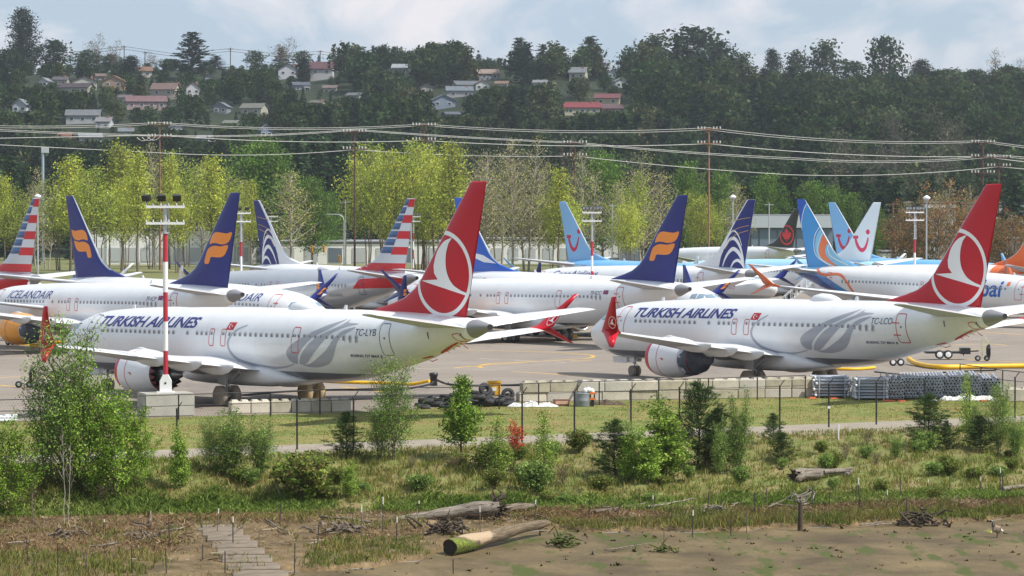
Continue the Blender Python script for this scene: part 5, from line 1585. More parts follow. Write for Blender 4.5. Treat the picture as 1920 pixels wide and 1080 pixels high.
# ---- trees on the slope: the larger ones single, the far-off mass of the wood as one
rH = random.Random(21)
cand = []
y = 780.0
while y < 1400:
    half = y * .178
    x = -half
    while x < half:
        xx, yy = x + rH.uniform(-5, 5), y + rH.uniform(-6, 6)
        z = hill_z(xx, yy)
        px = 960 + xx * CAM_F / yy
        kinds = ['hill_round', 'hill_round', 'hill_round_b', 'hill_fir'] if px < 1500 else ['hill_round', 'hill_round_b', 'hill_round']
        if 1540 < px < 1800 and yy < 1060: kinds = ['hill_grey', 'hill_round', 'hill_round_b']
        if 1120 > px > 780 and yy < 900: kinds = ['hill_round', 'hill_round_b', 'hill_grey']
        kd = rH.choice(kinds)
        h = {'hill_round': 14, 'hill_round_b': 14, 'hill_fir': 17, 'hill_grey': 20}[kd] * rH.uniform(.75, 1.3)
        if px < 620 and yy > 1130: h *= .62
        if yy > 1230: h *= 1 - .52 * smooth((yy - 1230) / 130)
        if yy > 1270 and 850 < px < 1190: h *= .5
        y_b = 393 - (z - CAM_H) * CAM_F / yy; y_t = 393 - (z + h - CAM_H) * CAM_F / yy
        w = h * .38 * CAM_F / yy
        ok = True
        for (a, b, c, d_, yh) in HBOX:
            q_ = (d_ - c) * .18
            if yy < yh + 6 and px + w > a + 6 and px - w < b - 6 and y_t < d_ - q_ - 2 and y_b > c:
                hn = (y_b - d_ + q_ + 2) * yy / CAM_F        # keep it low enough to leave the house in view
                if hn < 3.2: ok = False; break
                h = min(h, hn); y_t = 393 - (z + h - CAM_H) * CAM_F / yy; w = h * .38 * CAM_F / yy
        if ok: cand.append((xx, yy, z, kd, h, px))
        x += 9.5 + (yy - 780) * .004
    y += 11.0
cand.sort(key=lambda c: (c[4] / c[1]) * -1 + rH.random() * .004)
single, rest = cand[:120], cand[120:]
HL = {'hill_round': 'dark rounded tree in the hillside wood', 'hill_round_b': 'olive green tree in the hillside wood', 'hill_fir': 'dark fir in the hillside wood', 'hill_grey': 'grey leafless poplar in the hillside wood'}
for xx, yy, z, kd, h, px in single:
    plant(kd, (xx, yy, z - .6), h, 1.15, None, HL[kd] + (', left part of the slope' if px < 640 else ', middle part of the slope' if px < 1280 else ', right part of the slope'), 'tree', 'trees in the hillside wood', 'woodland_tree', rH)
VV, TT = [], []
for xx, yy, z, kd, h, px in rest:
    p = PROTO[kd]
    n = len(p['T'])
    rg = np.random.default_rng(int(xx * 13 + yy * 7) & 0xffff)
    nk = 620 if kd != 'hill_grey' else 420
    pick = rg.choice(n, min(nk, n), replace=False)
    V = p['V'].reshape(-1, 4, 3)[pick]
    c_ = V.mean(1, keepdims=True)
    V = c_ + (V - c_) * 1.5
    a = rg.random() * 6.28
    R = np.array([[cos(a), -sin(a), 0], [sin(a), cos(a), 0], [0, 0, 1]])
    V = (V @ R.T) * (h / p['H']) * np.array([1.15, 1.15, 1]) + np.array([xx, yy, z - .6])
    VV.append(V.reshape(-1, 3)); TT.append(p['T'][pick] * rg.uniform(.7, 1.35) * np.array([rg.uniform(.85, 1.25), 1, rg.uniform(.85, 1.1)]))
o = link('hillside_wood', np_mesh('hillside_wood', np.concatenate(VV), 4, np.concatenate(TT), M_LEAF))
tag(o, 'dense dark wood covering the hillside', 'wood', kind='stuff')
# ------------------------------------------------------------------ buildings behind the trees
def bx(px, y): return (px - 960) / CAM_F * y
def ztop(py, y): return CAM_H + (393 - py) * y / CAM_F
M_WH = mat('weathered_white_cladding', (.80, .80, .78), .75, noise=(.25, .10))
M_GREYB = mat('grey_cladding', hx('#b4b8ba'), .7, noise=(.15, .06))
M_GREYD = mat('slate_blue_door_panel', hx('#64707e'), .6, noise=(.15, .06))
M_ROOFG = mat('grey_roof_sheet', hx('#8b8e92'), .7, noise=(.2, .08))
def block(name, px0, px1, py, y, depth, wall, lab, cat='building', base=-1.2, roof=None):
    x0, x1 = bx(px0, y), bx(px1, y)
    zt = ztop(py, y)
    t = empty(name, ((x0 + x1) / 2, y, base), 0, lab, cat)
    W, h = x1 - x0, zt - base
    m = MB(); m.box((0, depth / 2, h / 2 - .3), (W, depth, h - .6)); m.obj('wall', [wall], t)
    r = MB(); r.box((0, depth / 2, h - .15), (W + .6, depth + .6, .3)); r.obj('roof', [roof or M_ROOFG], t)
    return t, W, h
t, W, h = block('warehouse', 170, 470, 428, 668, 30, M_WH, 'long white warehouse behind the yellow-green trees at the left', 'warehouse')
for i in range(10):
    m = MB(); m.box((-W / 2 + W * (i + .5) / 10, -.06, 2.2), (2.4, .12, 3.0)); m.obj('loading_door', [M_GREYB], t)
for i in range(11):
    m = MB(); m.box((-W / 2 + W * i / 10, -.12, h / 2 - .4), (.25, .24, h - 1.2)); m.obj('wall_rib', [M_GREYB], t)
t, W, h = block('warehouse', 472, 830, 452, 672, 30, M_WH, 'white warehouse behind the traffic signals', 'warehouse')
for i in range(8):
    m = MB(); m.box((-W / 2 + W * (i + .5) / 8, -.06, 2.0), (3.0, .12, 3.2)); m.obj('loading_door', [M_GREYB if i % 3 else M_GREYD], t)
t, W, h = block('warehouse', 500, 655, 393, 715, 25, M_GREYB, 'grey upper warehouse rising behind the white one', 'warehouse')
m = MB(); m.box((-W * .1, -.06, h - 4.0), (9, .12, 5.5)); m.obj('loading_door', [M_GREYD], t)
t, W, h = block('warehouse', 850, 1140, 447, 676, 30, M_WH, 'white warehouse behind the nearly bare tan trees', 'warehouse')
for i in range(9):
    m = MB(); m.box((-W / 2 + W * (i + .5) / 9, -.06, 2.2), (2.2, .12, 2.6)); m.obj('loading_door', [M_GREYB], t)
t, W, h = block('warehouse', 1080, 1200, 410, 700, 20, M_GREYD, 'dark grey shed roof behind the bare trees', 'warehouse')
m = MB(); m.box((0, -.06, 3), (5, .12, 4)); m.obj('loading_door', [M_GREYB], t)
t, W, h = block('hangar', 1388, 1562, 402, 648, 40, M_GREYD, 'grey hangar with pale fascia and slate doors behind the black fin', 'hangar')
m = MB(); m.box((0, -.5, h - 1.6), (W + .4, 1.0, 2.5)); m.obj('fascia', [mat('pale_fascia', hx('#b4bcc2'), .6)], t)
for i in range(5):
    m = MB(); m.box((-W / 2 + W * (i + .5) / 5, -.1, (h - 3.2) / 2), (W / 5 - .35, .2, h - 3.2)); m.obj('hangar_door', [mat('hangar_door_paint', hx('#6b7c8e'), .55, noise=(.3, .05))], t)
m = MB(); m.box((-W / 2 + 2.0, -.25, h / 2 - 1.2), (.6, .5, h - 2.4)); m.obj('downpipe', [mat('dark_downpipe', hx('#30343a'), .6)], t)
t, W, h = block('warehouse', 1676, 1792, 378, 700, 30, M_GREYB, 'grey building behind the rusty orange trees', 'building')
m = MB(); m.box((W * .2, -.3, h - 1.2), (9, .6, .5)); m.obj('canopy', [M_TRIM], t)
for i in range(3):
    m = MB(); m.box((-W * .35 + i * 5, -.06, 5), (2.6, .12, 2)); m.obj('window', [M_WIN], t)
t, W, h = block('hangar', 1852, 2010, 379, 705, 40, M_GREYB, 'pale hangar at the right edge with a dark tail shape on its wall', 'hangar')
m = MB()
q = lambda px, py: (bx(px, 705) - t.location.x, -.12, ztop(py, 705) + 1.2)
m.add([q(1873, 412), q(1880, 390), (q(1886, 384)), q(1898, 383), q(1893, 406), q(1888, 412)], [(0, 1, 2, 3, 4, 5)])
m.obj('wall_emblem', [mat('black_wall_emblem', hx('#2b2a33'), .6)], t)
t, W, h = block('building', 1857, 1960, 446, 600, 18, mat('pale_render', hx('#b9c0c4'), .7), 'small pale building with one dark window at the right', 'building')
m = MB(); q0, q1 = bx(1877, 600) - t.location.x, bx(1886, 600) - t.location.x
m.box(((q0 + q1) / 2, -.05, ztop(463, 600) + 1.2), (q1 - q0, .1, 1.5)); m.obj('window', [M_WIN], t)
m = MB(); m.box((W * .1, -.06, h / 2 - .4), (W * .5, .12, h - 1.2)); m.obj('wall_panel', [mat('grey_wall_panel', hx('#98a2ac'), .7)], t)
# parked vehicles and hedges are screened by the jets; a low white roof line shows between the orange trees
t, W, h = block('building', 1655, 1700, 470, 640, 10, M_WH, 'low white shed under the rusty orange trees', 'building')
m = MB(); m.box((0, -.06, 1.5), (1.6, .12, 2)); m.obj('door', [M_GREYD], t)

# ------------------------------------------------------------------ power line
M_POLE = mat('brown_timber_pole', hx('#7a5a48'), .85, noise=(1.5, .2))
M_POLER = mat('red_brown_timber_pole', hx('#5c3a34'), .85, noise=(1.5, .2))
M_WIRE = mat('bright_aluminium_wire', (.72, .70, .67), .5, .0)
M_INS = mat('pale_insulator', (.62, .62, .60), .4)
PD = 604.0
def power_pole(px, tops, lab, m_, y=PD, arms=(0,)):
    x = bx(px, y)
    zt = ztop(tops, y)
    t = empty('power_pole', (x, y, -1.2), 0, lab, 'power pole', 'power poles behind the apron')
    h = zt + 1.2
    m = MB(); m.tube([(0, 0, 0), (0, 0, h + .3)], [.22, .15], 10); m.obj('pole', [m_], t)
    for a in arms:
        za = h - a
        m = MB(); m.box((0, -.25, za), (4.6, .16, .2)); m.tube([(-.9, -.2, za), (0, -.1, za - .9), (.9, -.2, za)], .05, 5); cr = m.obj('crossarm', [m_], t)
        for dx in (-2.2, -1.5, -.9, .9, 1.5, 2.2):
            m = MB(); m.tube([(dx, -.25, za + .05), (dx, -.25, za + .55)], [.12, .16], 6); m.obj('insulator', [M_INS], cr)
    return t
dpx = CAM_F / PD
power_pole(300, 232, 'tall timber power pole behind the near floodlight mast', M_POLE, arms=(0.2, 2.6))
power_pole(665, 246, 'red-brown power pole left of the striped fin', M_POLER, arms=(0.2, 3.6))
power_pole(795, 234, 'power pole rising above the brightest yellow-green trees', M_POLER, arms=(0.2, 3.1))
power_pole(1078, 267, 'power pole among the nearly bare tan trees', M_POLER, arms=(0.2, 2.7))
power_pole(1329, 241, 'orange-brown power pole left of the far navy swirl fin', mat('orange_brown_pole', hx('#94694f'), .85, noise=(1.5, .2)), arms=(0.2, 3.0))
power_pole(1842, 266, 'power pole just left of the right red fin tip', M_POLER, arms=(0.2, 3.0, 6.2))
power_pole(1872, 294, 'shorter power pole right of the right red fin tip', M_POLER, y=604, arms=(0.2, 1.9))
def wire(pts, lab, r=.042, pairs=((0, 0),), sag_n=14, y=PD):
    """pts: pixel positions of supports; sag is the pixel drop at mid-span"""
    for (dx, dz) in pairs:
        m = MB(); P = []
        for i in range(len(pts) - 1):
            (x0, y0, s), (x1, y1, _) = pts[i], pts[i + 1]
            for j in range(sag_n):
                t = j / sag_n
                px, py = x0 + (x1 - x0) * t, y0 + (y1 - y0) * t + 4 * s * t * (1 - t)
                P.append((bx(px, y) + 0, y - .25 + dx, ztop(py, y) + dz))
        px, py, _ = pts[-1]
        P.append((bx(px, y), y - .25 + dx, ztop(py, y) + dz))
        m.tube(P, r, 5, caps=False)
        o = m.obj('overhead_cable', [M_WIRE])
        tag(o, lab, 'cable', 'overhead cables')
wire([(-420, 236, 0), (-120, 232, 6), (300, 230, 9), (795, 233, 9), (1329, 240, 11), (1842, 264, 10), (2300, 292, 0)], 'topmost overhead cable running from pole to pole')
wire([(-420, 240, 0), (-120, 236, 6), (300, 233, 9), (795, 236, 9), (1329, 244, 11), (1842, 267, 10), (2300, 296, 0)], 'second overhead cable just under the topmost')
wire([(-420, 262, 0), (-120, 262, 0), (300, 254, 7), (795, 264, 7), (1329, 270, 8), (1842, 294, 10), (2300, 318, 0)], 'middle overhead cable, thickest looking of the set', .06)
wire([(-420, 238, 0), (-120, 240, 2), (300, 256, 5), (665, 245, 2), (1078, 269, 3), (1500, 300, 8), (1872, 294, 5), (2300, 312, 0)], 'overhead cable crossing the others near the left pole')
wire([(-420, 236, 0), (-120, 237, 2), (300, 254, 5), (665, 243, 2), (1078, 267, 3), (1500, 297, 8), (1872, 291, 5), (2300, 309, 0)], 'overhead cable crossing just above its twin near the left pole', .045)
wire([(-420, 250, 0), (0, 272, 0), (300, 287, 7), (665, 281, 5), (1078, 293, 3), (1480, 328, 7), (1872, 313, 6), (2300, 330, 0)], 'lowest overhead cable in front of the tree tops', .055)
for i, (x0, y0) in enumerate([(258, 258), (268, 258), (278, 257)]):
    P = [(x0 + (26 * t), y0 + 16 * (4 * t * (1 - t)) * .5 - t * 3) for t in [j / 8 for j in range(9)]]
    m = MB(); m.tube([(bx(a, PD), PD - .6 - i * .2, ztop(b, PD)) for a, b in P], .05, 4)
    tag(m.obj('jumper_cable', [M_WIRE]), 'curled jumper loop hanging at the left pole', 'cable', 'jumper loops at the left pole')

# ------------------------------------------------------------------ lamps and masts
M_MRED = mat('red_mast_paint', hx('#b02638'), .45, 0, .2)
M_MWH = mat('white_mast_paint', (.80, .80, .80), .4, 0, .2)
M_FL = mat('black_floodlight_housing', (.02, .02, .022), .4)
M_FLG = mat('floodlight_glass', (.35, .36, .36), .15)
M_CONC = mat('pale_cast_concrete', hx('#a6a39c'), .9, noise=(1.3, .12))
M_GALV = mat('galvanised_steel', (.50, .51, .52), .45, .6)
def floodmast(px, py_top, y, base_z, lab, s=1.0, nl=3, block_=True):
    """red and white lattice-topped mast; s scales the head"""
    x = bx(px, y)
    t = empty('floodlight_mast', (x, y, base_z), 0, lab, 'floodlight mast', 'red and white floodlight masts')
    zt = ztop(py_top, y) - base_z
    b0 = 1.22 if block_ else 0
    red = [(b0 + 1.9, b0 + 3.1 + .1), (0, 0)]
    # shaft: alternating bands
    bands = []
    top = zt - 3.4
    z = b0 + 1.0
    cut = [top, top - 1.62, top - 3.3, top - 5.0, b0 + .0]
    mats_ = [M_MRED, M_MWH]
    cut = [top, top - 1.55, top - 3.15, top - 4.75, b0 + .9, b0]
    cols_ = [0, 1, 0, 0 if False else 1, 1]
    seq = [(top, top - 1.55, 0), (top - 1.55, top - 3.15, 1), (top - 3.15, top - 4.85, 0), (top - 4.85, top - 6.5, 1), (top - 6.5, b0 + .95, 0), (b0 + .95, b0, 1)]
    if block_: seq = [(10.25 - 1.3, 7.35, 0), (7.35, 5.8, 1), (5.8, 4.1, 0), (4.1, 2.6, 1)]
    m = MB()
    if block_:
        # positions read against the photograph: bands of about 1.5 m
        zz = lambda py: ztop(py, y) - base_z
        seq = [(zz(437), zz(491), 0), (zz(491), zz(548), 1), (zz(548), zz(603), 0), (zz(603), zz(658), 1), (zz(658), zz(712), 0), (zz(712), b0, 1)]
    for a, b, c in seq:
        m.tube([(0, 0, a), (0, 0, b)], [.125, .13], 14, c, caps=False)
    m.obj('shaft', [M_MRED, M_MWH], t)
    m = MB(); m.tube([(0, 0, seq[0][0]), (0, 0, zt - .3)], .10, 12); m.tube([(.19, 0, seq[0][0]), (.19, 0, zt - .2)], .025, 6); m.tube([(0, 0, seq[0][0] - .04), (0, 0, seq[0][0] + .04)], .20, 12); m.obj('upper_shaft', [M_GALV], t)
    if block_:
        m = MB()
        m.add([(-.30, -.16, b0), (.30, -.16, b0), (.30, -.16, b0 + .62), (.13, -.16, b0 + .95), (-.13, -.16, b0 + .95), (-.30, -.16, b0 + .62)] +
              [(-.30, .16, b0), (.30, .16, b0), (.30, .16, b0 + .62), (.13, .16, b0 + .95), (-.13, .16, b0 + .95), (-.30, .16, b0 + .62)],
              [(0, 1, 2, 3, 4, 5)] + [(6, 11, 10, 9, 8, 7)] + [(i, i + 6, (i + 1) % 6 + 6, (i + 1) % 6) for i in range(6)])
        m.box((0, 0, b0 + .03), (.9, .6, .06)); m.tube([(0, -.17, b0 + .5), (0, -.175, b0 + .5)], .06, 10, 1)
        m.obj('mast_foot', [M_MWH, M_FL], t)
    for k, zz in enumerate((zt - .45, zt - 1.32)):
        m = MB(); m.box((0, -.16, zz), (2.0 * s, .10, .13)); m.box((0, .16, zz), (2.0 * s, .10, .13))
        for dx in (-.98, -.62, -.2, .2, .62, .98):
            m.box((dx * s, 0, zz + .06), (.045, .42, .05)); m.tube([(dx * s, -.16, zz), (dx * s, -.16, zz + .2)], .025, 5)
        m.obj('crossbar', [M_MWH], t)
    lamps = [(-.98, -.5), (-.18, .15), (.62, .1)] if nl == 3 else [(-.85, .3), (-.5, .0), (-.12, .2), (.3, -.1), (.62, .2), (.95, 0)]
    for dx, yaw in lamps:
        m = MB()
        m.box((dx * s, -.1, zt + .02), (.44 if nl == 3 else .34, .24, .32 if nl == 3 else .3), 0, rz=yaw, rx=.35)
        m.box((dx * s + .03 * 0, -.24, zt - .0), (.36 if nl == 3 else .28, .02, .24), 1 if nl != 3 else 0, rz=yaw, rx=.35)
        m.tube([(dx * s, 0, zt - .4), (dx * s, 0, zt - .1)], .03, 6)
        m.obj('floodlight', [M_FL, M_FLG], t)
    if block_:
        m = MB()
        P = [(-1.33, -.95), (1.33, -.95), (1.33, .95), (-1.33, .95)]
        m.box((0, 0, 0.61), (2.66, 1.9, 1.22))
        me = m.obj('concrete_base', [M_CONC], t)
        bm = bmesh.new(); bm.from_mesh(me.data)
        bmesh.ops.bevel(bm, geom=bm.edges[:], offset=.05, segments=2, affect='EDGES'); bm.to_mesh(me.data); bm.free()
        me.rotation_euler = (0, 0, .35)
    return t
floodmast(310, 372, 160.4, 0, 'red and white floodlight mast on a concrete block, nearest mast', 1.0, 3, True)
floodmast(452, 392, 318, -.43, 'red and white floodlight mast behind the left orange-flame fin', 1.0, 3, False)
floodmast(1110, 391, 318, -.43, 'red and white floodlight mast right of the lone crimson-smile fin', 1.0, 6, False)
floodmast(1715, 391, 340, -.48, 'red and white floodlight mast left of the right red fin', 1.0, 6, False)
floodmast(775, 402, 560, -1.2, 'distant red and white mast left of the flag-striped fin', 1.3, 6, False)
floodmast(508, 402, 560, -1.2, 'distant mast just right of the left navy swirl fin', 1.3, 3, False)
def lamp_post(px, py, y, lab):
    t = empty('lamp_post', (bx(px, y), y, gz(0, y)), 0, lab, 'lamp post', 'lamp posts with cone-shaped heads')
    h = ztop(py, y) - gz(0, y)
    m = MB(); m.tube([(0, 0, 0), (0, 0, h - 1.6)], [.14, .09], 8); m.obj('pole', [M_GALV], t)
    m = MB(); m.lathe([(h - 1.75, .08), (h - 1.1, .34)], 'Z', (0, 0, 0), 14); m.obj('lamp_glass', [M_FLG], t)
    m = MB(); m.lathe([(h - 1.12, .38), (h - .95, .50), (h - .85, .48), (h - .6, .10), (h - .58, .01)], 'Z', (0, 0, 0), 16); m.obj('lamp_cap', [M_MWH], t)
lamp_post(71, 356, 430, 'lamp post with cone head beside the left flag-striped fin')
lamp_post(1374, 358, 460, 'lamp post with cone head left of the far navy swirl fin')
lamp_post(1737, 358, 400, 'lamp post with cone head right of the floodlight mast')
def plain_post(px, py, y, lab, m_=M_GALV, arm=False):
    t = empty('signal_post' if arm else 'steel_post', (bx(px, y), y, gz(0, y)), 0, lab, 'post')
    h = ztop(py, y) - gz(0, y)
    m = MB(); m.tube([(0, 0, 0), (0, 0, h)], [.16, .10], 8); m.obj('pole', [m_], t)
    m = MB(); m.box((0, 0, h - .1), (1.8, .12, .12)); m.tube([(0, 0, h - .3), (0, 0, h + .3)], .08, 6); m.obj('crossarm', [m_], t)
plain_post(648, 378, 575, 'plain pale steel post beside the street light')
plain_post(771, 400, 560, 'plain pale steel post along the rear edge of the flag-striped fin')
plain_post(1442, 383, 575, 'thin steel post in front of the grey hangar')
plain_post(1674, 382, 560, 'rusty thin post at the left of the orange trees', M_POLE)
plain_post(1148, 385, 570, 'thin grey post among the bare trees')
# street light with traffic signals
t = empty('street_light', (bx(645, 590), 590, -1.2), 0, 'curved-arm street light with yellow traffic signals', 'street light')
zs = ztop(402, 590) + 1.2
m = MB(); m.tube([(0, 0, 0), (0, 0, zs - 1.2)], [.16, .12], 8); m.tube([(0, 0, zs - 1.2), (-.2, 0, zs - .5), (-.9, 0, zs - .05), (-2.6, 0, zs)], .08, 6); m.obj('pole', [M_GALV], t)
m = MB(); m.box((-2.9, 0, zs), (.9, .3, .14)); m.obj('lamp_head', [M_GALV], t)
za = ztop(463, 590) + 1.2
m = MB(); m.tube([(0, 0, za - .3), (-7, 0, za)], [.1, .06], 6); m.obj('mast_arm', [M_GALV], t)
M_YSIG = mat('yellow_signal_housing', hx('#d9a520'), .5)
for dx in (-6.2, -3.9, -.9):
    zc = za - .4 if dx < -1 else ztop(485, 590) + 1.2
    m = MB(); m.box((dx, -.15, zc), (.42, .3, 1.35)); s_ = m.obj('traffic_signal', [M_YSIG], t)
    for i in range(3):
        m = MB(); m.lathe([(0, .13), (-.16, .15)], 'Y', (dx, -.30, zc + .42 - .42 * i), 10); m.lathe([(0, .12), (.001, .01)], 'Y', (dx, -.31, zc + .42 - .42 * i), 10, 1); m.obj('signal_lens', [M_YSIG, M_HOLE], s_)
# poles on the ridge
for i, (px, top) in enumerate([(234, 86), (273, 97), (433, 90), (601, 95), (760, 98), (888, 114), (1173, 110), (1345, 205 - 90)]):
    d = 1395
    p = Vector((bx(px, d), d, hill_z(bx(px, d), d)))
    t = empty('ridge_pole', p, 0, 'thin dark utility pole standing on the ridge line', 'utility pole', 'utility poles on the ridge')
    h = tall_h(px, top, p)
    m = MB(); m.tube([(0, 0, 0), (0, 0, h)], .2, 6); m.obj('pole', [M_BARKD], t)
    m = MB(); m.box((0, -.2, h - .8), (2.4, .15, .18)); m.obj('crossarm', [M_BARKD], t)
for i, (dy) in enumerate((0, 5)):
    m = MB(); m.tube([(bx(a, 1395), 1394.5, ztop(b + dy, 1395)) for a, b in ((-60, 112), (60, 108), (234, 88), (330, 102), (433, 92), (520, 102), (601, 97), (680, 108), (760, 100), (830, 114), (888, 116))], .09, 4)
    tag(m.obj('overhead_cable', [M_BARKD]), ('upper' if i == 0 else 'lower') + ' thin dark cable strung along the ridge poles', 'cable')
t = empty('signal_tower', (bx(1155, 1420), 1420, hill_z(bx(1155, 1420), 1420)), 0, 'faint lattice pylon on the skyline beside the right conifers', 'pylon')
h = ztop(118, 1420) - t.location.z
m = MB()
for sx in (-1.6, 1.6): m.tube([(sx, 0, 0), (sx * .3, 0, h)], .12, 4)
for k in range(5): m.tube([(-1.6 + k * .28, 0, h * k / 5), (1.6 - (k + 1) * .28, 0, h * (k + 1) / 5)], .08, 4)
for k in (0, 2.4): m.box((0, 0, h - k), (6, .12, .15))
m.obj('lattice', [M_GALV], t)
# box sign mast at upper left
t = empty('siren_post', (bx(81, 700), 700, -1.2), 0, 'steel post with a boxy head above the left trees', 'post')
h = ztop(284, 700) + 1.2
m = MB(); m.tube([(0, 0, 0), (0, 0, h)], .32, 8); m.obj('pole', [mat('blue_grey_steel', hx('#8f9fb0'), .5)], t)
m = MB(); m.box((.5, 0, h + .3), (1.6, .8, 1.3)); m.obj('head_box', [M_GREYB], t)

# ------------------------------------------------------------------ barriers, fence, clutter by the apron edge
def bevel(o, w=.03, seg=2):
    bm = bmesh.new(); bm.from_mesh(o.data)
    bmesh.ops.bevel(bm, geom=bm.edges[:], offset=w, segments=seg, affect='EDGES', clamp_overlap=True)
    bm.to_mesh(o.data); bm.free()
def blockmesh(L_, h, d, key, bumps=2):
    def f():
        m = MB(); m.box((0, 0, h / 2), (L_, d, h))
        q = bpy.data.meshes.new('tmp')
        o = m.obj('tmp', [None]); bevel(o, .035, 1)
        me = o.data; bpy.data.objects.remove(o)
        bm = bmesh.new(); bm.from_mesh(me)
        for i in range(bumps):
            x = (i - (bumps - 1) / 2) * L_ / bumps
            r = bmesh.ops.create_cube(bm, size=1.0)
            for v in r['verts']:
                tp = v.co.z > 0
                v.co = Vector((x + v.co.x * L_ / bumps * (.55 if tp else .78), v.co.y * d * (.6 if tp else .85), h + (.10 if tp else -.02)))
        bm.to_mesh(me); bm.free()
        me.name = 'concrete_block'
        return me
    return cached(key, f)
CONCS = [mat('weathered_concrete_a', hx('#b8b1a2'), .9, noise=(1.6, .16)), mat('weathered_concrete_b', hx('#c4bcac'), .9, noise=(1.3, .14)), mat('weathered_concrete_c', hx('#a69f8c'), .9, noise=(1.9, .2)),
         mat('weathered_concrete_d', hx('#b3aea4'), .9, noise=(1.1, .12))]
rb = random.Random(4)
def wall_run(p0, p1, z0, h, n, lab, group, tier, skip=()):
    a, b = Vector(p0), Vector(p1)
    L_ = (b - a).length / n
    ang = atan2(b.y - a.y, b.x - a.x)
    for i in range(n):
        if i in skip: continue
        c_ = a.lerp(b, (i + .5) / n)
        o = link('concrete_block', blockmesh(L_ - .03, h - .10, .75, ('blk', round(L_, 2), h)), None, [rb.choice(CONCS)], (c_.x, c_.y + rb.uniform(-.04, .04), z0))
        o.rotation_euler = (0, 0, ang + rb.uniform(-.012, .012))
        tag(o, lab, 'concrete block', group)
A0, A1 = pix(970, 753, z=0), pix(1530, 744, z=0)
wall_run((A0.x, A0.y, 0), (A1.x, A1.y, 0), 0, .62, 11, 'interlocking concrete block in the lower course of the right barrier wall', 'concrete blocks in the right wall, lower course', 0)
wall_run((A0.x + .2, A0.y, 0), (A1.x, A1.y, 0), .52, .66, 11, 'interlocking concrete block in the top course of the right barrier wall', 'concrete blocks in the right wall, top course', 1)
B0, B1 = pix(430, 775, z=0), pix(656, 771, z=0)
wall_run((B0.x, B0.y, 0), (B1.x, B1.y, 0), 0, .72, 6, 'low concrete block in the single row under the near jet', 'low concrete blocks under the near jet', 0)
o = link('concrete_block', blockmesh(1.5, .7, .75, ('blk', 1.5, .7)), None, [CONCS[0]], pix(1912, 752, z=0)); tag(o, 'single concrete block at the right edge beyond the pipe stacks', 'concrete block')

M_FENCE = mat('black_fence_paint', (.012, .012, .013), .5)
def fence_post(px, py, h, lab, grp):
    g = hit(px, py)
    m = MB(); m.tube([(0, 0, -.1), (0, 0, h)], .042, 8)
    m.tube([(0, 0, h), (.22, -.1, h + .32)], .022, 6)
    m.lathe([(h - .02, .055), (h + .05, .05), (h + .06, .005)], 'Z', (0, 0, 0), 8)
    o = m.obj('fence_post', [M_FENCE], None, g); tag(o, lab, 'fence post', grp)
    return g
FP = [(332, 868, 2.3), (557, 843, 2.25), (979, 829, 2.25), (1077, 822, 2.2), (1183, 817, 2.2), (1274, 812, 2.2), (1462, 806, 2.15), (1554, 801, 2.15), (1643, 796, 2.15), (1733, 792, 2.15), (1818, 788, 2.1), (1903, 784, 2.1), (734 - 71, 838, 2.25)]
FL_ = ['between the left bushes', 'in front of the low concrete blocks', 'right of the red shrub', 'right of the slender birch-like sapling', 'left of the bright poplar sapling', 'among the two pines', 'left of the pipe stacks', 'with a small white cap, by the gravel path', 'standing clear on the gravel path edge',
       'behind the broad pine', 'at the torn sheeting', 'near the right edge', 'left of the leafy mid tree']
gs = []
for (px, py, h), l in zip(FP, FL_):
    gs.append((fence_post(px, py, h, 'black fence post with angled barb arm, ' + l, 'angled-top fence posts'), h))
m = MB(); m.tube([(0, 0, 0), (.0, -.09, 0)], .07, 10)
o = m.obj('round_reflector', [M_MWH], None, gs[7][0] + Vector((0, -.03, 1.0))); tag(o, 'small round white disc fixed on a fence post', 'reflector')
# the strand fence: thin wires between the angled posts
gs2 = sorted([g for g, h in gs], key=lambda v: v.x)
for k, zz in enumerate((2.18,)):
    pass
# rail fence in front of the barrier wall
def rail_fence(pts, h, lab):
    t = empty('rail_fence', pix(*pts[0], z=0), 0, lab, 'fence')
    o0 = t.location.copy()
    G = [pix(a, b, z=0) - o0 for a, b in pts]
    P = []
    for a, b in zip(G, G[1:]):
        n = max(1, int((b - a).length / 2.9))
        for i in range(n): P.append(a.lerp(b, i / n))
    P.append(G[-1])
    for p in P:
        m = MB(); m.tube([(p.x, p.y, 0), (p.x, p.y, h)], .035, 6); m.obj('fence_post', [M_FENCE], t)
    m = MB(); m.tube([(p.x, p.y, h) for p in G], .025, 6); m.obj('top_rail', [M_FENCE], t)
    m = MB(); m.tube([(p.x, p.y, h * .56) for p in G], .018, 5); m.obj('middle_wire', [M_FENCE], t)
    # woven mesh as thin diagonals
    m = MB()
    for a, b in zip(G, G[1:]):
        L_ = (b - a).length; n = int(L_ / .16)
        for i in range(n):
            for s in (0, 1):
                p, q = a.lerp(b, i / n), a.lerp(b, min(1, (i + 5) / n))
                z0, z1 = (.05, h) if s else (h, .05)
                m.tube([(p.x, p.y, z0), (q.x, q.y, z1)], .0016, 3, caps=False)
    m.obj('chain_link', [M_FENCE], t)
rail_fence([(-60, 800), (110, 795), (335, 787), (507, 781), (600, 777), (735, 773)], 1.3, 'black chain-link fence with top rail in front of the near jet')
rail_fence([(735, 773), (860, 772), (1010, 763), (1235, 756), (1510, 747)], 1.32, 'black chain-link fence with top rail along the right barrier wall')
rail_fence([(1800, 722), (1880, 735), (1980, 746)], 1.3, 'black chain-link fence at the far right beyond the pipe stacks')

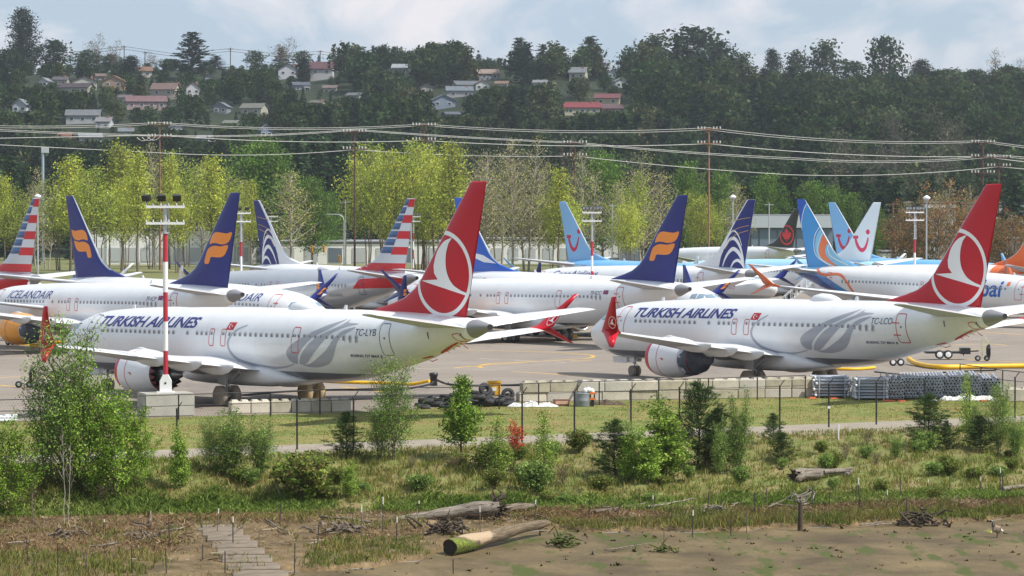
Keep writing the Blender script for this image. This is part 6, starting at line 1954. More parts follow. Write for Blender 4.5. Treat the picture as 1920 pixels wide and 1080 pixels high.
# tyre pile
M_OLDT = mat('dusty_old_rubber', (.035, .035, .037), .85, noise=(4, .3))
tyr = cached('tyre', lambda: (lambda m: (m.lathe([(-.11, .22), (-.13, .30), (-.12, .42), (-.07, .47), (.07, .47), (.12, .42), (.13, .30), (.11, .22), (.10, .24), (-.10, .24), (-.11, .22)], 'Z', (0, 0, 0), 24), m)[1])(MB()).mesh('tyre', 1))
rt = random.Random(2)
for i in range(80):
    u = rt.random()
    px = 788 + 166 * u
    py = 766 - 5 * u + rt.uniform(-9, 1)
    lvl = rt.choice([0, 0, 0, 1, 1, 2]) if 815 < px < 920 else rt.choice([0, 0, 1])
    g = pix(px, py, z=0)
    o = link('tyre', tyr, None, [M_OLDT], (g.x, g.y, .12 + .21 * lvl))
    o.scale = (.8, .8, .8)
    if rt.random() < .04: o.rotation_euler = (rt.uniform(1.1, 1.5), 0, rt.uniform(-.8, .8)); o.location.z += .3
    else: o.rotation_euler = (rt.uniform(-.3, .3), rt.uniform(-.3, .3), 0)
    tag(o, 'old black tyre in the pile left of the concrete block wall', 'tyre', 'old tyres in the pile')
# yellow bin, drum, bollard, crate and sheeting
M_YEL = mat('yellow_plastic', hx('#e3b112'), .45, noise=(2, .08))
g = pix(927, 741, z=0)
t = empty('yellow_bin', g, 0, 'yellow plastic spill bin standing behind the tyre pile', 'bin')
m = MB(); m.loft([[(x * s, y * s, z) for x, y in [(-.38, -.34), (.38, -.34), (.38, .34), (-.38, .34)]] for z, s in ((0, .86), (.12, .92), (.72, 1.0))], 0, False, cap0=True, cap1=True); o = m.obj('bin_body', [M_YEL], t); bevel(o, .05)
m = MB(); m.box((0, 0, .78), (.86, .78, .13)); o = m.obj('lid', [M_YEL], t); bevel(o, .04)
m = MB(); m.box((0, -.355, .38), (.24, .01, .2)); m.obj('label', [M_MWH], t)
g = pix(1092, 762, z=0)
t = empty('metal_drum', g, 0, 'grey metal drum against the concrete block wall', 'drum')
m = MB(); m.lathe([(0, .02), (0, .40), (.03, .41), (.3, .40), (.33, .415), (.36, .40), (.7, .40), (.73, .41), (.75, .39), (.74, .02)], 'Z', (0, 0, 0), 24); m.obj('drum_body', [mat('grey_drum_paint', hx('#7f878c'), .5, .2)], t)
t = empty('bagged_pump', pix(1107, 762, z=0), 0, 'white plastic bag and orange pump frame beside the drum', 'pump')
m = MB()
for dx, dy, dz, r in ((-.28, 0, .88, .16), (.08, 0, .86, .15), (-.1, .05, .92, .16)):
    m.lathe([(dz - r, .02), (dz - r * .6, r * .85), (dz, r * 1.1), (dz + r * .6, r * .75), (dz + r, .02)], 'Z', (dx, dy, 0), 10, 0, lambda a: 1 + .15 * sin(3 * a))
m.obj('plastic_bag', [M_MWH], t)
m = MB(); m.box((.12, 0, .42), (.34, .3, .1)); m.box((.12, 0, .72), (.4, .3, .1)); m.obj('frame', [mat('orange_plastic', hx('#e0752a'), .5)], t)
m = MB(); m.box((.0, 0, .57), (.07, .2, .3)); m.box((.22, 0, .57), (.07, .2, .3)); m.box((.1, 0, .2), (.2, .2, .38)); m.obj('pump_leg', [M_FL], t)
g = pix(813, 723, z=0)
t = empty('hose_bollard', g, 0, 'short black bollard joining a yellow hose and a black hose', 'bollard')
m = MB(); m.lathe([(0, .24), (.55, .22), (.58, .27), (.78, .27), (.8, .22), (.82, .02)], 'Z', (0, 0, 0), 18); m.obj('bollard_body', [M_FL], t)
def hose(pts, r, m_, lab, z=None, cat='hose'):
    m = MB(); P = []
    for p in pts:
        zz = r if len(p) < 3 else p[2]
        q = pix(p[0], p[1], z=zz); P.append(tuple(q))
    xy = smooth2([(p[0], p[1]) for p in P], 6, False)
    zs_ = smooth2([(p[2], 0) for p in P], 6, False)
    m.tube([(a, b, c[0]) for (a, b), c in zip(xy, zs_)], r, 8)
    return tag(m.obj('hose', [m_]), lab, cat)
hose([(560, 711), (640, 716), (720, 718), (770, 720), (805, 714, .35)], .10, M_YEL, 'yellow hose from under the near jet to the bollard')
hose([(440, 742), (520, 735), (620, 731), (740, 731), (800, 722, .25), (813, 716, .4)], .06, M_FL, 'thin black hose along the apron left of the bollard')
hose([(818, 712, .4), (840, 720, .1), (880, 723), (940, 722), (1000, 722)], .07, M_FL, 'thin black hose along the apron right of the bollard')
hose([(1704, 673, .35), (1720, 682), (1760, 688), (1830, 687), (1930, 686), (2050, 686)], .17, M_YEL, 'thick yellow hose crossing the apron at the right')
hose([(1440, 688), (1520, 690), (1600, 692), (1640, 689)], .10, M_YEL, 'yellow hose under the belly of the right red-finned jet')
hose([(1640, 697), (1700, 702), (1790, 697, .3), (1868, 694, .5)], .05, M_FL, 'thin black hose running to the right pipe stacks')
hose([(20, 640), (80, 641), (150, 642), (190, 640)], .12, M_YEL, 'yellow hose under the yellow engine at the left')
def chock(px, py, w, lab):
    g = pix(px, py, z=gz(0, 240))
    m = MB(); m.loft([[(x, y, z) for y, z in ((-.25, 0), (.25, 0), (.12, .25), (-.12, .25))] for x in (-w / 2, w / 2)], 0, False, cap0=True, cap1=True)
    tag(m.obj('wheel_chock', [M_YEL], None, g), lab, 'wheel chock')
chock(44, 647, 1.5, 'yellow chock on the apron below the yellow engine')
chock(70, 650, 1.2, 'second yellow chock right of the one below the yellow engine')
chock(950, 631, 1.8, 'yellow chock left of the wheels behind the near jet wing')
chock(1065, 633, 1.6, 'yellow chock right of the wheels behind the near jet wing')
chock(575, 757, 1.5, 'yellow chock at the tan-wrapped wheels of the near jet')
chock(428, 757, .9, 'yellow chock at the taupe-wrapped wheels of the near jet')
# sheeting and crates by the wall
def crumple(name, px0, px1, py, hgt, m_, lab, seed, cat='sheeting'):
    a, b = hit(px0, py), hit(px1, py)
    rg = random.Random(seed); nx, ny = 22, 8
    V, F = [], []
    for j in range(ny + 1):
        for i in range(nx + 1):
            u, v = i / nx, j / ny
            p = a.lerp(b, u)
            e = sin(pi * min(1, max(0, u))) ** .5 * sin(pi * v) ** .6
            V.append((p.x + rg.uniform(-.06, .06), p.y + (v - .5) * 1.3 + rg.uniform(-.06, .06), .02 + e * hgt * (.35 + .65 * rg.random() * (0.6 + .4 * sin(u * 17)))))
    for j in range(ny):
        for i in range(nx): F.append((j * (nx + 1) + i, j * (nx + 1) + i + 1, (j + 1) * (nx + 1) + i + 1, (j + 1) * (nx + 1) + i))
    m = MB(); m.add(V, F); tag(m.obj(name, [m_]), lab, cat)
M_SHEET = mat('white_plastic_sheeting', (.62, .62, .60), .5)
crumple('plastic_sheeting', 952, 1046, 762, .35, M_SHEET, 'crumpled white plastic sheeting in front of the wall, right of the tyres', 3)
crumple('plastic_sheeting', 1762, 1870, 750, .45, M_SHEET, 'torn white plastic sheeting at the foot of the pipe stacks', 5)
crumple('plastic_sheeting', 1738, 1756, 751, .15, M_SHEET, 'small white scrap of sheeting under the pipe stacks', 6)
M_ORP = mat('orange_netting', hx('#c8603a'), .8)
for i, (a, b) in enumerate([(1516, 1530), (1556, 1570), (1655, 1678), (1682, 1696), (1838, 1850)]):
    crumple('orange_netting', a, b, 752 - (5 if i < 2 else 0), .08, M_ORP, 'scrap of orange netting in the grass under the pipe stacks', 20 + i, 'netting')
    bpy.context.scene.objects[-1]['group'] = 'orange netting scraps'
t = empty('broken_crate', hit(1052, 761), 0, 'rusty brown open box lying against the wall', 'crate')
m = MB(); m.box((0, 0, .18), (.9, .5, .36)); m.obj('box_shell', [mat('rusty_brown_box', hx('#7b5648'), .8, noise=(3, .2))], t)
m = MB(); m.box((.05, -.26, .2), (.7, .03, .18)); m.obj('box_lining', [mat('pale_box_lining', hx('#c9a48c'), .8)], t)
crumple('dry_brush_pile', 1105, 1172, 758, .28, mat('dark_dry_brush', hx('#57483c'), .95, noise=(8, .4)), 'low heap of dark dry brush at the foot of the wall', 9, 'brush pile')

# pipe stacks
M_PIPE = mat('grey_plastic_pipe', hx('#a6abb5'), .4, noise=(1, .08))
M_PIPE2 = mat('pale_pipe_coupling', hx('#d2d6da'), .4)
def pipe_mesh(L_, r):
    def f():
        m = MB()
        m.lathe([(-L_ / 2, r * .68), (-L_ / 2, r), (L_ / 2, r), (L_ / 2, r * .68)], 'X', (0, 0, 0), 10, 0)
        for s in (-1, 1):
            m.lathe([(s * (L_ / 2 - .02), r), (s * (L_ / 2 - .02), r * 1.28), (s * (L_ / 2 - .14), r * 1.28), (s * (L_ / 2 - .14), r)], 'X', (0, 0, 0), 10, 1)
            m.lathe([(s * L_ / 2, r * .7), (s * (L_ / 2 - .9), r * .7)], 'X', (0, 0, 0), 10, 2)
            m.lathe([(s * (L_ / 2 - .4), r * .7), (s * (L_ / 2 - .41), .001)], 'X', (0, 0, 0), 10, 2)
        return m.mesh('pipe', 3)
    return cached(('pipe', L_, r), f)
rp = random.Random(12)
def pipe_stack(px, py, L_, cols_, rows, ang, lab, r=.072, dx=.0):
    g = pix(px, py, z=0)
    t = empty('pipe_stack', g, ang, lab, 'pipe stack', 'stacks of grey pipes')
    me = pipe_mesh(L_, r)
    for j in range(rows):
        for i in range(cols_):
            if j == rows - 1 and rp.random() < .25: continue
            link('pipe', me, t, [M_PIPE, M_PIPE2, M_HOLE], (rp.uniform(-.12, .12) if L_ > 2 else rp.uniform(-.05, .05), (i + .5 * (j % 2)) * r * 2.62, .06 + r * 1.3 + j * r * 2.35))
    for q in (-.36, .36):
        m = MB()
        for e in (-.06, cols_ * r * 2.62 + .02):
            m.box((q * L_, e, rows * r * 1.25), (.07, .05, rows * r * 2.5))
        m.box((q * L_, cols_ * r * 1.31, .03), (.1, cols_ * r * 2.7, .06))
        m.obj('timber_stake', [M_PIPE], t)
    return t
pipe_stack(1560, 746, 2.05, 9, 7, 0.02, 'stack of grey pipes seen side-on, at the left end of the pipe store')
pipe_stack(1634, 750, 1.95, 9, 7, -0.03, 'stack of grey pipes seen side-on, second from the left in the pipe store', )
for k, (px, w) in enumerate([(1664, 6), (1696, 7), (1732, 7), (1768, 7), (1804, 7), (1846, 6)]):
    lab = ['stack of grey pipes seen end-on, beside the side-on stacks', 'stack of grey pipes seen end-on, behind the orange netting', 'stack of grey pipes seen end-on, in the middle of the store', 'stack of grey pipes seen end-on, above the torn sheeting',
           'stack of grey pipes seen end-on, right of the torn sheeting', 'stack of grey pipes seen end-on, at the right end'][k]
    t = pipe_stack(px, 750 - k * 1.2, 5.4, w, 7 if k < 5 else 6, pi / 2 - .10, lab)
    t.location.x += w * .072 * 2.62
    t.location.y += 2.7
# frames of pipe sections at the far left edge
t = empty('pipe_stack', pix(-6, 792, z=0), .15, 'flat stack of silver pipes at the left edge', 'pipe stack', None)
for i in range(8):
    link('pipe', pipe_mesh(2.05, .072), t, [M_PIPE2, M_PIPE2, M_HOLE], (0, i * .18, .1 + .15 * (i % 2)))

# ground equipment
M_KHAKI = mat('pale_olive_paint', hx('#b9bd8e'), .6)
def hose_cart(px, py, lab, s=1.0):
    t = empty('hose_cart', pix(px, py, z=0), 0, lab, 'hose cart', 'wheeled hose carts')
    t.scale = (s, s, s)
    m = MB(); m.tube([(-.15, 0, .25), (-.2, 0, 1.5), (0, 0, 1.85), (.1, 0, 1.5), (.35, 0, 1.2)], .03, 6); m.tube([(.35, 0, .3), (.3, 0, 1.3), (-.2, 0, 1.0)], .03, 6); m.tube([(-.15, 0, .28), (.45, 0, .28)], .03, 6)
    m.obj('cart_frame', [M_KHAKI], t)
    for k in range(3):
        m = MB(); m.lathe([(a, r) for a, r in ((-.04, .30 + .03 * k), (0, .36 + .03 * k), (.04, .30 + .03 * k))], 'X', (.2 + .07 * k, 0, .72), 20, 0, lambda a: 1 + .25 * abs(sin(a))); m.obj('hose_coil', [M_FL], t)
    for dx in (-.5, .15):
        m = MB(); m.lathe([(-.07, .1), (-.07, .21), (.07, .21), (.07, .1)], 'Y', (dx, -.1, .21), 16, 0); m.lathe([(-.075, .01), (-.07, .1)], 'Y', (dx, -.1, .21), 10, 1); m.obj('wheel', [M_TYRE, M_HUB], t)
    m = MB(); m.tube([(-.5, -.1, .21), (0, 0, .3)], .025, 5); m.obj('axle', [M_KHAKI], t)
hose_cart(51, 727, 'pale wheeled hose cart on the apron left of the near jet')
hose_cart(1846, 677, 'pale wheeled hose cart on the apron under the right red fin')
# trailer dolly
t = empty('equipment_trailer', pix(1768, 672, z=0), 0, 'black flatbed trailer with two white wheels, under the right tail', 'trailer')
m = MB(); m.box((.2, 0, .45), (3.0, 1.3, .14)); m.box((1.6, 0, .55), (.7, .9, .45)); m.tube([(1.5, 0, .2), (1.5, 0, .5)], .04, 6); m.tube([(1.7, 0, .5), (2.6, 0, .55)], .05, 6); m.obj('deck', [M_FL], t)
for dx in (-.35, .28):
    m = MB(); m.lathe([(-.11, .18), (-.11, .32), (.11, .32), (.11, .18)], 'Y', (dx, -.7, .32), 20, 0); m.lathe([(-.13, .01), (-.11, .2)], 'Y', (dx, -.7, .32), 16, 1); m.obj('wheel', [M_TYRE, M_MWH], t)
t = empty('wheel_dolly', pix(1682, 686, z=0), 0, 'small dolly wheels on the apron behind the right tail', 'dolly')
for dx in (-.28, .25):
    m = MB(); m.lathe([(-.09, .12), (-.09, .26), (.09, .26), (.09, .12)], 'Y', (dx, 0, .26), 16, 0); m.lathe([(-.1, .01), (-.09, .14)], 'Y', (dx, 0, .26), 12, 1); m.obj('wheel', [M_TYRE, M_MWH], t)
m = MB(); m.box((0, 0, .3), (.7, .12, .1)); m.obj('axle', [M_FL], t)
t = empty('tow_trolley', pix(1015, 628, z=gz(0, 262)), 0, 'red and black towing trolley under the hull behind the near jet', 'trolley')
m = MB(); m.box((0, 0, .8), (3.6, 1.2, .3)); m.tube([(1.8, 0, .8), (3.4, 0, 1.1)], .08, 6); m.obj('deck', [mat('dark_red_trolley', hx('#6e2a2a'), .6)], t)
for dx in (-1.3, -.5, .6, 1.3):
    m = MB(); m.lathe([(-.14, .2), (-.14, .42), (.14, .42), (.14, .2)], 'Y', (dx, -.6, .42), 18, 0); m.lathe([(-.15, .01), (-.14, .22)], 'Y', (dx, -.6, .42), 12, 1); m.obj('wheel', [M_TYRE, M_HUB], t)
# boarding stairs by the blue and white jet
t = empty('boarding_stairs', (bx(1492, 320), 320, gz(0, 320)), 0, 'white wheeled boarding stairs between the orange winglet and the wave-painted jet', 'stairs')
m = MB()
for i in range(12):
    m.box((-1.9 + i * .32, 0, .5 + i * .27), (.34, 1.6, .05))
m.obj('tread', [M_MWH], t)
for yv in (-.8, .8):
    m = MB()
    m.tube([(-2.1, yv, .4), (1.8, yv, 3.7), (3.2, yv, 3.7)], .05, 6); m.tube([(-2.1, yv, 1.4), (1.8, yv, 4.7), (3.2, yv, 4.7)], .04, 6)
    for i in range(8): m.tube([(-2.1 + i * .55, yv, .4 + i * .466), (-2.1 + i * .55, yv, 1.4 + i * .466)], .03, 5)
    m.tube([(1.8, yv, 0), (1.8, yv, 4.7)], .05, 6); m.tube([(3.2, yv, 0), (3.2, yv, 4.7)], .05, 6); m.tube([(1.8, yv, .3), (3.2, yv, 3.5)], .04, 5); m.tube([(3.2, yv, .3), (1.8, yv, 3.5)], .04, 5); m.tube([(-2.0, yv, .3), (3.2, yv, .3)], .06, 6)
    m.obj('side_frame', [M_MWH], t)
m = MB(); m.box((2.5, 0, 3.68), (1.5, 1.6, .08)); m.obj('platform', [M_MWH], t)
# container between hulls
t = empty('ribbed_container', (bx(588 - 3, 262), 262, gz(0, 262)), 0, 'small pale ribbed container between the jets behind the antenna dome', 'container')
m = MB(); m.box((0, 0, 1.3), (2.4, 2.2, 2.6)); m.obj('container_body', [mat('pale_green_white', hx('#cfd4cc'), .6)], t)
for i in range(9):
    m = MB(); m.box((-1.1 + i * .275, -1.13, 1.3), (.09, .06, 2.4)); m.obj('rib', [mat('pale_grey_rib', hx('#b7bdb8'), .6)], t)
# ------------------------------------------------------------------ foreground: shrubs, grasses, driftwood
LG = ['#6c9034', '#8aa640', '#56752c', '#a0b54e', '#7a9a3c']
LG2 = ['#76943c', '#8faa48', '#9fb456', '#648034']
GB = ['#64803c', '#547034', '#789246', '#8aa25a']
WIL = ['#7d9a4c', '#6c8a42', '#93a95c', '#5e7a3a', '#a0b06a']
PN = ['#3f5230', '#4e6238', '#34452a', '#647646']
proto('leafy_shrub', H_=5, prof=lambda t: ov(.44, .42)(t) * (.6 + .5 * sin(t * 31) ** 2), nb=64, rise=lambda t: .55 + .4 * t, nleaf=8500, size=.105, hexes=LG, t0=.03, spread=.026, trunk_r=.008, multi=5, clumps=9, inner=.2)
proto('tall_shrub', H_=6.5, prof=lambda t: .30 * (1 - t) ** .7 * (.6 + .5 * min(1, t * 4)) + .03, nb=84, rise=lambda t: .75, nleaf=8500, size=.105, hexes=GB + ['#86a650'], t0=.05, spread=.030, trunk_r=.008, multi=4, clumps=9, inner=.2)
proto('bright_sapling', H_=3.6, prof=lambda t: .26 * (1 - t) ** .55 * min(1, .4 + 2.5 * t) * (1 - .45 * (t > .55)) + .02, nb=90, rise=lambda t: .35, nleaf=5200, size=.12, hexes=LG2 + ['#4f7a26'], t0=.16, spread=.030, trunk_r=.013, clumps=8)
proto('poplar_sapling', H_=3.8, prof=lambda t: .22 * (1 - t) ** .6 + .02, nb=80, rise=lambda t: .8, nleaf=5200, size=.115, hexes=LG2, t0=.03, spread=.030, trunk_r=.01, clumps=8, multi=3)
proto('willow_shrub', H_=3.2, prof=lambda t: .42 * (1 - .75 * t) * (.6 + .5 * sin(t * 23) ** 2), nb=90, rise=lambda t: 1.05, nleaf=6500, size=.125, hexes=WIL, t0=.02, spread=.032, trunk_r=.006, multi=8, clumps=9, aspect=.22, inner=.15)
proto('shore_pine', H_=3, prof=lambda t: (.46 * (1 - t) ** .6 * (.45 + .6 * abs(sin(t * 11))) + .03), nb=60, rise=lambda t: .35 + .6 * t, nleaf=9000, size=.13, hexes=PN, t0=.03, spread=.028, trunk_r=.014, curve=.25, needle=True, clumps=8, leafm=M_NEEDLE, wood_mat=M_BARKD, aspect=.16)
proto('birch_sapling', H_=3.2, prof=cone(.22), nb=70, rise=lambda t: .5, nleaf=2300, size=.085, hexes=['#8fa84a', '#6f8a3c', '#a3b55c'], t0=.08, spread=.03, trunk_r=.008, clumps=7)
proto('red_shrub', H_=2, prof=ov(.25, .5), nb=40, rise=lambda t: .8, nleaf=1500, size=.08, hexes=['#c23b2c', '#d8573c', '#8f5a34'], t0=.1, spread=.04, trunk_r=.01, clumps=6, multi=3)
proto('small_bush', H_=1, prof=ov(.6, .45), nb=50, rise=lambda t: .7, nleaf=2200, size=.085, hexes=['#6f8238', '#5a6f30', '#85924a', '#7c6f45'], t0=.02, spread=.055, trunk_r=.02, multi=6, clumps=7)
proto('green_bush', H_=1, prof=ov(.6, .45), nb=50, rise=lambda t: .7, nleaf=2400, size=.09, hexes=['#77904a', '#8ba058', '#667c40'], t0=.02, spread=.055, trunk_r=.02, multi=6, clumps=7)
proto('dead_bush', H_=1.2, prof=ov(.5, .45), nb=90, rise=lambda t: .9, nleaf=300, size=.06, hexes=['#8a7a58', '#6f6f3a'], t0=.02, spread=.05, trunk_r=.010, multi=8, clumps=6, wood_mat=M_BARK)
proto('bare_sapling', H_=5, prof=lambda t: .14 * (1 - t) + .03, nb=26, rise=lambda t: 1.0, nleaf=60, size=.05, hexes=['#8a8a58'], t0=.45, spread=.03, trunk_r=.007, multi=2, clumps=3, wood_mat=M_BARKL)
SH = [(22, 965, 785, 'leafy_shrub', 1.15, 'bright yellow-green shrub cut off by the left edge'),
      (88, 905, 680, 'tall_shrub', 1.0, 'tall leafy shrub with open twiggy top, left half of the big clump'),
      (128, 925, 600, 'tall_shrub', .95, 'tallest leafy shrub at the left, reaching the red winglet'),
      (160, 930, 690, 'leafy_shrub', .95, 'leafy shrub in the middle of the big left clump'),
      (258, 918, 770, 'leafy_shrub', .8, 'lower leafy shrub at the right end of the big left clump'),
      (215, 930, 720, 'leafy_shrub', 1.05, 'dense leafy shrub, right half of the big left clump'),
      (125, 985, 800, 'bare_sapling', 1.0, 'bare pale forked sapling in front of the left clump'),
      (335, 918, 795, 'poplar_sapling', .9, 'thin ragged sapling between the big clump and the willow'),
      (392, 885, 780, 'tall_shrub', 1.1, 'dark green shrub at the left side of the willow'),
      (432, 896, 768, 'willow_shrub', 1.35, 'feathery pale green willow shrub under the concrete blocks'),
      (488, 892, 785, 'willow_shrub', 1.3, 'feathery willow shrub, smaller right-hand one'),
      (565, 938, 850, 'small_bush', 1.3, 'loose green bush on the bank below the willow'),
      (655, 935, 862, 'poplar_sapling', 1.1, 'small bright sapling on the bank left of the leafy tree'),
      (650, 862, 775, 'shore_pine', 1.3, 'dark spreading young pine beside the leafy tree'),
      (735, 862, 672, 'tall_shrub', 1.15, 'leafy tree in front of the near tail'),
      (712, 858, 760, 'tall_shrub', 1.3, 'low leafy growth at the foot of the leafy tree'),
      (866, 858, 706, 'bright_sapling', 1.15, 'lone bright green sapling with a visible trunk'),
      (932, 892, 780, 'birch_sapling', 1.5, 'green sapling left of the red shrub'), (925, 885, 830, 'small_bush', 1.5, 'dark bush at the foot of the red shrub'),
      (968, 862, 788, 'red_shrub', 1.1, 'bright red shrub beside a fence post'),
      (1019, 885, 770, 'birch_sapling', 1.25, 'slender sapling like a birch'), (1005, 925, 868, 'green_bush', 1.2, 'bright bush on the bank below the slender sapling'), (1055, 912, 868, 'dead_bush', 1.2, 'grey-green dry bush right of the slender sapling'),
      (1086, 848, 805, 'small_bush', 1.2, 'round dark bush by the gravel path'),
      (1152, 895, 790, 'shore_pine', 1.3, 'dark pine with bare stems left of the bright poplar sapling'), (1175, 905, 765, 'bare_sapling', .8, 'bare grey stems between pine and poplar sapling'), (1180, 905, 790, 'poplar_sapling', 1.0, 'pale green sapling against the dark pine'),
      (1245, 902, 742, 'poplar_sapling', 1.55, 'bright poplar sapling in the middle right'), (1215, 905, 800, 'poplar_sapling', 1.4, 'lower bright growth left of the poplar sapling'),
      (1310, 878, 722, 'shore_pine', 1.25, 'tall dark pine between the two leafy saplings'), (1345, 885, 768, 'shore_pine', 1.0, 'dark pine behind the pale willow'),
      (1385, 888, 738, 'willow_shrub', .75, 'pale upright willow, tallest at the middle right'), (1350, 890, 790, 'willow_shrub', .8, 'pale willow growth left of the tallest willow'), (1325, 884, 830, 'dead_bush', 1.0, 'rusty flowering bush under the dark pine'),
      (1450, 830, 776, 'shore_pine', 1.3, 'small pine with tufted top by the pipe stacks'), (1466, 868, 812, 'shore_pine', 1.5, 'dense low pine right of the pale willow'),
      (1540, 850, 826, 'small_bush', 1.2, 'small round bush on the right bank'), (1562, 880, 846, 'small_bush', 1.1, 'dark green bush above the driftwood trunk'), (1548, 882, 852, 'green_bush', 1.0, 'bright bush above the driftwood trunk'),
      (1626, 836, 804, 'dead_bush', 1.1, 'reddish brown bush at the path edge'), (1625, 860, 836, 'green_bush', 1.1, 'vivid green round bush on the right bank'), (1585, 860, 825, 'dead_bush', 1.2, 'grey grass-like bush on the right bank'),
      (1575, 826, 802, 'bare_sapling', .8, 'tiny thin sapling beside the white stake'),
      (1680, 862, 815, 'willow_shrub', 1.3, 'grey-green low willow left of the broad pine'), (1735, 848, 808, 'green_bush', 1.2, 'bright low bush in front of the broad pine'),
      (1742, 840, 742, 'shore_pine', 1.5, 'broad dark pine in front of the pipe stacks'), (1775, 842, 790, 'shore_pine', 1.1, 'lower dark pine right of the broad pine'),
      (1812, 830, 700, 'birch_sapling', .8, 'thin tufted sapling right of the broad pine'), (1838, 850, 782, 'shore_pine', 1.6, 'dense dark pine at the lower right'),
      (1872, 852, 718, 'tall_shrub', 1.05, 'tall silvery leafy shrub at the right'), (1905, 860, 780, 'willow_shrub', 1.1, 'willow growth at the right edge'), (1828, 838, 756, 'tall_shrub', 1.0, 'leafy shrub left of the silvery one at the right')]
rF = random.Random(77)
for px, py, top, kind, w, lab in SH:
    g = hit(px, py)
    h = CAM_H + (393 - top) * g.y / CAM_F - g.z
    nm = {'shore_pine': 'pine_tree', 'bright_sapling': 'young_tree', 'poplar_sapling': 'young_tree', 'birch_sapling': 'young_tree', 'bare_sapling': 'bare_sapling'}.get(kind, 'shrub')
    plant(kind, g - Vector((0, 0, .05)), h, w, None, lab, 'young tree' if 'sapling' in kind or 'pine' in kind else 'shrub', 'shrubs and young trees on the bank', nm, rF)

rc = random.Random(55)
for i in range(58):
    px, py = rc.uniform(20, 1910), rc.uniform(852, 945)
    if 840 < px < 1020 and py > 925: continue
    g = hit(px, py)
    if g.y > ytop(g.x) - .3: continue
    kd = rc.choice(['small_bush', 'dead_bush', 'green_bush', 'small_bush', 'dead_bush'])
    plant(kd, g - Vector((0, 0, .04)), rc.uniform(.35, .8), rc.uniform(1.0, 1.7), None, 'low weedy clump growing on the bank slope', 'weed clump', 'low weed clumps scattered on the bank', 'weed_clump', rc)

rng = np.random.default_rng(9)
def noise2(x, y, s, seed=0):
    """cheap smooth value noise"""
    x = x * s + seed * 13.7; y = y * s + seed * 7.3
    xi, yi = np.floor(x), np.floor(y); xf, yf = x - xi, y - yi
    h = lambda a, b: np.mod(np.sin(a * 127.1 + b * 311.7) * 43758.5453, 1.0)
    u, v = xf * xf * (3 - 2 * xf), yf * yf * (3 - 2 * yf)
    return (h(xi, yi) * (1 - u) + h(xi + 1, yi) * u) * (1 - v) + (h(xi, yi + 1) * (1 - u) + h(xi + 1, yi + 1) * u) * v
EXC = [(-12.6, -7.4, 104, 121), (-3.4, 2.2, 112.5, 121.3), (-6.0, 1.2, 121.3, 123.6)]
def field(name, lab, n, f0, f1, hmin, hmax, width, hexes, seed, dens=None, lean=.35, per=6, xr=(-30, 34), tuft=.10, patch=.35, bright=.25):
    """grass blades in tufts between two lines"""
    rg = np.random.default_rng(seed)
    x = rg.uniform(xr[0], xr[1], n)
    a = np.array([f0(v) for v in x]); b = np.array([f1(v) for v in x])
    y = a + (b - a) * rg.random(n)
    keep = np.abs(x) < y * .175 + 5.0
    if dens is not None: keep &= rg.random(n) < dens(x, y, (y - a) / np.maximum(.01, b - a))
    for (a0, a1, b0, b1) in EXC: keep &= ~((x > a0) & (x < a1) & (y > b0) & (y < b1) & (rg.random(n) < .93))
    x, y = x[keep], y[keep]; n = len(x)
    z = np.array([H(u, v) for u, v in zip(x, y)])
    X = np.repeat(x, per) + rg.normal(size=n * per) * tuft; Y = np.repeat(y, per) + rg.normal(size=n * per) * tuft; Z = np.repeat(z, per) - .02
    k = len(X)
    hh = np.repeat(rg.uniform(hmin, hmax, n) * (.6 + .8 * noise2(x, y, patch, seed + 1)), per) * rg.uniform(.5, 1.1, k)
    az = rg.random(k) * 2 * pi; ln = hh * rg.random(k) * lean
    wz = rg.random(k) * pi
    base = np.stack([X, Y, Z], 1); wv = np.stack([np.cos(wz), np.sin(wz), 0 * wz], 1) * width * .5
    tip = base + np.stack([np.cos(az) * ln, np.sin(az) * ln, hh], 1)
    mid = base + np.stack([np.cos(az) * ln * .3, np.sin(az) * ln * .3, hh * .55], 1)
    V = np.stack([base - wv, base + wv, mid + wv * .8, tip, mid - wv * .8], 1)
    # five corners per blade
    nv = noise2(X, Y, patch, seed); idx = np.clip((nv + rg.normal(size=k) * .16) * len(hexes), 0, len(hexes) - 1).astype(int)
    T = cols(hexes, idx, rg.uniform(1 - bright, 1 + bright, k))
    o = link(name, np_mesh(name, V.reshape(-1, 3), 5, T, M_BLADE))
    tag(o, lab, 'grass', kind='stuff')
BR = ['#687a36', '#76843e', '#8a8a4a', '#948258', '#6f8038', '#7e8c44', '#a08f60']
field('bank_grass', 'dry brown and green grass covering the bank slope', 15000, lambda x: yfoot(x) + 2.0, lambda x: ytop(x) + .6, .12, .38, .03, BR, 3, per=7, lean=.8, dens=lambda x, y, t: np.clip(1.15 - .75 * t, .25, 1))
field('lush_grass', 'lush bright green weeds along the foot of the bank', 12000, lambda x: yfoot(x) - .3, lambda x: yfoot(x) + 3.2, .10, .30, .06, ['#5f7434', '#6f833e', '#82944a', '#667a3a', '#8f9856'], 4, per=8, lean=1.6, tuft=.15,
      dens=lambda x, y, t: np.where(np.sin(t * np.pi) > .15, .15 + .85 * (noise2(x, y, .55, 8) > .42), .15))
field('marsh_grass', 'coarse marsh grass growing behind the mud', 15000, lambda x: ymud(x) + .15, lambda x: yfoot(x) - .5, .12, .40, .035, ['#66703a', '#767c42', '#86824a', '#8a7c50', '#6a7a3c'], 5, per=7, lean=.8, tuft=.12, dens=lambda x, y, t: np.where(t < .45, np.where((x < -1.5) | (noise2(x, y, .5, 3) > .35), .95, .5), .35 * (noise2(x, y, .8, 5) > .45)))
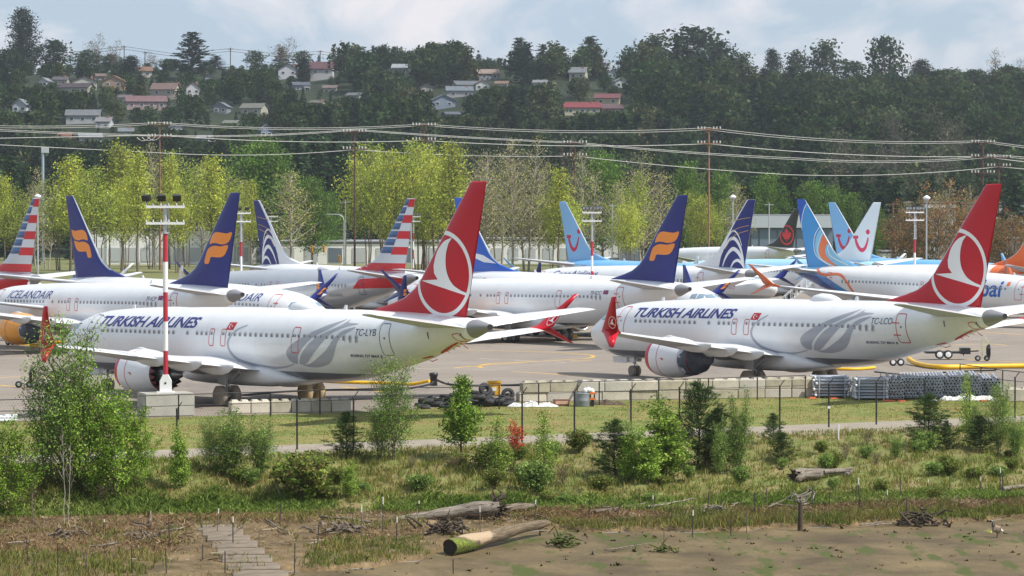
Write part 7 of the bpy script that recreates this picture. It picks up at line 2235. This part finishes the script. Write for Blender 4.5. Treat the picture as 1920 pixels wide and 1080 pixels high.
field('dead_reeds', 'flattened dead brown reeds and drift litter', 15000, lambda x: ymud(x) + (yfoot(x) - ymud(x)) * .45, lambda x: yfoot(x) + .6, .06, .22, .03, ['#937a5c', '#a8906e', '#7a644a', '#86725a', '#b8a482'], 6, per=6, lean=2.6, tuft=.16)
field('strip_grass', 'short mown grass between the path and the apron', 16000, lambda x: ypath(x) + 3.3, lambda x: yapron(x) - .1, .03, .10, .03, ['#6a7a38', '#7c8444', '#8a7f4e', '#75803c'], 7, per=5, lean=1.0, tuft=.16, xr=(-30, 34))
field('verge_weeds', 'sparse weeds on the gravel verge', 1500, lambda x: ytop(x) - .5, lambda x: ypath(x) - 1.5, .06, .25, .03, BR, 8, per=6, lean=.9, xr=(-26, 32))

# driftwood
M_ROOT = mat('dark_root_wood', hx('#453a30'), .95, noise=(6, .35))
def wood(name, c0, c1, c2, moss=None, L=4.5):
    """weathered wood: streaks and cracks along the trunk (local x), optional moss on the near end and underside, bare patch on top"""
    m = bpy.data.materials.new(name); m.use_nodes = True
    n = m.node_tree; b = n.nodes['Principled BSDF']; b.inputs['Roughness'].default_value = .9
    t = n.nodes.new('ShaderNodeTexCoord'); s = n.nodes.new('ShaderNodeSeparateXYZ'); mp_ = n.nodes.new('ShaderNodeMapping'); mp_.inputs['Scale'].default_value = (.5, 5, 5)
    z = n.nodes.new('ShaderNodeTexNoise'); z.inputs['Scale'].default_value = 3; z.inputs['Detail'].default_value = 8; z.inputs['Roughness'].default_value = .7
    n.links.new(t.outputs['Object'], s.inputs[0]); n.links.new(t.outputs['Object'], mp_.inputs[0]); n.links.new(mp_.outputs[0], z.inputs['Vector'])
    r = n.nodes.new('ShaderNodeValToRGB'); e = r.color_ramp.elements
    e[0].position = .36; e[0].color = hx(c0); e[1].position = .68; e[1].color = hx(c2); q = e.new(.5); q.color = hx(c1)
    n.links.new(z.outputs['Fac'], r.inputs['Fac']); out = r.outputs[0]
    def M(op, a, b_, c=None):
        q = n.nodes.new('ShaderNodeMath'); q.operation = op
        for i, v in enumerate((a, b_, c)):
            if v is None: continue
            if isinstance(v, (int, float)): q.inputs[i].default_value = v
            else: n.links.new(v, q.inputs[i])
        return q.outputs[0]
    def mix(fac, col, out):
        x = n.nodes.new('ShaderNodeMixRGB'); n.links.new(fac, x.inputs['Fac']); n.links.new(out, x.inputs['Color1']); x.inputs['Color2'].default_value = col; return x.outputs[0]
    if moss:
        z2 = n.nodes.new('ShaderNodeTexNoise'); z2.inputs['Scale'].default_value = 2.2; z2.inputs['Detail'].default_value = 7
        n.links.new(t.outputs['Object'], z2.inputs['Vector'])
        nn = M('MULTIPLY', M('SUBTRACT', z2.outputs['Fac'], .5), 2.4)
        bare = M('ADD', M('ADD', M('MULTIPLY', s.outputs[2], 4.0), M('MULTIPLY', M('ABSOLUTE', M('SUBTRACT', s.outputs[0], L * .48), 0), -1.3)), M('ADD', nn, .7))
        out = mix(M('MULTIPLY', bare, 3), hx('#b39c80'), out) if False else out
        cl = n.nodes.new('ShaderNodeClamp'); n.links.new(M('MULTIPLY', bare, 4), cl.inputs[0]); out = mix(cl.outputs[0], hx('#ab957a'), out)
        mo = M('ADD', M('ADD', M('MULTIPLY', s.outputs[0], -.85), M('MULTIPLY', s.outputs[2], -3.0)), M('ADD', nn, 1.35))
        cl = n.nodes.new('ShaderNodeClamp'); n.links.new(M('MULTIPLY', mo, 2), cl.inputs[0])
        z3 = n.nodes.new('ShaderNodeTexNoise'); z3.inputs['Scale'].default_value = 14; n.links.new(t.outputs['Object'], z3.inputs['Vector'])
        r3 = n.nodes.new('ShaderNodeValToRGB'); r3.color_ramp.elements[0].position = .35; r3.color_ramp.elements[0].color = hx('#3f4a18'); r3.color_ramp.elements[1].position = .7; r3.color_ramp.elements[1].color = hx('#7f8c2c')
        n.links.new(z3.outputs['Fac'], r3.inputs['Fac'])
        x = n.nodes.new('ShaderNodeMixRGB'); n.links.new(cl.outputs[0], x.inputs['Fac']); n.links.new(out, x.inputs['Color1']); n.links.new(r3.outputs[0], x.inputs['Color2']); out = x.outputs[0]
    n.links.new(out, b.inputs['Base Color'])
    bp = n.nodes.new('ShaderNodeBump'); bp.inputs['Strength'].default_value = .8; bp.inputs['Distance'].default_value = .05
    n.links.new(z.outputs['Fac'], bp.inputs['Height']); n.links.new(bp.outputs[0], b.inputs['Normal'])
    return m
M_DRIFT = wood('sun_bleached_driftwood', '#3c352c', '#7c7267', '#a2988a')
M_DRIFT2 = wood('grey_brown_driftwood', '#3f362c', '#6f6354', '#93877a')
M_MOSS = wood('mossy_log_bark', '#4a3f30', '#6a5c48', '#85765f', moss=True)
def log(p0, p1, r0, r1, m_, lab, seed, wob=.05, name='driftwood_log', end=None, n=14):
    """lying trunk from p0 to p1 (world points of its axis), uneven section"""
    rg = random.Random(seed)
    a, b = Vector(p0), Vector(p1)
    L_ = (b - a).length
    t = empty(name, a, 0, lab, 'driftwood')
    d = (b - a).normalized()
    t.rotation_euler = d.to_track_quat('X', 'Z').to_euler()
    m = MB(); rings = []
    ph = [rg.uniform(0, 6.3) for _ in range(6)]
    for i in range(n + 1):
        u = i / n; r = r0 + (r1 - r0) * u
        oy, oz = wob * (sin(u * 5 + ph[0]) + .4 * sin(u * 13)), wob * (sin(u * 4 + ph[1]) + .4 * sin(u * 11)); r *= 1 + .08 * sin(u * 17 + ph[4])
        rings.append([(L_ * u, oy + r * (1 + .07 * sin(3 * k * 2 * pi / 18 + ph[2] + u * 2) + .05 * rg.uniform(-1, 1)) * cos(2 * pi * k / 18), oz + r * (1 + .06 * sin(2 * k * 2 * pi / 18 + ph[3]) + .04 * rg.uniform(-1, 1)) * sin(2 * pi * k / 18)) for k in range(18)])
    for ring in ((rings[0], rings[-1]) if m_ is not M_MOSS else (rings[-1],)):
        for k in range(18):
            p = ring[k]; ring[k] = (p[0] + rg.uniform(-.22, .22), p[1] * rg.uniform(.75, 1.05), p[2] * rg.uniform(.75, 1.05))
    m.loft(rings, 0, True); m.obj('trunk', [m_], t)
    m = MB(); m.add(rings[0], [tuple(range(18))[::-1]]); m.add(rings[-1], [tuple(range(18))]); m.obj('cut_end', [end or m_], t)
    return t, d, L_
# big mossy log
e0 = hit(866, 1034); e0.z = -2.1 + .26
e1 = Vector((bx(1026, 120.5), 120.5, -1.58))
e0 = Vector((bx(842, 113.6), 113.6, -1.74))
log(e0, e1, .33, .15, M_MOSS, 'big mossy log lying across the mud edge, pale bark-less patch on top', 5, .03, end=M_HOLE if False else mat('shaded_log_end', hx('#2c261e'), .9))  # end colour darkened, shade of the face turned from the sun
# second: old grey trunk with upturned root plate
a = Vector((bx(742, 122.3), 122.3, -1.62)); b = Vector((bx(930, 122.6), 122.6, -1.18))
t, d, L_ = log(a, b, .14, .36, M_DRIFT, 'old grey trunk with upturned root plate, lying on the marsh', 6, .04)
rr = random.Random(3)
m = MB()
for i in range(46):
    ang = rr.uniform(0, 2 * pi); q = rr.uniform(.35, 1.0)
    rad = (1.0 if 40 < math.degrees(ang) % 360 < 140 else .55) * q
    P = [(L_ - .1, .25 * cos(ang), .25 * sin(ang))]
    for k in range(1, 4): P.append((L_ + .05 + rr.uniform(-.1, .2) * k, rad * k / 3 * cos(ang + rr.uniform(-.3, .3)), rad * k / 3 * sin(ang + rr.uniform(-.3, .3))))
    m.tube(P, [.09, .06, .04, .012], 5)
m.obj('root_plate', [M_ROOT], t)
log(Vector((bx(880, 123), 123, -1.55)), Vector((bx(1000, 125.5), 125.5, -1.35)), .22, .14, M_DRIFT2, 'brown log wedged behind the mossy log', 8, .05)
def tangle(px, py, s, n, m_, lab, seed, flat=.5, cat='root tangle', name='root_tangle'):
    g = hit(px, py); rg = random.Random(seed)
    m = MB()
    for i in range(n):
        p = Vector((rg.gauss(0, .3), rg.gauss(0, .25), abs(rg.gauss(0, .15)) + .03)) * s
        d_ = Vector((rg.gauss(0, 1), rg.gauss(0, 1), rg.gauss(0, flat))).normalized() * s * rg.uniform(.25, .6)
        b_ = Vector((rg.gauss(0, .1), rg.gauss(0, .1), rg.gauss(0, .08))) * s
        P = [p, p + d_ * .5 + b_, p + d_]
        P = [Vector((q.x, q.y, max(.01, q.z))) for q in P]
        m.tube(P, [.045 * s, .03 * s, .008 * s], 5)
    tag(m.obj(name, [m_], None, g), lab, cat)
tangle(835, 1000, 1.3, 46, M_ROOT, 'dark tangle of roots left of the mossy log', 4)
tangle(1058, 1024, 1.2, 40, mat('mossy_root_wood', hx('#4a5222'), .95, noise=(5, .35)), 'mossy dark stump roots right of the mossy log', 9)
tangle(1246, 1035, .8, 26, mat('mossy_root_wood', hx('#4a5222')), 'small mossy branch heap on the mud', 10, .3)
tangle(1130, 962, .9, 14, M_DRIFT2, 'grey twig heap at the marsh edge', 14, .5)
tangle(1340, 965, 1.2, 22, M_DRIFT, 'pale crossed driftwood sticks behind the stakes', 15, .4)
tangle(1490, 945, 1.3, 20, M_DRIFT, 'pale leaning driftwood sticks on the right marsh', 16, .6)
tangle(1725, 985, 1.5, 34, M_ROOT, 'dark brush heap at the right marsh edge', 17, .4)
tangle(268, 1012, 1.0, 22, M_DRIFT2, 'brown driftwood heap on the left marsh', 18, .4)
tangle(120, 1010, 1.1, 20, M_DRIFT2, 'grey driftwood heap near the left edge', 19, .3)
tangle(640, 1000, 1.3, 34, M_DRIFT2, 'brown stick litter left of the old grey trunk', 20, .3)
# weathered root trunk on the right bank
a = hit(1492, 905); b = hit(1592, 893)
t, d, L_ = log(Vector((a.x, a.y, a.z + .25)), Vector((b.x, b.y, b.z + .22)), .30, .14, M_DRIFT, 'weathered split trunk with root end on the right bank', 31, .06)
m = MB()
for i in range(26):
    ang = rr.uniform(0, 2 * pi)
    m.tube([(.15, .1 * cos(ang), .1 * sin(ang)), (-.1, .28 * cos(ang), .28 * sin(ang)), (-.2 + rr.uniform(-.1, .1), .42 * cos(ang), .4 * sin(ang))], [.08, .06, .015], 5)
m.obj('root_end', [M_ROOT], t)
m = MB()
for i in range(5):
    m.tube([(L_ * .5, (i - 2) * .08, .1), (L_ * (.95 + .05 * i), (i - 2) * .16, .05 + .04 * (i % 3))], [.1, .03], 6)
m.obj('splinter', [M_DRIFT], t)
STK = [(1115, 966, 1215, 951, .07), (1215, 957, 1300, 941, .055), (1640, 990, 1685, 985, .04), (1135, 1036, 1225, 1024, .035), (1500, 953, 1570, 938, .05), (640, 978, 700, 986, .06), (600, 975, 668, 982, .06), (1880, 925, 1990, 905, .10), (1372, 950, 1440, 938, .04), (1440, 956, 1500, 930, .05), (1440, 950, 1520, 958, .04),
       (220, 1025, 170, 1032, .05), (250, 985, 285, 992, .05), (345, 995, 300, 1002, .04), (60, 1020, 15, 1026, .05), (455, 990, 430, 1010, .04), (500, 980, 540, 1005, .04), (1770, 935, 1800, 950, .035), (1385, 985, 1420, 978, .03), (1612, 990, 1660, 982, .035), (280, 985, 285, 960, .05), (1005, 970, 1050, 985, .03), (1330, 958, 1290, 975, .035)]
for i, (x0, y0, x1, y1, r) in enumerate(STK):
    p, q = hit(x0, y0), hit(x1, y1)
    rg = random.Random(i)
    m = MB(); V_ = [p.lerp(q, k / 5) + Vector((rg.uniform(-.03, .03), rg.uniform(-.03, .03), r + .05 + rg.uniform(0, .06))) for k in range(6)]
    m.tube([v - p for v in V_], [r * (1 - .1 * k) for k in range(6)], 7)
    if rg.random() < .6: m.tube([V_[3] - p, V_[3] - p + Vector((.3, .1, .35))], [r * .5, r * .15], 5)
    tag(m.obj('driftwood_stick', [M_DRIFT if i % 3 else M_DRIFT2], None, p), 'bleached driftwood stick lying along the marsh', 'driftwood', 'driftwood sticks along the marsh')

# litter of small sticks: nobody could count it
rg = np.random.default_rng(4)
n = 2600
x = rg.uniform(-24, 27, n); a = np.array([ymud(v) for v in x]); b = np.array([yfoot(v) for v in x])
y = a + (b - a) * (.3 + .8 * rg.random(n))
k = (np.abs(x) < y * .175) & (noise2(x, y, .6, 6) > .4); x, y = x[k], y[k]; n = len(x)
z = np.array([H(u, v) for u, v in zip(x, y)]) + .03
an = rg.random(n) * pi; ln = rg.uniform(.15, .6, n); w = rg.uniform(.01, .03, n)
D = np.stack([np.cos(an), np.sin(an), rg.normal(size=n) * .2], 1) * ln[:, None] * .5; Wv = np.stack([np.sin(an), -np.cos(an), 0 * an + .7], 1) * w[:, None]
P = np.stack([x, y, z], 1)
V = np.stack([P - D - Wv, P + D - Wv, P + D + Wv, P - D + Wv], 1).reshape(-1, 3)
tag(link('stick_litter', np_mesh('stick_litter', V, 4, cols(['#9c8b72', '#7d6b55', '#b5a68e', '#5f5040'], rg.integers(0, 4, n), rg.uniform(.8, 1.2, n)), M_BLADE)), 'litter of small sticks and reed stems on the marsh', 'litter', kind='stuff')
# clods and algae tufts on the mud
n = 260
x = rg.uniform(-10, 24, n); y = np.array([ymud(v) for v in x]) - rg.random(n) ** 1.4 * 12
k = np.abs(x) < y * .175; x, y = x[k], y[k]
VV, TT = [], []
for u, v in zip(x, y):
    s = rg.uniform(.02, .065); z0 = H(u, v)
    for q in range(5):
        d_ = rg.normal(size=3) * s; d_[2] = abs(d_[2]) * .8 + s * .3
        w_ = rg.normal(size=3) * s * .6; w_[2] = abs(w_[2]) * .3
        p = np.array([u, v, z0]) + rg.normal(size=3) * s * (1, 1, 0)
        VV.append([p - w_, p + w_, p + d_ + w_ * .3, p + d_ - w_ * .3]); TT.append(q)
tag(link('mud_debris', np_mesh('mud_debris', np.array(VV).reshape(-1, 3), 4, cols(['#2f2a1e', '#3b3a1e', '#4a4426', '#2c2a20'], rg.integers(0, 4, len(TT)), rg.uniform(.8, 1.3, len(TT))), M_BLADE)), 'dark clods and weed scraps on the mudflat', 'debris', kind='stuff')

# stakes in the marsh
M_STK = mat('dark_steel_stake', hx('#3a3632'), .7)
M_STKW = mat('pale_stake_tip', hx('#d6d2c0'), .6)
STAKES = [(62, 985, 925, 0), (194, 1000, 975, 1), (53, 1062, 1015, 0), (108, 1075, 1020, 0), (164, 1078, 1030, 0), (247, 1075, 1025, 0), (312, 1078, 1030, 0), (318, 1018, 973, 0), (407, 1000, 955, 1), (437, 1022, 970, 1), (380, 1050, 1022, 0), (422, 1075, 1035, 0), (486, 1030, 995, 0), (552, 1075, 1020, 0),
          (525, 980, 945, 0), (595, 1028, 985, 0), (678, 1015, 948, 1), (718, 1000, 933, 1), (743, 1025, 970, 1), (786, 968, 940, 1), (901, 1005, 950, 1), (1003, 980, 938, 1), (1104, 975, 938, 0), (1200, 953, 925, 0), (1225, 965, 930, 1), (1298, 1008, 958, 1), (1327, 968, 925, 0), (1415, 965, 925, 0), (1439, 960, 918, 0),
          (1523, 955, 915, 0), (1605, 950, 910, 0), (1613, 960, 897, 1), (1665, 962, 920, 1), (1688, 937, 895, 0), (1700, 975, 935, 0), (1740, 928, 900, 1), (1780, 930, 895, 0), (1837, 930, 895, 1), (1875, 925, 878, 1), (1880, 930, 892, 0), (1245, 1028, 995, 0), (850, 1078, 1050, 0), (1555, 952, 925, 0), (1370, 1000, 955, 0), (1400, 1000, 960, 0)]
for i, (px, py, top, white) in enumerate(STAKES):
    g = hit(px, min(py, 1076)); h = CAM_H + (393 - top) * g.y / CAM_F - g.z
    rg_ = random.Random(i)
    t = empty('marker_stake', g, rg_.uniform(0, 3), ('pale-tipped' if white else 'dark') + ' thin stake standing in the marsh', 'stake', 'pale-tipped stakes in the marsh' if white else 'dark stakes in the marsh')
    dx = rg_.uniform(-.08, .08) * h
    m = MB(); m.tube([(0, 0, -.1), (dx * .85, 0, h * (.8 if white else 1))], .022, 6); m.obj('shaft', [M_STK if i % 4 else M_DRIFT2], t)
    if white:
        m = MB(); m.tube([(dx * .85, 0, h * .8), (dx, 0, h)], .026, 6); m.obj('tip', [M_STKW], t)
g = hit(1500, 995); m = MB(); m.tube([(0, 0, -.1), (.02, 0, 1.15)], [.11, .09], 9); tag(m.obj('timber_pile', [M_ROOT], None, g), 'thick dark timber pile at the mud edge', 'pile')
g = hit(1572, 824); m = MB(); m.tube([(0, 0, 0), (0, 0, .72)], .035, 6); tag(m.obj('white_stake', [M_MWH], None, g), 'white plastic stake on the gravel verge at the right', 'stake')
g = hit(515, 852); m = MB(); m.tube([(0, 0, 0), (0, 0, .35)], .035, 6); tag(m.obj('white_stake', [M_MWH], None, g), 'white plastic stake on the bank right of the willow', 'stake')
a, b = hit(508, 895), hit(516, 935)
m = MB(); m.tube([(0, 0, .9), (.3, -.4, 0)], .03, 6); tag(m.obj('leaning_pole', [M_DRIFT], None, hit(515, 935)), 'thin pale pole leaning on the bank by the willow', 'pole')
# boards leading down to the mud
M_SLAB = mat('worn_concrete_slab', hx('#75695a'), .95, noise=(1.5, .3))
for i in range(8):
    y0 = 119.0 - i * 1.9
    xm = -11.55 + i * .40
    m = MB(); m.box((0, 0, 0), (1.5 + .06 * i, 1.80, .30))
    o = m.obj('ramp_slab', [M_SLAB], None, (xm, y0, max(H(xm - .7, y0), H(xm + .7, y0), H(xm, y0 + .8)) - .10)); o.rotation_euler = (.025 * (i % 2), .012 * ((i % 3) - 1), .08); bevel(o, .02, 1)
    tag(o, 'worn concrete slab of the ramp going down to the mud', 'slab', 'slabs of the ramp to the mud')

# goose
def goose(px, py):
    g = hit(px, py)
    t = empty('goose', g, 0, 'goose standing upright on the mud near the right edge', 'goose')
    me = bpy.data.meshes.new('body'); ob = bpy.data.objects.new('body', me); C.objects.link(ob)
    V = [(0, 0, .34), (.12, 0, .30), (.26, 0, .25), (-.12, 0, .38), (-.17, 0, .47), (-.175, 0, .56), (-.17, 0, .64), (-.20, 0, .68), (-.25, 0, .67), (-.30, 0, .655)]
    E_ = [(0, 1), (1, 2), (0, 3), (3, 4), (4, 5), (5, 6), (6, 7), (7, 8), (8, 9)]
    R_ = [(.13, .15), (.10, .11), (.03, .025), (.095, .10), (.045, .045), (.03, .03), (.03, .03), (.038, .04), (.028, .028), (.010, .008)]
    me.from_pydata(V, E_, [])
    sk = ob.modifiers.new('s', 'SKIN'); ob.modifiers.new('u', 'SUBSURF').levels = 2; ob.modifiers['u'].render_levels = 2
    for v, r in zip(me.skin_vertices[0].data if me.skin_vertices else [], R_): v.radius = r
    if not me.skin_vertices:
        bm = bmesh.new(); bm.from_mesh(me); bm.verts.layers.skin.verify(); bm.to_mesh(me); bm.free()
        for v, r in zip(me.skin_vertices[0].data, R_): v.radius = r
    dg = bpy.context.evaluated_depsgraph_get()
    me2 = bpy.data.meshes.new_from_object(ob.evaluated_get(dg)); bpy.data.objects.remove(ob)
    me2.materials.clear()
    for m_ in (mat('goose_brown_feathers', hx('#8a7866'), .8, noise=(20, .2)), mat('goose_black_neck', (.015, .015, .015), .6), mat('goose_white', (.65, .65, .62), .7)): me2.materials.append(m_)
    for p in me2.polygons:
        c = p.center
        p.material_index = 1 if c.z > .43 and c.x < -.1 else (2 if c.x > .17 else 0)
        if c.z > .62 and -.215 < c.x < -.175 and abs(c.y) > .02: p.material_index = 2
        p.use_smooth = True
    o = bpy.data.objects.new('body', me2); C.objects.link(o); o.parent = t
    for s in (-.05, .05):
        m = MB(); m.tube([(0, s, .26), (.02, s, .13), (0, s, .01)], [.022, .012, .011], 6)
        m.add([(-.09, s - .03, .005), (-.09, s + .03, .005), (.01, s, .012)], [(0, 1, 2)]); m.obj('leg', [mat('goose_black_neck', (.015, .015, .015))], t)
    m = MB(); m.loft([[(-.06, s_ * .125, .36), (.08, s_ * .13, .40), (.26, s_ * .05, .29), (.06, s_ * .14, .27)] for s_ in (1, 1.06)], 0); m.obj('wing', [mat('goose_wing_feathers', hx('#6f5f50'), .8)], t)
goose(1869, 1008)
m = MB(); g = hit(1858, 1000)
for i in range(5): m.tube([(0, 0, .02), (.1 * i - .25, .05 * i, .12 + .03 * (i % 3))], .012, 4)
tag(m.obj('yellow_twig', [mat('yellow_green_twig', hx('#a8b040'), .8)], None, g), 'yellow-green twig on the mud beside the goose', 'twig')

# ------------------------------------------------------------------ air
hz = MB(); hz.box((0, 720, 75), (2900, 1640, 260))
ho = hz.obj('haze', [None])
hm = bpy.data.materials.new('haze'); hm.use_nodes = True
n = hm.node_tree; n.nodes.clear()
o_ = n.nodes.new('ShaderNodeOutputMaterial'); v_ = n.nodes.new('ShaderNodeVolumePrincipled')
v_.inputs['Color'].default_value = (.84, .92, 1.0, 1)
v_.inputs['Density'].default_value = .00009
v_.inputs['Anisotropy'].default_value = .3
n.links.new(v_.outputs[0], o_.inputs['Volume'])
ho.data.materials[0] = hm
tag(ho, 'pale blue haze over the airfield', 'haze', kind='stuff')
